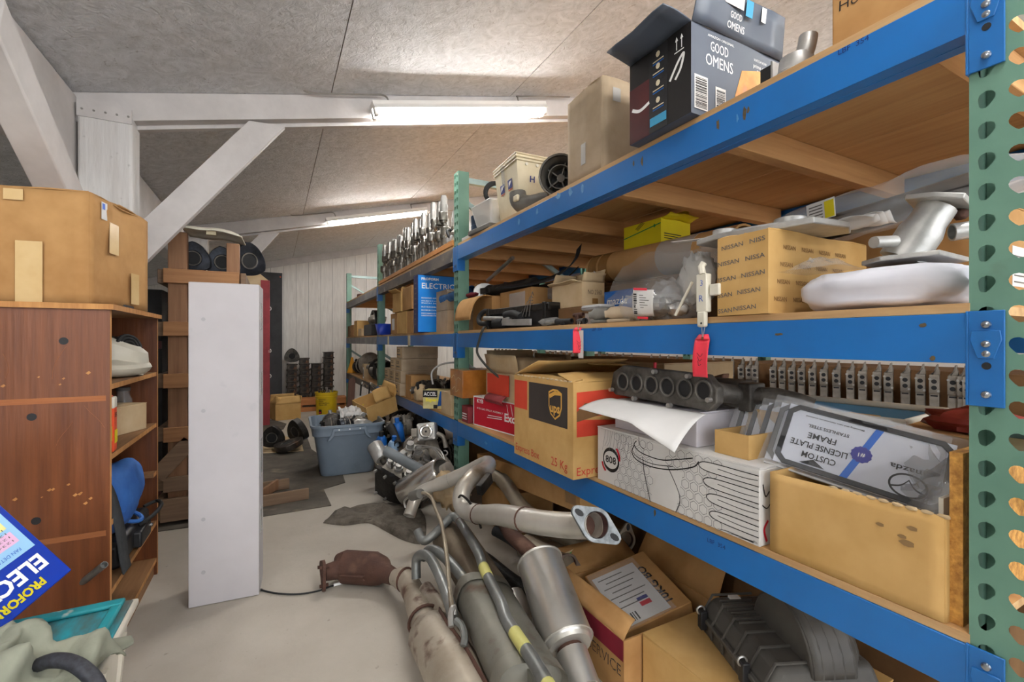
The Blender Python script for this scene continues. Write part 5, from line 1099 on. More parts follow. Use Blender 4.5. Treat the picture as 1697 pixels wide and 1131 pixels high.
# ---- intake manifold
t=T('intake_manifold','dark cast intake manifold with six round ports on the white box','manifold',(1.135,1.05,Z1+.2935))
n=24; ring=[]
b=MB(); b.prism([(-.225,.02),(-.20,.0),(.19,-.005),(.215,.02),(.215,.06),(.18,.095),(-.16,.105),(-.21,.08)],-.02,.01,Matrix(((0,0,-1,-.06),(-1,0,0,0),(0,1,0,.012),(0,0,0,1))))
b.build('flange','cast',t,bevel=.004)
for k in range(6):
    y=.155-.066*k; oo=[(.030*math.cos(q*PI/10),.032*math.sin(q*PI/10)) for q in range(20)]; ii=[(.023*math.cos(q*PI/10),.024*math.sin(q*PI/10)) for q in range(20)]
    M=Matrix(((0,0,-1,-.07),(-1,0,0,y),(0,1,0,.062),(0,0,0,1))); MB().holed(oo,ii,-.005,.008,M).build('port_rim','cast',t,bevel=.002); MB().prism(ii,-.004,.0012,M).build('port','ink',t)
    MB().tube([(-.05,y,.062),(.02,y-.005,.05),(.09,y-.01,.04)],[.03,.028,.026],12,k=3).build('runner','cast',t)
for y,z in ((.205,.03),(-.20,.04),(.09,.012),(-.06,.008),(.0,.105),(-.13,.10)): MB().cyl((-.075,y,z),(-.09,y,z),.007,n=8).build('bolt','steel',t)
MB().bx(.06,.14,-.2,.2,.005,.085).build('plenum','cast',t,bevel=.015)
MB().tube([(.08,-.2,.04),(.11,-.27,.045),(.15,-.34,.02)],[.03,.026,.028],12,k=4).build('outlet','cast',t); MB().bx(.05,.12,-.23,-.19,.0,.08).build('outlet_flange','cast',t,bevel=.005)
MB().cyl((-.02,.06,.09),(-.02,.06,.13),.005,n=8).build('stud','red_card',t)
# ---- small open box on the gloves box
t,d=cart('small_carton','small open tan box beside the white box, over the gloves box',1.07,1.20,.745,.845,Z1+.1905,.062,m='card_yellow',open_={'x+':(100,.05)})
# ---- courier box
t,d=cart('courier_box','tan courier carton with red panels and dark shield logo on the bottom shelf',.943,1.44,1.33,1.775,Z1,.345,m='card_yellow',open_={'x+':(14,.22),'x-':(10,.05),'y-':(12,.12),'y+':(20,.2)})
mat('courier_red',(212,72,48),(198,60,40),rough=.7,scale=4); mat('courier_dark',(66,58,54),(54,48,46),rough=.7,scale=4); mat('gold',(222,170,80),rough=.6)
patch(t,'x-',d,.004,.205,.115,.325,'courier_red'); patch(t,'x-',d,.13,.175,.41,.325,'courier_dark'); 
sh=[(.285,.30),(.315,.312),(.345,.312),(.375,.30),(.375,.245),(.362,.215),(.33,.197),(.298,.215),(.285,.245)]; poly(t,'x-',d,sh,'gold','shield_outline',off=.0008); cx_,cy_=.33,.255
poly(t,'x-',d,[(cx_+(x-cx_)*.86,cy_+(y-cy_)*.88) for x,y in sh],'courier_dark','shield_field',off=.0016); poly(t,'x-',d,[(.29,.29),(.33,.305),(.37,.30),(.37,.292),(.33,.29),(.295,.275)],'gold','shield_sweep',off=.0022)
ftext(t,'x-',d,'ups',.297,.225,.034,'gold',width=.066,bold=.03,up=.002)
ftext(t,'x-',d,'Express Box',.012,.02,.03,'ink_red',width=.20,bold=0); ftext(t,'x-',d,'25 Kg',.30,.022,.032,'ink_red',width=.11,bold=0); ftext(t,'y-',d,'Express Box',.012,.012,.03,'ink_red',width=.22,bold=0)
poly(t,'y-',d,[(.015,.215),(.30,.23),(.30,.32),(.015,.31)],'courier_red'); poly(t,'y-',d,[(.015,.15),(.20,.15),(.20,.2),(.05,.21),(.015,.21)],'courier_red'); poly(t,'y-',d,[(.015,.205),(.13,.225),(.16,.25),(.14,.27),(.05,.27),(.015,.24)],'card_dark','swoosh_band',off=.0008)
for k in range(14): MB().blob((-.246,-.20+.03*k,.347),(.004,.012,.004),5,.5,3,k).build('torn_edge','card_pale',t)
# ---- red strut box, opened cartons on it
an=math.degrees(math.atan2(-.098,.692)); 
t=carton('strut_box','glossy red strut box with white edges and print on the bottom shelf',(1.20,2.235,Z1),(.22,.56,.17),8,'red_card',tape=None); d=(.22,.56,.17)
for a_ in ((0,0,.56,.006),(0,.164,.56,.17),(0,0,.006,.17),(.554,0,.56,.17)): patch(t,'x-',d,*a_,'ink_white','white_edge')
patch(t,'z+',d,0,0,.22,.56,'paper','white_edge'); 
ftext(t,'x-',d,'KYB',.04,.135,.022,'ink_white',width=.07,bold=.03); ftext(t,'x-',d,'KYB GAS STRUT ASSEMBLY',.04,.098,.010,'ink_white',width=.27,bold=.01); ftext(t,'x-',d,'Excel-G',.32,.065,.042,'ink_white',width=.22,bold=.03)
for P_ in ([(.36,.10),(.345,.155)],[(.40,.10),(.38,.16)],[(.3,.08),(.16,.075)],[(.3,.07),(.15,.062)],[(.44,.06),(.47,.03)],[(.42,.115),(.50,.12)]): stroke(t,'x-',d,P_,.004,'ink_white',k=1)
t,d=cart('cardboard_box','open tan carton with a red printed flap above the strut box',1.10,1.42,2.02,2.42,Z1+.171,.15,m='card_pale',open_={'x-':(100,.10),'y+':(95,.12),'x+':(90,.1),'y-':(60,.1)})
MB().bx(-.172,-.166,-.10,.16,.03,.14).build('red_print_panel','courier_red',t); MB().blob((0,.0,.13),(.1,.14,.04),8,.3).build('contents','black_iron',t); MB().sheet(lambda u,v:(-.18-.03*math.sin(v*2.5),-.1+u*.22,.03-.045*v),8,5).build('red_flap','red_paint',t,solid=.004)
t,d=cart('cardboard_box','long pale carton top behind the courier box',1.46,1.90,1.40,2.30,Z1,.40,m='card_pale',tape=None)
t=T('cream_bag','cream paper bag with a hose in it, left of the courier box','bag',(1.29,2.55,Z1)); MB().blob((.04,.0,.16),(.06,.07,.16),10,.2,3,2,flat=-.16).build('bag','card_pale',t)
# ---- boxes round the second post
t,d=cart('wax_box','glossy brown waxed box overhanging the beam at the second post',.985,1.20,2.505,2.714,Z1+.155,.165,m=mat('wax',(176,112,44),(134,78,26),rough=.22,scale=7,spec=.7,coat=.4),tape=None)
for P_ in ([(.03,.11),(.07,.13),(.10,.10),(.14,.12),(.18,.11)],[(.04,.04),(.08,.06),(.10,.03),(.15,.05)],[(.10,.14),(.11,.09),(.10,.04)]): stroke(t,'x-',d,P_,.004,'tape','glue_line')
t,d=cart('cardboard_box','tan box directly beneath the waxed brown box',1.12,1.30,2.53,2.705,Z1,.152,m='cardboard',tape=None)
t,d=cart('cardboard_box','pale tan box seen behind the second green post on the bottom shelf',1.03,1.22,2.83,3.02,Z1,.15,m='card_pale',tape=None)
t,d=cart('filter_box','small red box with white print between the waxed box and strut box',1.03,1.085,2.53,2.63,Z1,.10,m='red_paint',tape=None); 
for k in range(3): patch(t,'x-',d,.01,.02+.015*k,.08,.026+.015*k,'ink_white')
# ---- second bay, bottom shelf
p=Vector(((.955+1.096)/2,(3.262+3.122)/2)); t=carton('coil_box','blue and yellow ignition coil box at the front of the bottom shelf',(1.085,3.235,Z1),(.20,.13,.135),-36,mat('coil_yellow',(214,204,150),(190,180,120),rough=.5,scale=20),tape=None); d=(.20,.13,.135)
patch(t,'y-',d,.0,.085,.11,.135,'ink'); ftext(t,'y-',d,'ACCEL',.008,.096,.026,'ink_white',width=.095,up=.001); ftext(t,'y-',d,'SuperCoil',.02,.055,.024,mat('coil_name',(240,226,60)),width=.15,bold=.04); poly(t,'y-',d,[(.11,.02),(.17,.03),(.175,.12),(.13,.13),(.12,.08)],'blue_can',off=.0002); patch(t,'y-',d,.08,.004,.11,.03,'ink')
def mech(label,loc,s,seed,m='black_iron',name='motor',cat='car part',rot=0,group=None):
    """an electric motor / alternator / carburettor sized lump: body, end bells, fins, pulley, stubs, bolts"""
    r3=random.Random(seed); t=T(name,label,cat,loc,(0,0,R(rot)),group)
    a=r3.uniform(0,PI); dv=Vector((math.cos(a),math.sin(a),0)); c=Vector((0,0,s*.57)); R0=s*.5
    MB().tube([c-dv*s*.5,c-dv*s*.42,c-dv*s*.12,c+dv*s*.2,c+dv*s*.42,c+dv*s*.5],[R0*.6,R0*.9,R0,R0,R0*.85,R0*.5],16).build('body',m,t)
    for k in range(3): MB().torus(c+dv*s*(-.15+.15*k),dv,R0*1.01,R0*.07,20,5).build('band',r3.choice(('cast','alu_dirty',m)),t)
    MB().cyl(c+dv*s*.5,c+dv*s*.72,R0*.42,n=14).build('pulley','cast',t); MB().cyl(c+dv*s*.7,c+dv*s*.78,R0*.12,n=8).build('shaft','steel',t)
    for k in range(4):
        e=Vector((r3.uniform(-1,1),r3.uniform(-1,1),r3.uniform(.1,1))).normalized(); MB().cyl(c+e*R0*.7,c+e*R0*r3.uniform(1.15,1.5),R0*r3.uniform(.12,.24),n=10,hollow=.6).build('stub',r3.choice(('alu_dirty','cast',m,'steel')),t)
    for k in range(3):
        e=Vector((r3.uniform(-1,1),r3.uniform(-1,1),r3.uniform(.1,.6))).normalized(); MB().box((0,0,0),(R0*.5,R0*.3,R0*.3),Matrix.Translation(c+e*R0*.95)@Vector(e).to_track_quat('X','Z').to_matrix().to_4x4()).build('lug',r3.choice(('cast',m)),t,bevel=R0*.05)
    return t
mech('black starter motor with pulley behind the coil box',(1.17,3.52,Z1),.17,1); mech('greasy black carburettor assembly left of the coil box',(1.12,3.72,Z1),.15,2); mech('dark pump tucked high behind the starter motor',(1.40,3.45,Z1),.26,3)
t=T('wire_loop','grey hose looping over the black motors on the bottom shelf','hose',(1.06,3.3,Z1+.2)); MB().tube([(.0,.0,-.03),(.0,.02,.06),(.05,-.05,.12),(.12,-.2,.14)],.007,8,k=5).build('hose','pale_grey',t)
for k,(x0,x1,y0,y1,h_,m_,lab) in enumerate(((1.03,1.20,3.80,3.98,.20,'cardboard','tan carton between the paper bag and the small white-ended boxes'),)): cart('cardboard_box',lab,x0,x1,y0,y1,Z1,h_,m=m_,tape=None)
t=T('paper_bag','crumpled kraft paper bags in front of the black carburettor','bag',(1.06,3.62,Z1)); MB().blob((0,.0,.07),(.05,.07,.075),10,.35,4,3,flat=-.07).build('bag','card_pale',t); MB().blob((.01,.10,.06),(.04,.05,.065),10,.35,4,5,flat=-.06).build('bag','card_pale',t); MB().tube([(-.03,-.04,.11),(-.02,.02,.15),(.0,.09,.12)],.012,8,k=4).build('strap','black_rubber',t)
k=0; rows=[(3,0),(3,1),(2,2),(1,3)]
for n_,rw in rows:
    for c in range(n_):
        lab='%s pale small-parts box in the %s row of the white-ended stack'%(('nearest','middle','farthest')[c] if n_>1 else 'single',('bottom','second','third','top')[rw])
        y0=4.08+.225*c+.02*rw; x0=1.005+.012*rw
        t,d=cart('parts_box',lab,x0,x0+.34,y0,y0+.215,Z1+.1105*rw,.11,m='card_grey',tape=None,group='stacked small-parts boxes')
        patch(t,'x-',d,.01,.01,.205,.10,'card_pale','end_label'); ftext(t,'x-',d,'CCR',.03,.06,.028,'ink',width=.10,up=.001); patch(t,'x-',d,.03,.03,.15,.04,'ink_grey',off=.0008)
        ftext(t,'y-',d,'CALIFORNIA CUSTOM',.15,.035,.010,'ink_grey',width=.16,bold=0); ftext(t,'y-',d,'PARTS INC',.15,.018,.010,'ink_grey',width=.1,bold=0)
# ---- third bay, bottom shelf
mech('black alternator nearest the third rack post, bottom shelf',(1.16,5.45,Z1),.24,6); mech('second black alternator in the farthest bay',(1.18,5.80,Z1),.25,7); mech('third alternator, half behind the small carton',(1.20,6.15,Z1),.22,8,'cast'); mech('dark gearbox at the far end of the bottom shelf',(1.2,7.0,Z1),.24,9)
t=T('torque_converter','grey domed steel disc standing in the farthest bay','disc',(1.16,6.42,Z1+.012)); MB().lathe([(0,.07),(.05,.068),(.12,.045),(.16,.0),(.165,-.03),(0,-.03)],24,Matrix.Translation((0,0,.165))@Vector((-.6,-.8,.05)).to_track_quat('Z','Y').to_matrix().to_4x4()).build('dome','alu_dirty',t)
t,d=cart('small_carton','small upright labelled tan carton in front of the alternators',1.02,1.12,5.98,6.09,Z1,.20,m='card_pale',tape=None); patch(t,'x-',d,.02,.02,.09,.16,'paper','label'); patch(t,'x-',d,.03,.04,.08,.13,'ink_grey','label_print',off=.0008)
t=T('yellow_funnel','yellow plastic funnel at the far end of the bottom shelf','funnel',(1.08,7.38,Z1+.003)); MB().lathe([(.07,0),(.075,.005),(.03,.16),(.015,.24)],16).build('cone',mat('yel2',(226,160,40),(206,140,30)),t,solid=.004)
mech('black motor standing under the middle beam at the far end',(1.16,7.25,Z1),.18,12)
# ---- behind the near cartons
mat('blue_clear',(120,180,220),rough=.25,alpha=.75)
t=T('storage_bin','translucent blue storage bin with white rim behind the plate frames','bin',(1.66,.88,Z1+.004),6); nn=[(-.15,-.22,0),(.15,-.22,0),(.15,.22,0),(-.15,.22,0)]; n1=[(-.19,-.27,.27),(.19,-.27,.27),(.19,.27,.27),(-.19,.27,.27)]
MB().add(nn+n1,[(0,3,2,1),(0,1,5,4),(1,2,6,5),(2,3,7,6),(3,0,4,7)]).build('body','blue_clear',t,solid=.005,bevel=.01); MB().tube(n1,.011,8,closed=True).build('rim','white_plastic',t); MB().blob((0,-.05,.2),(.1,.12,.06),8,.4,3,2).build('brown_paper','card_yellow',t)
t,d=cart('cardboard_box','long brown carton behind the carton of plate frames',1.43,1.72,.33,.60,Z1,.27,m='cardboard',tape=None,rot=3); ftext(t,'x-',d,'AA-12',.05,.2,.02,'ink',width=.06)
t=T('white_cup','white plastic cup behind the plate frames','cup',(1.55,1.30,Z1)); MB().lathe([(0,0),(.06,0),(.075,.26),(.07,.26),(.055,.01),(0,.01)],20).build('cup','cream',t)
t=T('kraft_bag','stiff brown kraft bag standing in the white cup','bag',(1.55,1.30,Z1+.15)); MB().hexa([(-.04,-.045,-.13),(.04,-.045,-.13),(.04,.045,-.13),(-.04,.045,-.13)],[(-.02,-.13,.22),(.02,-.13,.22),(.02,.06,.16),(-.02,.06,.16)]).build('bag',mat('kraft',(142,104,82),(116,82,64),rough=.8,scale=8),t,bevel=.006)
t=T('red_bag','crumpled clear-and-red bag on the brown carton by the near post','bag',(1.50,.45,Z1+.271)); MB().blob((0,0,.025),(.05,.10,.035),10,.4,4,2,flat=-.025).build('film',mat('red_film',(150,60,50),(120,50,44),rough=.3),t)
# ---- row of cylinder heads on the far rack
ys=[]; us=[1605,1596,1580,1549,1526,1501,1473,1454,1430,1410,1387,1366,1347,1329,1313,1297,1282,1252,1242,1229,1212,1197,1180,1165,1150,1135,1120,1106,1092,1078]
hp=None
def numword(n):
    return (ordw+['eighteenth','nineteenth','twentieth']+['twenty-'+w for w in ordw[:9]])[n-1]
for k,u in enumerate(us):
    p=at(u,650,X=XR+.14); lab='%s cylinder head in the row on the far rack, counted from the near post'%(ordw[k] if k<17 else ['eighteenth','nineteenth','twentieth','twenty-first','twenty-second','twenty-third','twenty-fourth','twenty-fifth','twenty-sixth','twenty-seventh','twenty-eighth','twenty-ninth','thirtieth'][k-17])
    hr=R(-38 if k<14 else -50)
    if hp is None:
        t=T('cylinder_head',lab,'cylinder head',(p.x,p.y,.6305),(0,0,0),'cylinder heads standing in a row')
        def fr(x,z): return Matrix(((0,0,-1,-.045),(-1,0,0,x),(0,1,0,z),(0,0,0,1)))
        MB().bx(-.045,.03,-.02,.02,.0,.29).build('body','alu_dirty',t,bevel=.004); MB().bx(-.052,-.045,-.021,.021,.19,.275).build('face','alu_dirty',t,bevel=.003)
        MB().prism([(-.02,.29),(-.008,.29),(.0,.315),(.008,.345),(.014,.345),(.014,.325),(.02,.31),(.02,.29)],-.04,.03,Matrix(((0,0,1,0),(-1,0,0,0),(0,1,0,0),(0,0,0,1)))).build('cam_tower','alu_dirty',t,bevel=.003)
        MB().bx(-.055,.03,-.021,.021,.0,.03).build('foot','alu_dirty',t,bevel=.003)
        for z in (.255,.222): MB().cyl((-.052,0,z),(-.0535,0,z),.0115,n=12).build('port','ink',t)
        for z in (.192,.175): MB().bx(-.0466,-.045,-.014,.014,z,z+.008).build('slot','ink',t)
        for y,z in ((.017,.268),(-.017,.205)): MB().cyl((-.052,y,z),(-.056,y,z),.006,n=8).build('bolt_boss','alu',t)
        hp=t
    else: t=copy_tree(hp,(p.x,p.y,.6305),(0,0,0),lab)
    dirv=Vector((-p.x,-p.y)); t.rotation_euler=(0,0,math.atan2(p.y,p.x)*.85)
for k in range(26):
    y=3.45+.125*k; t=copy_tree(hp,(XR+.14,y,.6305),(0,0,R(38)),'%s head farther down the cylinder head row, past the thirtieth'%numword(k+1))
for k,(y0,y1) in enumerate(((.35,2.5),(2.75,4.85),(5.1,7.2))): cart('cardboard_box','%s long dark carton behind the row of cylinder heads'%ordw[k],XR+.28,XR+.9,y0,y1,.6305,.30,m='card_dark',tape=None)  # dark backing added so the gaps between the heads stay dark
# backing cartons added on the far rack's upper level to keep the background dark
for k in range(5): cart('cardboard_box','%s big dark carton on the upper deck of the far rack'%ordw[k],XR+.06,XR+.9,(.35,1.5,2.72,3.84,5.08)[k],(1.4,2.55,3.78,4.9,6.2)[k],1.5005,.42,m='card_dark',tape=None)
# ================================================================== UNDER THE RACK AND ON THE FLOOR
def W(u,v,z): return at(u,v,z=z)
# ---- long boxes under the bottom beam
t=T('long_box','long flat brown carton propped lengthwise under the bottom beam','box',(1.15,2.12,.375),(R(-5.2),0,0)); d=(.25,1.10,.115)
MB().bx(0,.25,-.55,.55,-.058,.057).build('body','cardboard',t,bevel=.004); 
for y in (-.52,.44): MB().bx(-.0008,0,y,y+.08,-.03,.03).build('tape','tape_brown',t)
t,d=cart('cardboard_box','brown carton standing under the propped long box',1.16,1.45,2.25,2.62,.0,.24,m='cardboard',tape=None)
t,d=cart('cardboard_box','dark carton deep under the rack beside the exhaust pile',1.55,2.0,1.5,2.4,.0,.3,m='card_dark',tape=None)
t,d=cart('cardboard_box','big dark carton deep under the rack behind the air cleaner',1.52,2.02,.40,1.42,.0,.44,m='card_dark',tape=None)  # put in to keep the bright floor under the rack dark
t,d=cart('cardboard_box','big dark carton deep under the second bay',1.55,2.02,2.95,4.1,.0,.40,m='card_dark',tape=None)  # likewise added to darken the floor beneath this bay
# ---- scuffs on the blue beams: bare steel and pale rubbed marks with a shape of their own
mat('bare_steel',(112,92,58),(70,58,44),rough=.6,scale=60); mat('rub',(110,160,200),(70,130,186),rough=.5,scale=60)
rs=random.Random(8)
for u,v,w,h_,m_ in ((1190,207,.006,.016,'bare_steel'),(1234,190,.006,.026,'bare_steel'),(1222,196,.003,.014,'rub'),(1050,272,.004,.012,'bare_steel'),(1064,268,.005,.018,'bare_steel'),(925,325,.02,.014,'rub'),(945,318,.016,.02,'rub'),(965,312,.012,.02,'rub'),(890,352,.01,.016,'rub'),(860,368,.012,.02,'rub'),(1240,182,.004,.01,'bare_steel'),(1085,850,.006,.014,'bare_steel'),(805,735,.02,.008,'rub'),(1530,540,.006,.006,'bare_steel'),(1545,595,.005,.006,'bare_steel'),(1290,555,.012,.004,'bare_steel')):
    p=at(u,v,X=XF); P=[]
    for k in range(9):
        a=2*PI*k/9; q=rs.uniform(.55,1.1); P.append((math.cos(a)*w*q,math.sin(a)*h_*q))
    MB().prism([(p.y-.2448+x,p.z+y) for x,y in P],0,.0005,Matrix(((0,0,-1,0),(1,0,0,0),(0,1,0,0),(0,0,0,1)))).build('scuff',m_,rack,smooth=False)
# ---- service carton with label box
t,d=cart('cardboard_box','open carton with dark red band and outlined print beside the round muffler',.94,1.36,1.062,1.46,.0,.19,m='cardboard',open_={'y+':(150,.12),'x+':(120,.16),'x-':(40,.07)})
patch(t,'x-',d,.02,.125,.395,.188,mat('band_red',(132,30,48),(112,24,40),rough=.6),'red_band'); ftext(t,'x-',d,'DE SERVICE',.15,.075,.034,'courier_dark',width=.235,bold=.0); ftext(t,'x-',d,'mkg',.16,.03,.03,'ink',width=.07,bold=-.01)
ftext(t,'x-',d,'DE SERVICE',.155,.078,.028,'cardboard',width=.225,bold=-.03,up=.001)
t=T('shipping_box','brown box with a white shipping label under clear tape, tilted in the open carton','box',(1.15,1.25,.225),(R(8),R(-16),R(-14))); d=(.26,.30,.07)
MB().bx(-.13,.13,-.15,.15,-.09,-.02).build('body','cardboard',t,bevel=.003)
MB().bx(-.115,.06,-.135,.115,-.02,-.0185).build('label','paper',t); MB().bx(-.125,.075,-.145,.14,-.0182,-.0176).build('clear_pouch','film',t)
for k in range(7): MB().bx(-.10+.02*(k%2),-.0+.02*((k*2)%3),.09-.025*k,.094-.025*k,-.0185,-.0179).build('label_print','ink_grey',t)
for k in range(6): MB().bx(-.10+.009*k,-.097+.009*k+.002*(k%2),-.125,-.09,-.0185,-.0179).build('barcode_bar','ink',t)
MB().bx(-.02,.02,-.06,-.045,-.0185,-.0179).build('label_stamp','navy_ink',t); MB().bx(-.02,.02,-.085,-.066,-.0185,-.0179).build('label_stamp','red_card',t)
lettering(t,'10KG BO',Matrix.Translation((.085,-.12,-.0196))@arot('Z',90),.03,'ink',width=.2)
t=T('torn_flap','torn corrugated cardboard scrap with a green printed band, by the open carton','cardboard',(1.03,1.50,.20),(R(60),R(0),R(20)))
MB().prism([(-.14,-.05),(-.10,-.09),(.05,-.04),(.16,-.03),(.17,.04),(.0,.05),(-.1,.03)],0,.005).build('sheet','card_pale',t); MB().prism([(-.06,-.0),(.14,.0),(.15,.036),(-.05,.045)],.0052,.006).build('green_band','green',t); lettering(t,'Sto',Matrix.Translation((.0,.008,.0062)),.024,'card_pale',width=.05)
# ---- plain box and air cleaner
t,d=cart('cardboard_box','plain low tan carton under the black air cleaner',1.008,1.46,.60,1.055,.0,.20,m='card_yellow',tape=None)
t=T('air_cleaner','dusty black ribbed plastic air cleaner housing on the plain low carton','air cleaner',(1.24,.80,.2015),(0,0,R(-24)))
MB().bx(-.13,.15,-.20,.14,.0,.055).build('lower_case','dust_plastic',t,bevel=.012)
MB().hexa([(-.135,-.205,.058),(.155,-.205,.058),(.155,.145,.058),(-.135,.145,.058)],[(-.10,-.19,.115),(.14,-.19,.115),(.14,.12,.115),(-.10,.12,.115)]).build('upper_case','dust_plastic',t,bevel=.014)
for k in range(6): y=-.18+.06*k; MB().tube([(-.137,y,.02),(-.138,y,.058),(-.103,y,.118),(.02,y,.119)],.004,6).build('rib','dust_plastic',t)
MB().bx(-.142,.16,-.212,.152,.05,.062).build('seam_flange','dust_plastic',t,bevel=.003)
for y in (.10,-.12): MB().bx(-.155,-.135,y-.012,y+.012,.03,.085).build('clip','black_plastic',t,bevel=.003); MB().torus((-.15,y,.085),(0,1,0),.012,.003,12,5).build('clip_wire','steel',t)
def dome(u,v):
    a=PI*u; x=-.02+.15*v; r=.105*(1-.35*max(0,v-.7)/.3)
    return (x,-.08-r*1.15*math.cos(a),.09+r*1.25*math.sin(a)*(1 if v>.02 else 1))
MB().sheet(dome,24,10).build('dome','dust_plastic',t,solid=.005)
MB().prism([(-.08-.12*math.cos(PI*k/16),.09+.131*math.sin(PI*k/16)) for k in range(17)],-.004,.004,Matrix(((0,0,1,-.02),(1,0,0,0),(0,1,0,0),(0,0,0,1)))).build('dome_front','dust_plastic',t,bevel=.004)
for k in range(5): v=.15+.18*k; MB().tube([dome(u/12,v) for u in range(13)],.004,6).build('dome_rib','dust_plastic',t)
for k in range(8): MB().bar((-.10,.0+.015*k-.02,.119),(.0,.0+.015*k-.02,.119),.003,.006).build('grille_bar','dust_plastic',t)
MB().bx(-.06,-.03,.09,.11,.115,.122).build('label','paper',t)
t=T('white_rope','knotted dirty white rope on the cartons deep under the beam','rope',(1.40,1.30,.02)); MB().tube([(0,.1,.0),(-.02,.05,.03),(.03,.0,.05),(.06,-.06,.03),(.12,-.10,.05),(.16,-.09,.03),(.14,-.05,.02)],.012,8,k=5).build('rope','pale_grey',t)
# ---- exhaust heap --------------------------------------------------
def flange(t,c,nrm,s,m,up=(0,0,1),name='flange',hole=.031,ang=0):
    """two-bolt diamond flange"""
    q=Vector(nrm).to_track_quat('Z','Y').to_matrix().to_4x4(); M=Matrix.Translation(c)@q@arot('Z',ang)
    N=32; out=[]
    for i in range(N):
        a=2*PI*i/N; nx,ny=math.cos(a),math.sin(a); re=s*.11; xe=s*.5-re; k=max(((0,hole+s*.07),(xe,re),(-xe,re)),key=lambda q:q[0]*nx+q[1]); out.append((k[0]+k[1]*nx,k[1]*ny))
    inn=[(hole*math.cos(2*PI*i/N),hole*math.sin(2*PI*i/N)) for i in range(N)]
    o=MB().holed(out,inn,-.006,.006,M).build(name,m,t,w=True,bevel=.0015)
    for sg in (-1,1):
        x=sg*s*.37; MB().prism([(x+.015*math.cos(a*PI/6),.0085*math.sin(a*PI/6)) for a in range(12)],-.0066,.0066,M).build('bolt_slot','ink',t,w=True)
    MB().prism([(p[0]*.97,p[1]*.97) for p in inn],-.05,-.045,M).build('bore','rust',t,w=True)
    MB().lathe([(hole,-.006),(hole*.96,.004),(hole*.9,-.05)],24,M).build('bore_wall',mat('bore',(84,52,48),(60,40,38),rough=.7),t,w=True)
    return M
def weld(t,P,r,m='rust'):
    a,b=P; MB().torus(a,(b-a),r*1.0,r*.1,18,5).build('weld_bead',m,t,w=True)
# main stainless pipe with flange
P=[W(985,871,1.30),W(950,872,1.36),W(905,868,1.43),W(870,862,1.50),W(828,854,1.66),W(793,853,1.85),W(768,842,1.95),W(766,815,2.0),W(785,790,2.08),W(808,776,2.2),W(806,768,2.32),W(775,783,2.38),W(745,797,2.4),W(705,812,2.42),W(690,825,2.40),W(678,856,2.34)]
t=T('exhaust_pipe','bright stainless exhaust pipe with a diamond end flange, topmost in the heap','exhaust',P[5])
MB().tube(P,[.038]*9+[.036]*4+[.031]*3,18,k=5,hollow=.88).build('pipe','stainless',t,w=True)
dv=(P[0]-P[1]).normalized(); nv=(Vector((0,0,H))-P[0]).normalized()*.55+dv*.55
flange(t,P[0]+dv*.006,nv,.165,mat('flange_zinc',(150,154,156),(104,108,110),rough=.45,metal=.7,scale=30,bump=.2,bscale=80),ang=-38,hole=.036)
for i in (3,5,12): weld(t,(P[i],P[i+1]),.038 if i<9 else .033)
a=W(803,803,2.02); MB().box((0,0,0),(.10,.028,.05),Matrix.Translation(a)@arot('Z',35)@arot('Y',-20)).build('hanger_bracket','black_iron',t,w=True,bevel=.003)
MB().tube([W(760,826,1.95),W(765,822,1.93),W(777,832,1.9),W(790,855,1.84),W(797,876,1.78)],.005,6,k=4).build('hanger_rod','black_iron',t,w=True)
# tan pipe behind
P=[W(790,796,2.55),W(803,785,2.5),W(822,790,2.42),W(838,803,2.36),W(862,838,2.25),W(885,855,2.2),W(915,866,2.15)]
t=T('exhaust_pipe','thick dull tan exhaust pipe behind the stainless one','exhaust',P[3]); MB().tube(P,[.028,.03,.03,.037,.035,.032,.03],16,k=5).build('pipe','pipe_old',t,w=True)
# long grey pipe with bends
P=[W(692,880,2.0),W(700,896,1.97),W(712,893,1.97),W(738,868,2.03),W(750,857,2.05),W(762,866,2.0),W(790,912,1.75),W(800,938,1.66),W(812,965,1.55),W(830,1000,1.42),W(838,1025,1.36),W(850,1045,1.30),W(880,1090,1.18),W(905,1132,1.08),W(930,1180,.98)]
t=T('exhaust_pipe','long slim grey tail pipe with yellow paint rings crossing the heap','exhaust',P[8]); MB().tube(P,.0185,14,k=5).build('pipe','pipe_grey',t,w=True)
mat('paint_ring',(200,196,120),(176,170,96),rough=.5)
for i in (7,11,13): MB().cyl(P[i].lerp(P[i+1],.1),P[i].lerp(P[i+1],.75),.0192,n=14).build('paint_ring','paint_ring',t,w=True)
weld(t,(P[5],P[6]),.0185)
# thin rod with bush
P=[W(690,822,2.25),W(702,818,2.22),W(715,826,2.15),W(722,845,2.08),W(732,870,1.95),W(740,920,1.75),W(744,965,1.6),W(749,1010,1.47)]
t=T('hanger_rod','long thin bent steel hanger rod with a rubber bush lying on the heap','rod',P[4]); MB().tube(P,.0085,8,k=5).build('rod','pipe_old',t,w=True); MB().cyl(W(683,823,2.28),W(697,819,2.22),.024,n=14).build('bush','grey_plastic',t,w=True)
MB().tube([W(672,842,2.3),W(670,832,2.3),W(676,826,2.29),W(684,824,2.28)],.006,6,k=3).build('hook','steel',t,w=True)
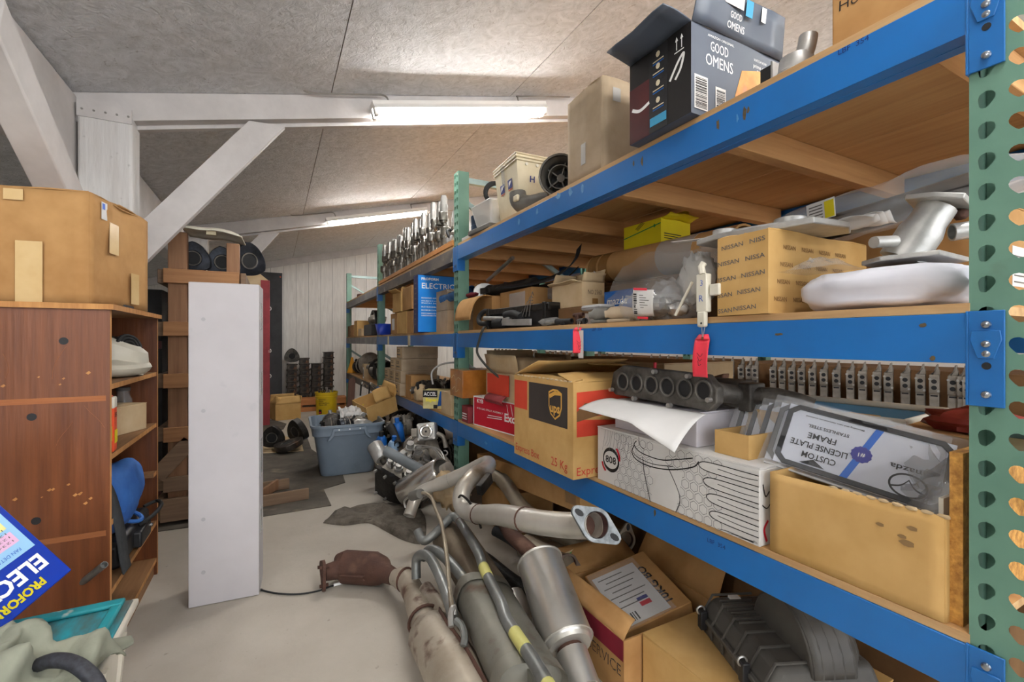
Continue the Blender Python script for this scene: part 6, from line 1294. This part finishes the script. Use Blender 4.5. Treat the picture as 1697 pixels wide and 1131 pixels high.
# polished muffler
A,B=W(893,928,1.67),W(943,1072,1.40); ax=(B-A).normalized()
t=T('muffler','polished round stainless muffler with a rolled tip in front of the heap','muffler',(A+B)/2)
MB().tube([A-ax*.0,A+ax*.012,B-ax*.012,B],[.070,.081,.083,.072],28).build('canister','satin',t,w=True)
for c in (A+ax*.012,B-ax*.012): MB().torus(c,ax,.082,.004,28,6).build('rolled_seam','stainless',t,w=True)
MB().cyl(B-ax*.004,B+ax*.006,.076,.070,n=28).build('end_cap','stainless',t,w=True)
C=B+ax*.006; MB().cyl(C-ax*.01,C+ax*.03,.040,n=18).build('outlet_pipe','rust',t,w=True); MB().cyl(C+ax*.015,C+ax*.12,.050,n=24,hollow=.94).build('tip','satin',t,w=True)
E0=W(845,885,1.84); MB().tube([A+ax*.01,A.lerp(E0,.5),E0,W(832,862,1.95)],[.032,.03,.028,.028],16).build('inlet_pipe','rust',t,w=True)
# flat grey muffler
A,B=W(800,985,1.62),W(880,1140,1.20); ax=(B-A).normalized()
def oval(t,A,B,w,h,m,up=(0,0,1),name='body',n=22,ends=.9):
    M=frame(A,B-A,up); L=(B-A).length; b=MB(); vs=[];fs=[]
    secs=[(0,.6),(.01,ends),(.03,1),(L-.03,1),(L-.01,ends),(L,.6)]
    for x,k in secs:
        for i in range(n):
            a=2*PI*i/n; vs.append((x,math.copysign(abs(math.cos(a))**.7,math.cos(a))*w*k,math.copysign(abs(math.sin(a))**.7,math.sin(a))*h*k))
    for s in range(len(secs)-1):
        for i in range(n): fs.append((s*n+i,s*n+(i+1)%n,(s+1)*n+(i+1)%n,(s+1)*n+i))
    fs.append(tuple(range(n))[::-1]); fs.append(tuple((len(secs)-1)*n+i for i in range(n)))
    return b.add(vs,fs,M).build(name,m,t,w=True)
t=T('muffler','flat oval grey-green muffler lying under the long slim pipe','muffler',(A+B)/2); oval(t,A,B,.10,.065,'muff_old',(.3,-.4,1)); 
MB().bar(W(827,1012,1.48),W(822,1068,1.40),.012,.05).build('hanger_tab','rust',t,w=True)
for k in (.03,.97): oval(t,A.lerp(B,k)-ax*.006,A.lerp(B,k)+ax*.006,.104,.069,'muff_old',(.3,-.4,1),'end_seam')
MB().bar(W(830,1000,1.45)+Vector((0,0,-.03)),W(905,1150,1.12)+Vector((0,0,-.03)),.03,.05).build('edge_seam','muff_old',t,w=True)
# rusty oval muffler at the back
A,B=W(745,862,2.1),W(812,965,1.72); t=T('muffler','rust-spotted oval muffler at the back of the heap, under the bent pipe','muffler',(A+B)/2); oval(t,A+Vector((0,0,-.06)),B+Vector((0,0,-.06)),.09,.065,mat('muff_rust',(122,110,92),(88,74,60),rough=.6,metal=.4,scale=6,c3=(112,58,40),s3=8,w3=.6,bump=.1),(.3,-.3,1))
# twin small pipes arching
for k,(PT,lab,r_) in enumerate((([(690,960,1.80),(690,930,1.82),(698,920,1.80),(712,925,1.74),(726,950,1.65),(740,985,1.56),(750,1020,1.48)],'left one of two grey arched pipes behind the catalytic converter',.0185),([(700,925,1.88),(712,913,1.86),(728,917,1.80),(752,940,1.72),(775,968,1.64),(800,990,1.58)],'right one of two grey arched pipes, running under the slim pipe',.02))):
    P=[W(*p) for p in PT]; t=T('exhaust_pipe',lab,'exhaust',P[3]); MB().tube(P,r_,14,k=5).build('pipe','pipe_grey',t,w=True)
P=[W(705,955,1.75),W(728,985,1.65),W(752,1030,1.5)]; t=T('exhaust_pipe','pale tan pipe between the arched pipes and the heat shield','exhaust',P[1]+Vector((0,0,-.05))); MB().tube([p+Vector((0,0,-.05)) for p in P],.028,14,k=4).build('pipe','shield',t,w=True)
# catalytic converter and heat-shielded down pipe
zc=.075
P=[at(540,950,Z=zc),at(557,946,Z=zc),at(571,940,Z=zc),at(620,943,Z=zc),at(637,950,Z=zc+.01),at(654,958,Z=zc+.02)]
t=T('catalytic_converter','rusty brown catalytic converter with bolted flange on the bare concrete','exhaust',P[2])
MB().tube([P[0],P[1],P[1].lerp(P[2],.6),P[2],P[3],P[3].lerp(P[4],.5),P[4],P[5]],[.034,.040,.064,.07,.07,.062,.040,.032],18).build('body','rust',t,w=True)
M=Matrix.Translation((P[2]+P[3])/2)@frame((0,0,0),P[3]-P[2]).to_3x3().to_4x4(); MB().box((0,0,0),(.11,.165,.006),M).build('seam_flange','rust',t,w=True,bevel=.002)
q=P[0]+(P[0]-P[1]).normalized()*.012; dv=(P[0]-P[1]).normalized(); Mq=Matrix.Translation(q)@dv.to_track_quat('Z','Y').to_matrix().to_4x4()
tri=[((.062-.012*math.cos(3*a+.3))*math.cos(a),(.062-.012*math.cos(3*a+.3))*math.sin(a)) for a in [2*PI*k/24 for k in range(24)]]; MB().holed(tri,[(.028*math.cos(2*PI*k/24),.028*math.sin(2*PI*k/24)) for k in range(24)],-.006,.006,Mq).build('flange','rust',t,w=True)
for k in range(3): a=2*PI*k/3+.9; c=Mq@Vector((.05*math.cos(a),.05*math.sin(a),0)); MB().cyl(c-dv*.02,c+dv*.016,.008,n=8).build('stud','rust',t,w=True)
P2=[P[5],at(672,962,Z=.105),at(686,985,Z=.105),at(697,1015,Z=.105),at(708,1040,Z=.10)]
MB().tube(P2,[.033,.042,.043,.046,.05],18,k=4).build('pipe','shield',t,w=True)
MB().torus(P2[1],P2[1]-P2[0],.044,.006,20,6).build('clamp','rust',t,w=True); MB().torus(P2[3].lerp(P2[4],.6),P2[4]-P2[3],.056,.006,20,6).build('clamp','rust',t,w=True)
P3=[P2[4],at(725,1072,Z=.11),at(755,1120,Z=.11),at(790,1190,Z=.11)]
MB().tube(P3,[.055,.078,.082,.08],20,k=4).build('heat_shield','shield',t,w=True)
Q=[p+Vector((.028,-.03,.076)) for p in [P3[0].lerp(P3[1],.2),P3[1],P3[2],P3[3]]]; vs=[]
for p in Q: vs+=[p+Vector((-.006,0,-.035)),p+Vector((-.002,.0,.014))]
MB().add(vs,[(2*i,2*i+1,2*i+3,2*i+2) for i in range(3)]).build('shield_seam','rust',t,w=True,solid=.004)
MB().tube([W(752,1020,1.46),W(752,1008,1.47),W(747,1018,1.45),W(748,1040,1.42)],.01,8,k=4,closed=False).build('hook','steel',t,w=True); MB().tube([W(756,1030,1.43),W(766,1040,1.4),W(770,1058,1.36),W(768,1072,1.34)],.011,8,k=4).build('hanger','pipe_grey',t,w=True)
# flanged rusty pipe and second flange under the rack
P=[W(868,905,1.95),W(895,918,1.90),W(925,930,1.84),W(942,937,1.80)]; t=T('exhaust_pipe','dull exhaust pipe with rusty flange under the bright diamond flange','exhaust',P[1]); MB().tube(P,[.05,.046,.036,.036],16,k=4).build('pipe','pipe_old',t,w=True); flange(t,P[3],(P[3]-P[2]).normalized()*.6+(Vector((0,0,H))-P[3]).normalized()*.4,.13,mat('flange_rust',(128,112,100),(96,80,70),rough=.7,metal=.4,scale=9),ang=-30,hole=.033)
P=[W(980,885,2.2),W(1010,888,2.1),W(1038,895,2.02)]; t=T('exhaust_pipe','dark pipe with upright flange just under the bottom beam','exhaust',P[1]); MB().tube(P,[.04,.036,.034],16,k=3).build('pipe','pipe_old',t,w=True); flange(t,P[2],(P[2]-P[1]).normalized()*.6+(Vector((0,0,H))-P[2]).normalized()*.5,.14,'pipe_old',ang=75,hole=.032)
for k,(PT,lab,m_,r_) in enumerate((([(760,905,2.15),(800,925,2.05),(850,965,1.85),(890,985,1.8)],'dark pipe deep in the heap behind the polished muffler','black_iron',.03),([(820,880,2.2),(860,905,2.1),(905,955,1.95),(940,985,1.9)],'black rubber-coated pipe crossing under the stainless pipe','black_rubber',.025),([(840,870,2.3),(900,880,2.25),(960,905,2.2)],'dusty brown pipe at the bottom of the heap by the carton','pipe_old',.03),([(850,990,1.75),(858,1010,1.7),(862,1030,1.66)],'short plastic-wrapped silver pipe left of the polished muffler','stainless',.045))):
    P=[W(*p) for p in PT]; t=T('exhaust_pipe',lab,'exhaust',P[1]); MB().tube(P,r_,14,k=4,hollow=.8).build('pipe',m_,t,w=True)
P=[W(1000,1112,1.5),W(1012,1104,1.48),W(1030,1108,1.46),(W(1036,1125,1.45)),W(1025,1150,1.45)]; t=T('hanger_rod','bent steel hook beside the polished tip, against the printed carton','rod',P[2]); MB().tube(P,.008,8,k=5).build('rod','steel',t,w=True)
# brown paper at the post, flat rag
t=T('paper_wad','crumpled brown paper wad at the foot of the second post','paper',at(748,812,Z=.25)+Vector((0,0,-.06)))
MB().blob((0,0,.06),(.10,.10,.09),14,.55,3,4).build('paper','card_pale',t,ang=180)
t=T('floor_rag','stiff dirty grey rag lying flat on the concrete by the exhaust heap','rag',(0,0,.0005))
RG=[(535,868),(560,848),(600,840),(640,836),(690,846),(705,860),(702,900),(670,897),(640,882),(622,872),(605,868),(570,872)]
Pg=[at(u,v,Z=.002) for u,v in RG]; cc=sum(Pg,Vector())/len(Pg); t.location=(cc.x,cc.y,.0005); WM[t.name]=Matrix.Translation((cc.x,cc.y,.0005))
b=MB(); rings=[]; n=len(Pg)*4; out=catmull(Pg+[Pg[0]],4)[:-1]; n=len(out); vs=[]
for k,s in enumerate((1.0,.96,.85,.65,.4,.15)):
    for i,p in enumerate(out):
        q=(p-cc)*s; z=[0,.016,.024,.026,.028,.028][k]+(.02*noise.noise((q.x*14,q.y*14,2))+.014*noise.noise((q.x*35,q.y*35,5)) if k>0 else 0)+.012*math.sin(q.x*22) *(k>1)
        vs.append((q.x,q.y,max(z,.001)))
b.add(vs,[(k*n+i,k*n+(i+1)%n,(k+1)*n+(i+1)%n,(k+1)*n+i) for k in range(5) for i in range(n)]+[tuple(5*n+i for i in range(n))]); b.build('rag',mat('rag',(112,104,94),(74,68,60),rough=.95,scale=16,bump=.6,bscale=60),t,ang=180)
# ---- grey tub -------------------------------------------------------
t=T('plastic_tub','grey plastic storage tub full of car parts on the floor mat','tub',(.555,4.16,.0065),-2)
def rrect(w,d,r,n=5):
    P=[]
    for cx,cy,a0 in ((w-r,d-r,0),(-w+r,d-r,90),(-w+r,-d+r,180),(w-r,-d+r,270)):
        for k in range(n+1): a=R(a0+90*k/n); P.append((cx+r*math.cos(a),cy+r*math.sin(a)))
    return P
lev=[(.205,.225,.0,.06),(.212,.232,.02,.06),(.255,.285,.33,.07),(.272,.302,.335,.075),(.275,.305,.40,.08),(.288,.318,.402,.085),(.288,.318,.42,.085),(.272,.302,.42,.08),(.262,.292,.36,.075),(.205,.225,.02,.06)]
vs=[];fs=[]
for w,d_,z,r_ in lev: vs+=[(x,y,z) for x,y in rrect(w,d_,r_)]
n=24
for k in range(len(lev)-1):
    for i in range(n): fs.append((k*n+i,k*n+(i+1)%n,(k+1)*n+(i+1)%n,(k+1)*n+i))
fs.append(tuple(range(n))[::-1]); fs.append(tuple((len(lev)-1)*n+i for i in range(n)))
MB().add(vs,fs).build('body','tub_grey',t,ang=30)
b=MB(); b.prism([(-.15,.30),(-.12,.335),(-.11,.37),(.11,.37),(.12,.335),(.15,.30),(.17,.30),(.14,.345),(.125,.395),(-.125,.395),(-.14,.345),(-.17,.30)],.296,.318,arot('X',90)); b.build('handle_lip','tub_grey',t,bevel=.004)
for x in (-.08,0,.08): MB().cyl((x,-.3185,.385),(x,-.3195,.385),.006,n=8).build('rivet','ink_white',t)
def loose(name,label,cat,x,y,z,fn): 
    q=T(name,label,cat,(.555+x,4.16+y,.0065+z)); fn(q); return q
r2=random.Random(21)
mech('black carburettor lying in the left corner of the grey tub',(.42,4.05,.33),.12,31,'black_iron'); mech('dark throttle body in the middle of the grey tub',(.53,4.00,.32),.13,32,'iron_blue')
mech('dusty wiper motor deep in the back of the grey tub',(.46,4.30,.30),.15,33,'cast'); mech('grey pump half under the white paper in the tub',(.66,4.10,.30),.14,34,'alu_dirty')
t=T('filler','tangle of small black parts filling the grey tub','parts',(.555,4.16,.20),kind='stuff'); b=MB()
for k in range(60):
    x,y=r2.uniform(-.2,.2),r2.uniform(-.22,.22); e=Vector((r2.uniform(-1,1),r2.uniform(-1,1),r2.uniform(-.4,.6))).normalized(); c=Vector((x,y,r2.uniform(.04,.16))); b.cyl(c,c+e*r2.uniform(.03,.08),r2.uniform(.006,.02),n=7)
b.build('small_parts','black_iron',t)
t=T('crumpled_paper','white crumpled paper sheet on top of the tub parts','paper',(.62,4.22,.42)); MB().sheet(lambda u,v:((u-.5)*.22,(v-.5)*.2,.03+.06*noise.noise((u*4,v*4,2))+.03*noise.noise((u*9,v*9,5))+.05*v),16,16).build('sheet','paper',t,solid=.001)
t=T('grey_cover','smooth grey plastic cover in the right of the tub','cover',(.66,4.02,.36)); MB().blob((0,0,.03),(.09,.08,.05),10,.2,2,3).build('cover','alu',t)
t=T('cardboard_box','tan open box lying tilted across the rim of the grey tub','box',(.83,4.30,.505),(R(10),R(-16),R(16))); d=(.30,.26,.15)
b=MB(); w_,dp,h_=d; th=.005; b.bx(-w_/2,w_/2,-dp/2,dp/2,-h_/2,-h_/2+th).bx(-w_/2,w_/2,-dp/2,-dp/2+th,-h_/2+th,h_/2).bx(-w_/2,w_/2,dp/2-th,dp/2,-h_/2+th,h_/2).bx(w_/2-th,w_/2,-dp/2+th,dp/2-th,-h_/2+th,h_/2).bx(-w_/2,-w_/2+th,-dp/2+th,dp/2-th,-h_/2+th,h_/2); b.build('body','card_yellow',t,smooth=False); MB().sheet(lambda u,v:(-.05+u*.16,-dp/2+.10*v*.4,h_/2+v*.11+.01*math.sin(u*4)),6,5).build('flap','card_yellow',t,solid=.004); MB().sheet(lambda u,v:(w_/2+.05*v,-dp/2+u*dp,h_/2+.08*v),6,4).build('flap','card_yellow',t,solid=.004); MB().bx(w_/2,w_/2+.001,-.10,-.02,-.03,.06).build('label','paper',t)
b=MB(); 
t=T('linkage_parts','tangle of black throttle linkages and rods piled behind the tilted tan box','parts',(.80,4.75,.0065),kind='stuff'); b=MB()
for k in range(90):
    c=Vector((r2.uniform(-.22,.25),r2.uniform(-.2,.25),r2.uniform(.0,.55)))
    c.z*=max(.2,1-c.xy.length*2.2); e=Vector((r2.uniform(-1,1),r2.uniform(-1,1),r2.uniform(-.3,.6))).normalized(); b.cyl(c,c+e*r2.uniform(.05,.16),r2.uniform(.005,.018),n=6)
for k in range(14): b.blob((r2.uniform(-.18,.2),r2.uniform(-.2,.2),r2.uniform(.05,.4)),(.06,.06,.05),6,.4,3,k)
b.build('linkages','black_iron',t)
t=T('yellow_part','small bright yellow plastic part at the left of the tilted tan box','car part',(.72,4.45,.475)); MB().blob((0,0,.03),(.055,.05,.035),8,.25,3,1).build('part','yellow_card',t); MB().cyl((.03,0,.03),(.09,.02,.02),.02,n=10).build('spout','cream',t)
for k in range(2):
    p=at(604+14*k,640,z=4.6); t=T('cam_lobe','bright chrome lever %s the tilted tan box'%('left above','right above')[k] if False else '%s of two bright chrome levers above the tilted tan box'%('left','right')[k],'lever',p); MB().bar((-.03,0,.03),(.03,.02,-.02),.03,.03).build('lever','chrome',t,bevel=.006); MB().cyl((-.03,0,.03),(-.04,0,.10-.2),.008,n=8).build('stem','black_iron',t)
# ---- engine parts heap
t=T('engine_block','dirty aluminium engine block with bolted side cover leaning by the tub','engine',W(690,772,3.15)); MENG=frame(W(690,772,3.15),(.72,.42,.34),(-.32,-.62,.72)); t.rotation_euler=MENG.to_euler(); WM[t.name]=MENG
MB().bx(-.17,.17,-.16,.18,-.20,.0).build('block','alu_dirty',t,bevel=.015)
MB().bx(-.205,-.17,-.19,.19,-.22,.03).build('side_cover','black_iron',t,bevel=.008)
for k in range(10): y=-.17+.34*(k%5)/4; z=(.015,-.20)[k//5]; MB().cyl((-.205,y,z),(-.225,y,z),.010,n=8).build('bolt','steel',t)
for y,x in ((-.10,-.187),(.05,-.187)):
    MB().cyl((x,y,.03),(x,y,.0315),.016,n=14).build('port','ink',t)
for y in (-.11,-.02,.07,.14): MB().cyl((-.10,y,.0),(-.10,y,.018),.030,n=14,hollow=.7).build('bore','alu',t); MB().bx(-.04,.04,y-.03,y+.02,.0,.03).build('boss','alu',t,bevel=.008); MB().cyl((.10,y,.0),(.10,y,.012),.034,n=14,hollow=.75).build('bore','alu',t)
for k in range(14): x,y=r2.uniform(-.15,.15),r2.uniform(-.15,.17); MB().cyl((x,y,.0),(x,y,.05),.007,n=8).build('stud','cast',t)
for k in range(5): MB().bar((-.16,-.164,-.18+.04*k),(.16,-.164,-.18+.04*k),.012,.012).build('rib','alu_dirty',t)
A,B=at(672,818,z=2.86),at(735,782,z=2.74); t=T('muffler','short polished round silencer leaning on the engine block','muffler',(A+B)/2); MB().tube([A,A.lerp(B,.03),A.lerp(B,.97),B],[.085,.092,.092,.085],24,hollow=.9).build('canister','chrome',t,w=True)
ax=(B-A).normalized(); MB().cyl(B,B+ax*.05,.04,n=14).build('outlet','stainless',t,w=True)
P=[W(640,748,3.05),W(665,762,2.99),W(690,776,2.92),W(712,788,2.86)]; t=T('grey_pipe','straight smooth grey pipe lying over the engine block','pipe',P[1]); MB().tube(P,.034,16,hollow=.85).build('pipe',mat('pipe_blue',(120,126,130),(98,104,108),rough=.35,scale=4),t,w=True)
P=[W(645,712,3.7),W(652,735,3.6)]; t=T('black_tube','black rubber tube standing slanted between the blue bottles','tube',P[0]); MB().tube([W(648,708,3.6),W(660,738,3.4)],.03,14,hollow=.8).build('tube','black_rubber',t,w=True)
for k,(u,v,zz,lab) in enumerate(((663,712,3.65,'bright blue spray bottle standing in the engine parts heap'),(633,735,3.55,'blue and white can half hidden beside the grey tub'),(650,742,3.45,'pale blue bottle below the black rubber tube'))):
    p=W(u,v,zz); t=T('bottle',lab,'bottle',p+Vector((0,0,-.10)),(R(6*k),R(-8+5*k),0)); MB().lathe([(0,0),(.04,0),(.042,.01),(.042,.13),(.03,.155),(.014,.16),(.014,.18),(0,.18)],16).build('body',('blue_can','blue_can',mat('pale_bottle',(150,178,206),(120,150,186),rough=.4))[k],t); MB().lathe([(.018,.16),(.018,.195),(0,.195)],12).build('cap',('blue_can','ink','blue_can')[k],t); MB().lathe([(.0425,.03),(.0425,.09)],16).build('label_band',('blue_can','ink_white','paper')[k],t)
q=W(706,716,3.12); Mq=frame(q,(.85,-.45,.1),(.1,.2,1)); t=TM('throttle_body','silver square throttle body with a bright ring on the engine parts','car part',Mq)
MB().box((0,.05,0),(.13,.10,.12)).build('housing','alu',t,bevel=.014); MB().torus((0,-.004,0),(0,1,0),.036,.011,24,8).build('bright_ring','chrome',t); MB().cyl((0,-.003,0),(0,.01,0),.028,n=18).build('bore','alu_dirty',t); MB().cyl((0,-.006,0),(0,.0,0),.008,n=10).build('spindle','ink',t)
for x,z in ((-.052,-.048),(.052,-.048),(-.052,.048),(.052,.048)): MB().cyl((x,0,z),(x,-.008,z),.008,n=8).build('bolt','steel',t)
MB().bx(-.11,-.066,.02,.08,-.03,.03).build('side_valve','alu_dirty',t,bevel=.006); MB().tube([(.066,.04,-.02),(.11,.04,-.05),(.12,.05,-.12)],.016,10,k=4).build('spigot','alu_dirty',t)
A,B=W(620,738,3.3),W(634,762,3.24); t=T('oil_canister','pale grey metal canister at the left edge of the engine heap','canister',B); MB().tube([A,A.lerp(B,.06),A.lerp(B,.94),B],[.05,.056,.056,.05],18).build('body','alu',t,w=True); MB().cyl(B,B+(B-A)*.3,.022,n=12).build('neck','cast',t,w=True)
P=[W(715,735,3.2),W(722,752,3.1),W(735,765,3.05),W(742,775,3.02)]; t=T('cast_elbow','grey cast elbow pipe right of the throttle body','pipe',P[1]); MB().tube(P,[.045,.04,.035,.036],14,k=4,hollow=.8).build('elbow','alu_dirty',t,w=True)
for k,(u,v,zz,s,sd,m_,lab) in enumerate(((690,735,3.5,.2,53,'alu_dirty','dusty gearbox piece at the back of the engine heap'),(740,745,3.4,.22,55,'black_iron','dark compressor in shadow under the bottom beam'),(665,700,4.0,.22,56,'alu_dirty','grey transmission case behind the blue bottle'),(700,690,4.2,.24,57,'black_iron','black engine part under the second bay'))):
    s*=.85; p=W(u,v,zz); p.z=max(.0,p.z-s*.75); mech(lab,p,s,sd,m_)
for k in range(3):
    P=[W(676+8*k,770-10*k,3.1),W(690,752-6*k,3.08),W(715,742,3.05),W(732,750+6*k,3.02),W(738,770,3.0)]; t=T('fuel_line','%s thin bent steel line over the engine block'%('lowest','middle','highest')[k],'line',P[0]); MB().tube(P,.004,6,k=4).build('line','steel',t,w=True)
for k in range(4): mech('%s dark part deep under the third bay'%('first','second','third','fourth')[k],(1.35+.1*(k%2),4.3+.5*k,0),.28,61+k,'black_iron')
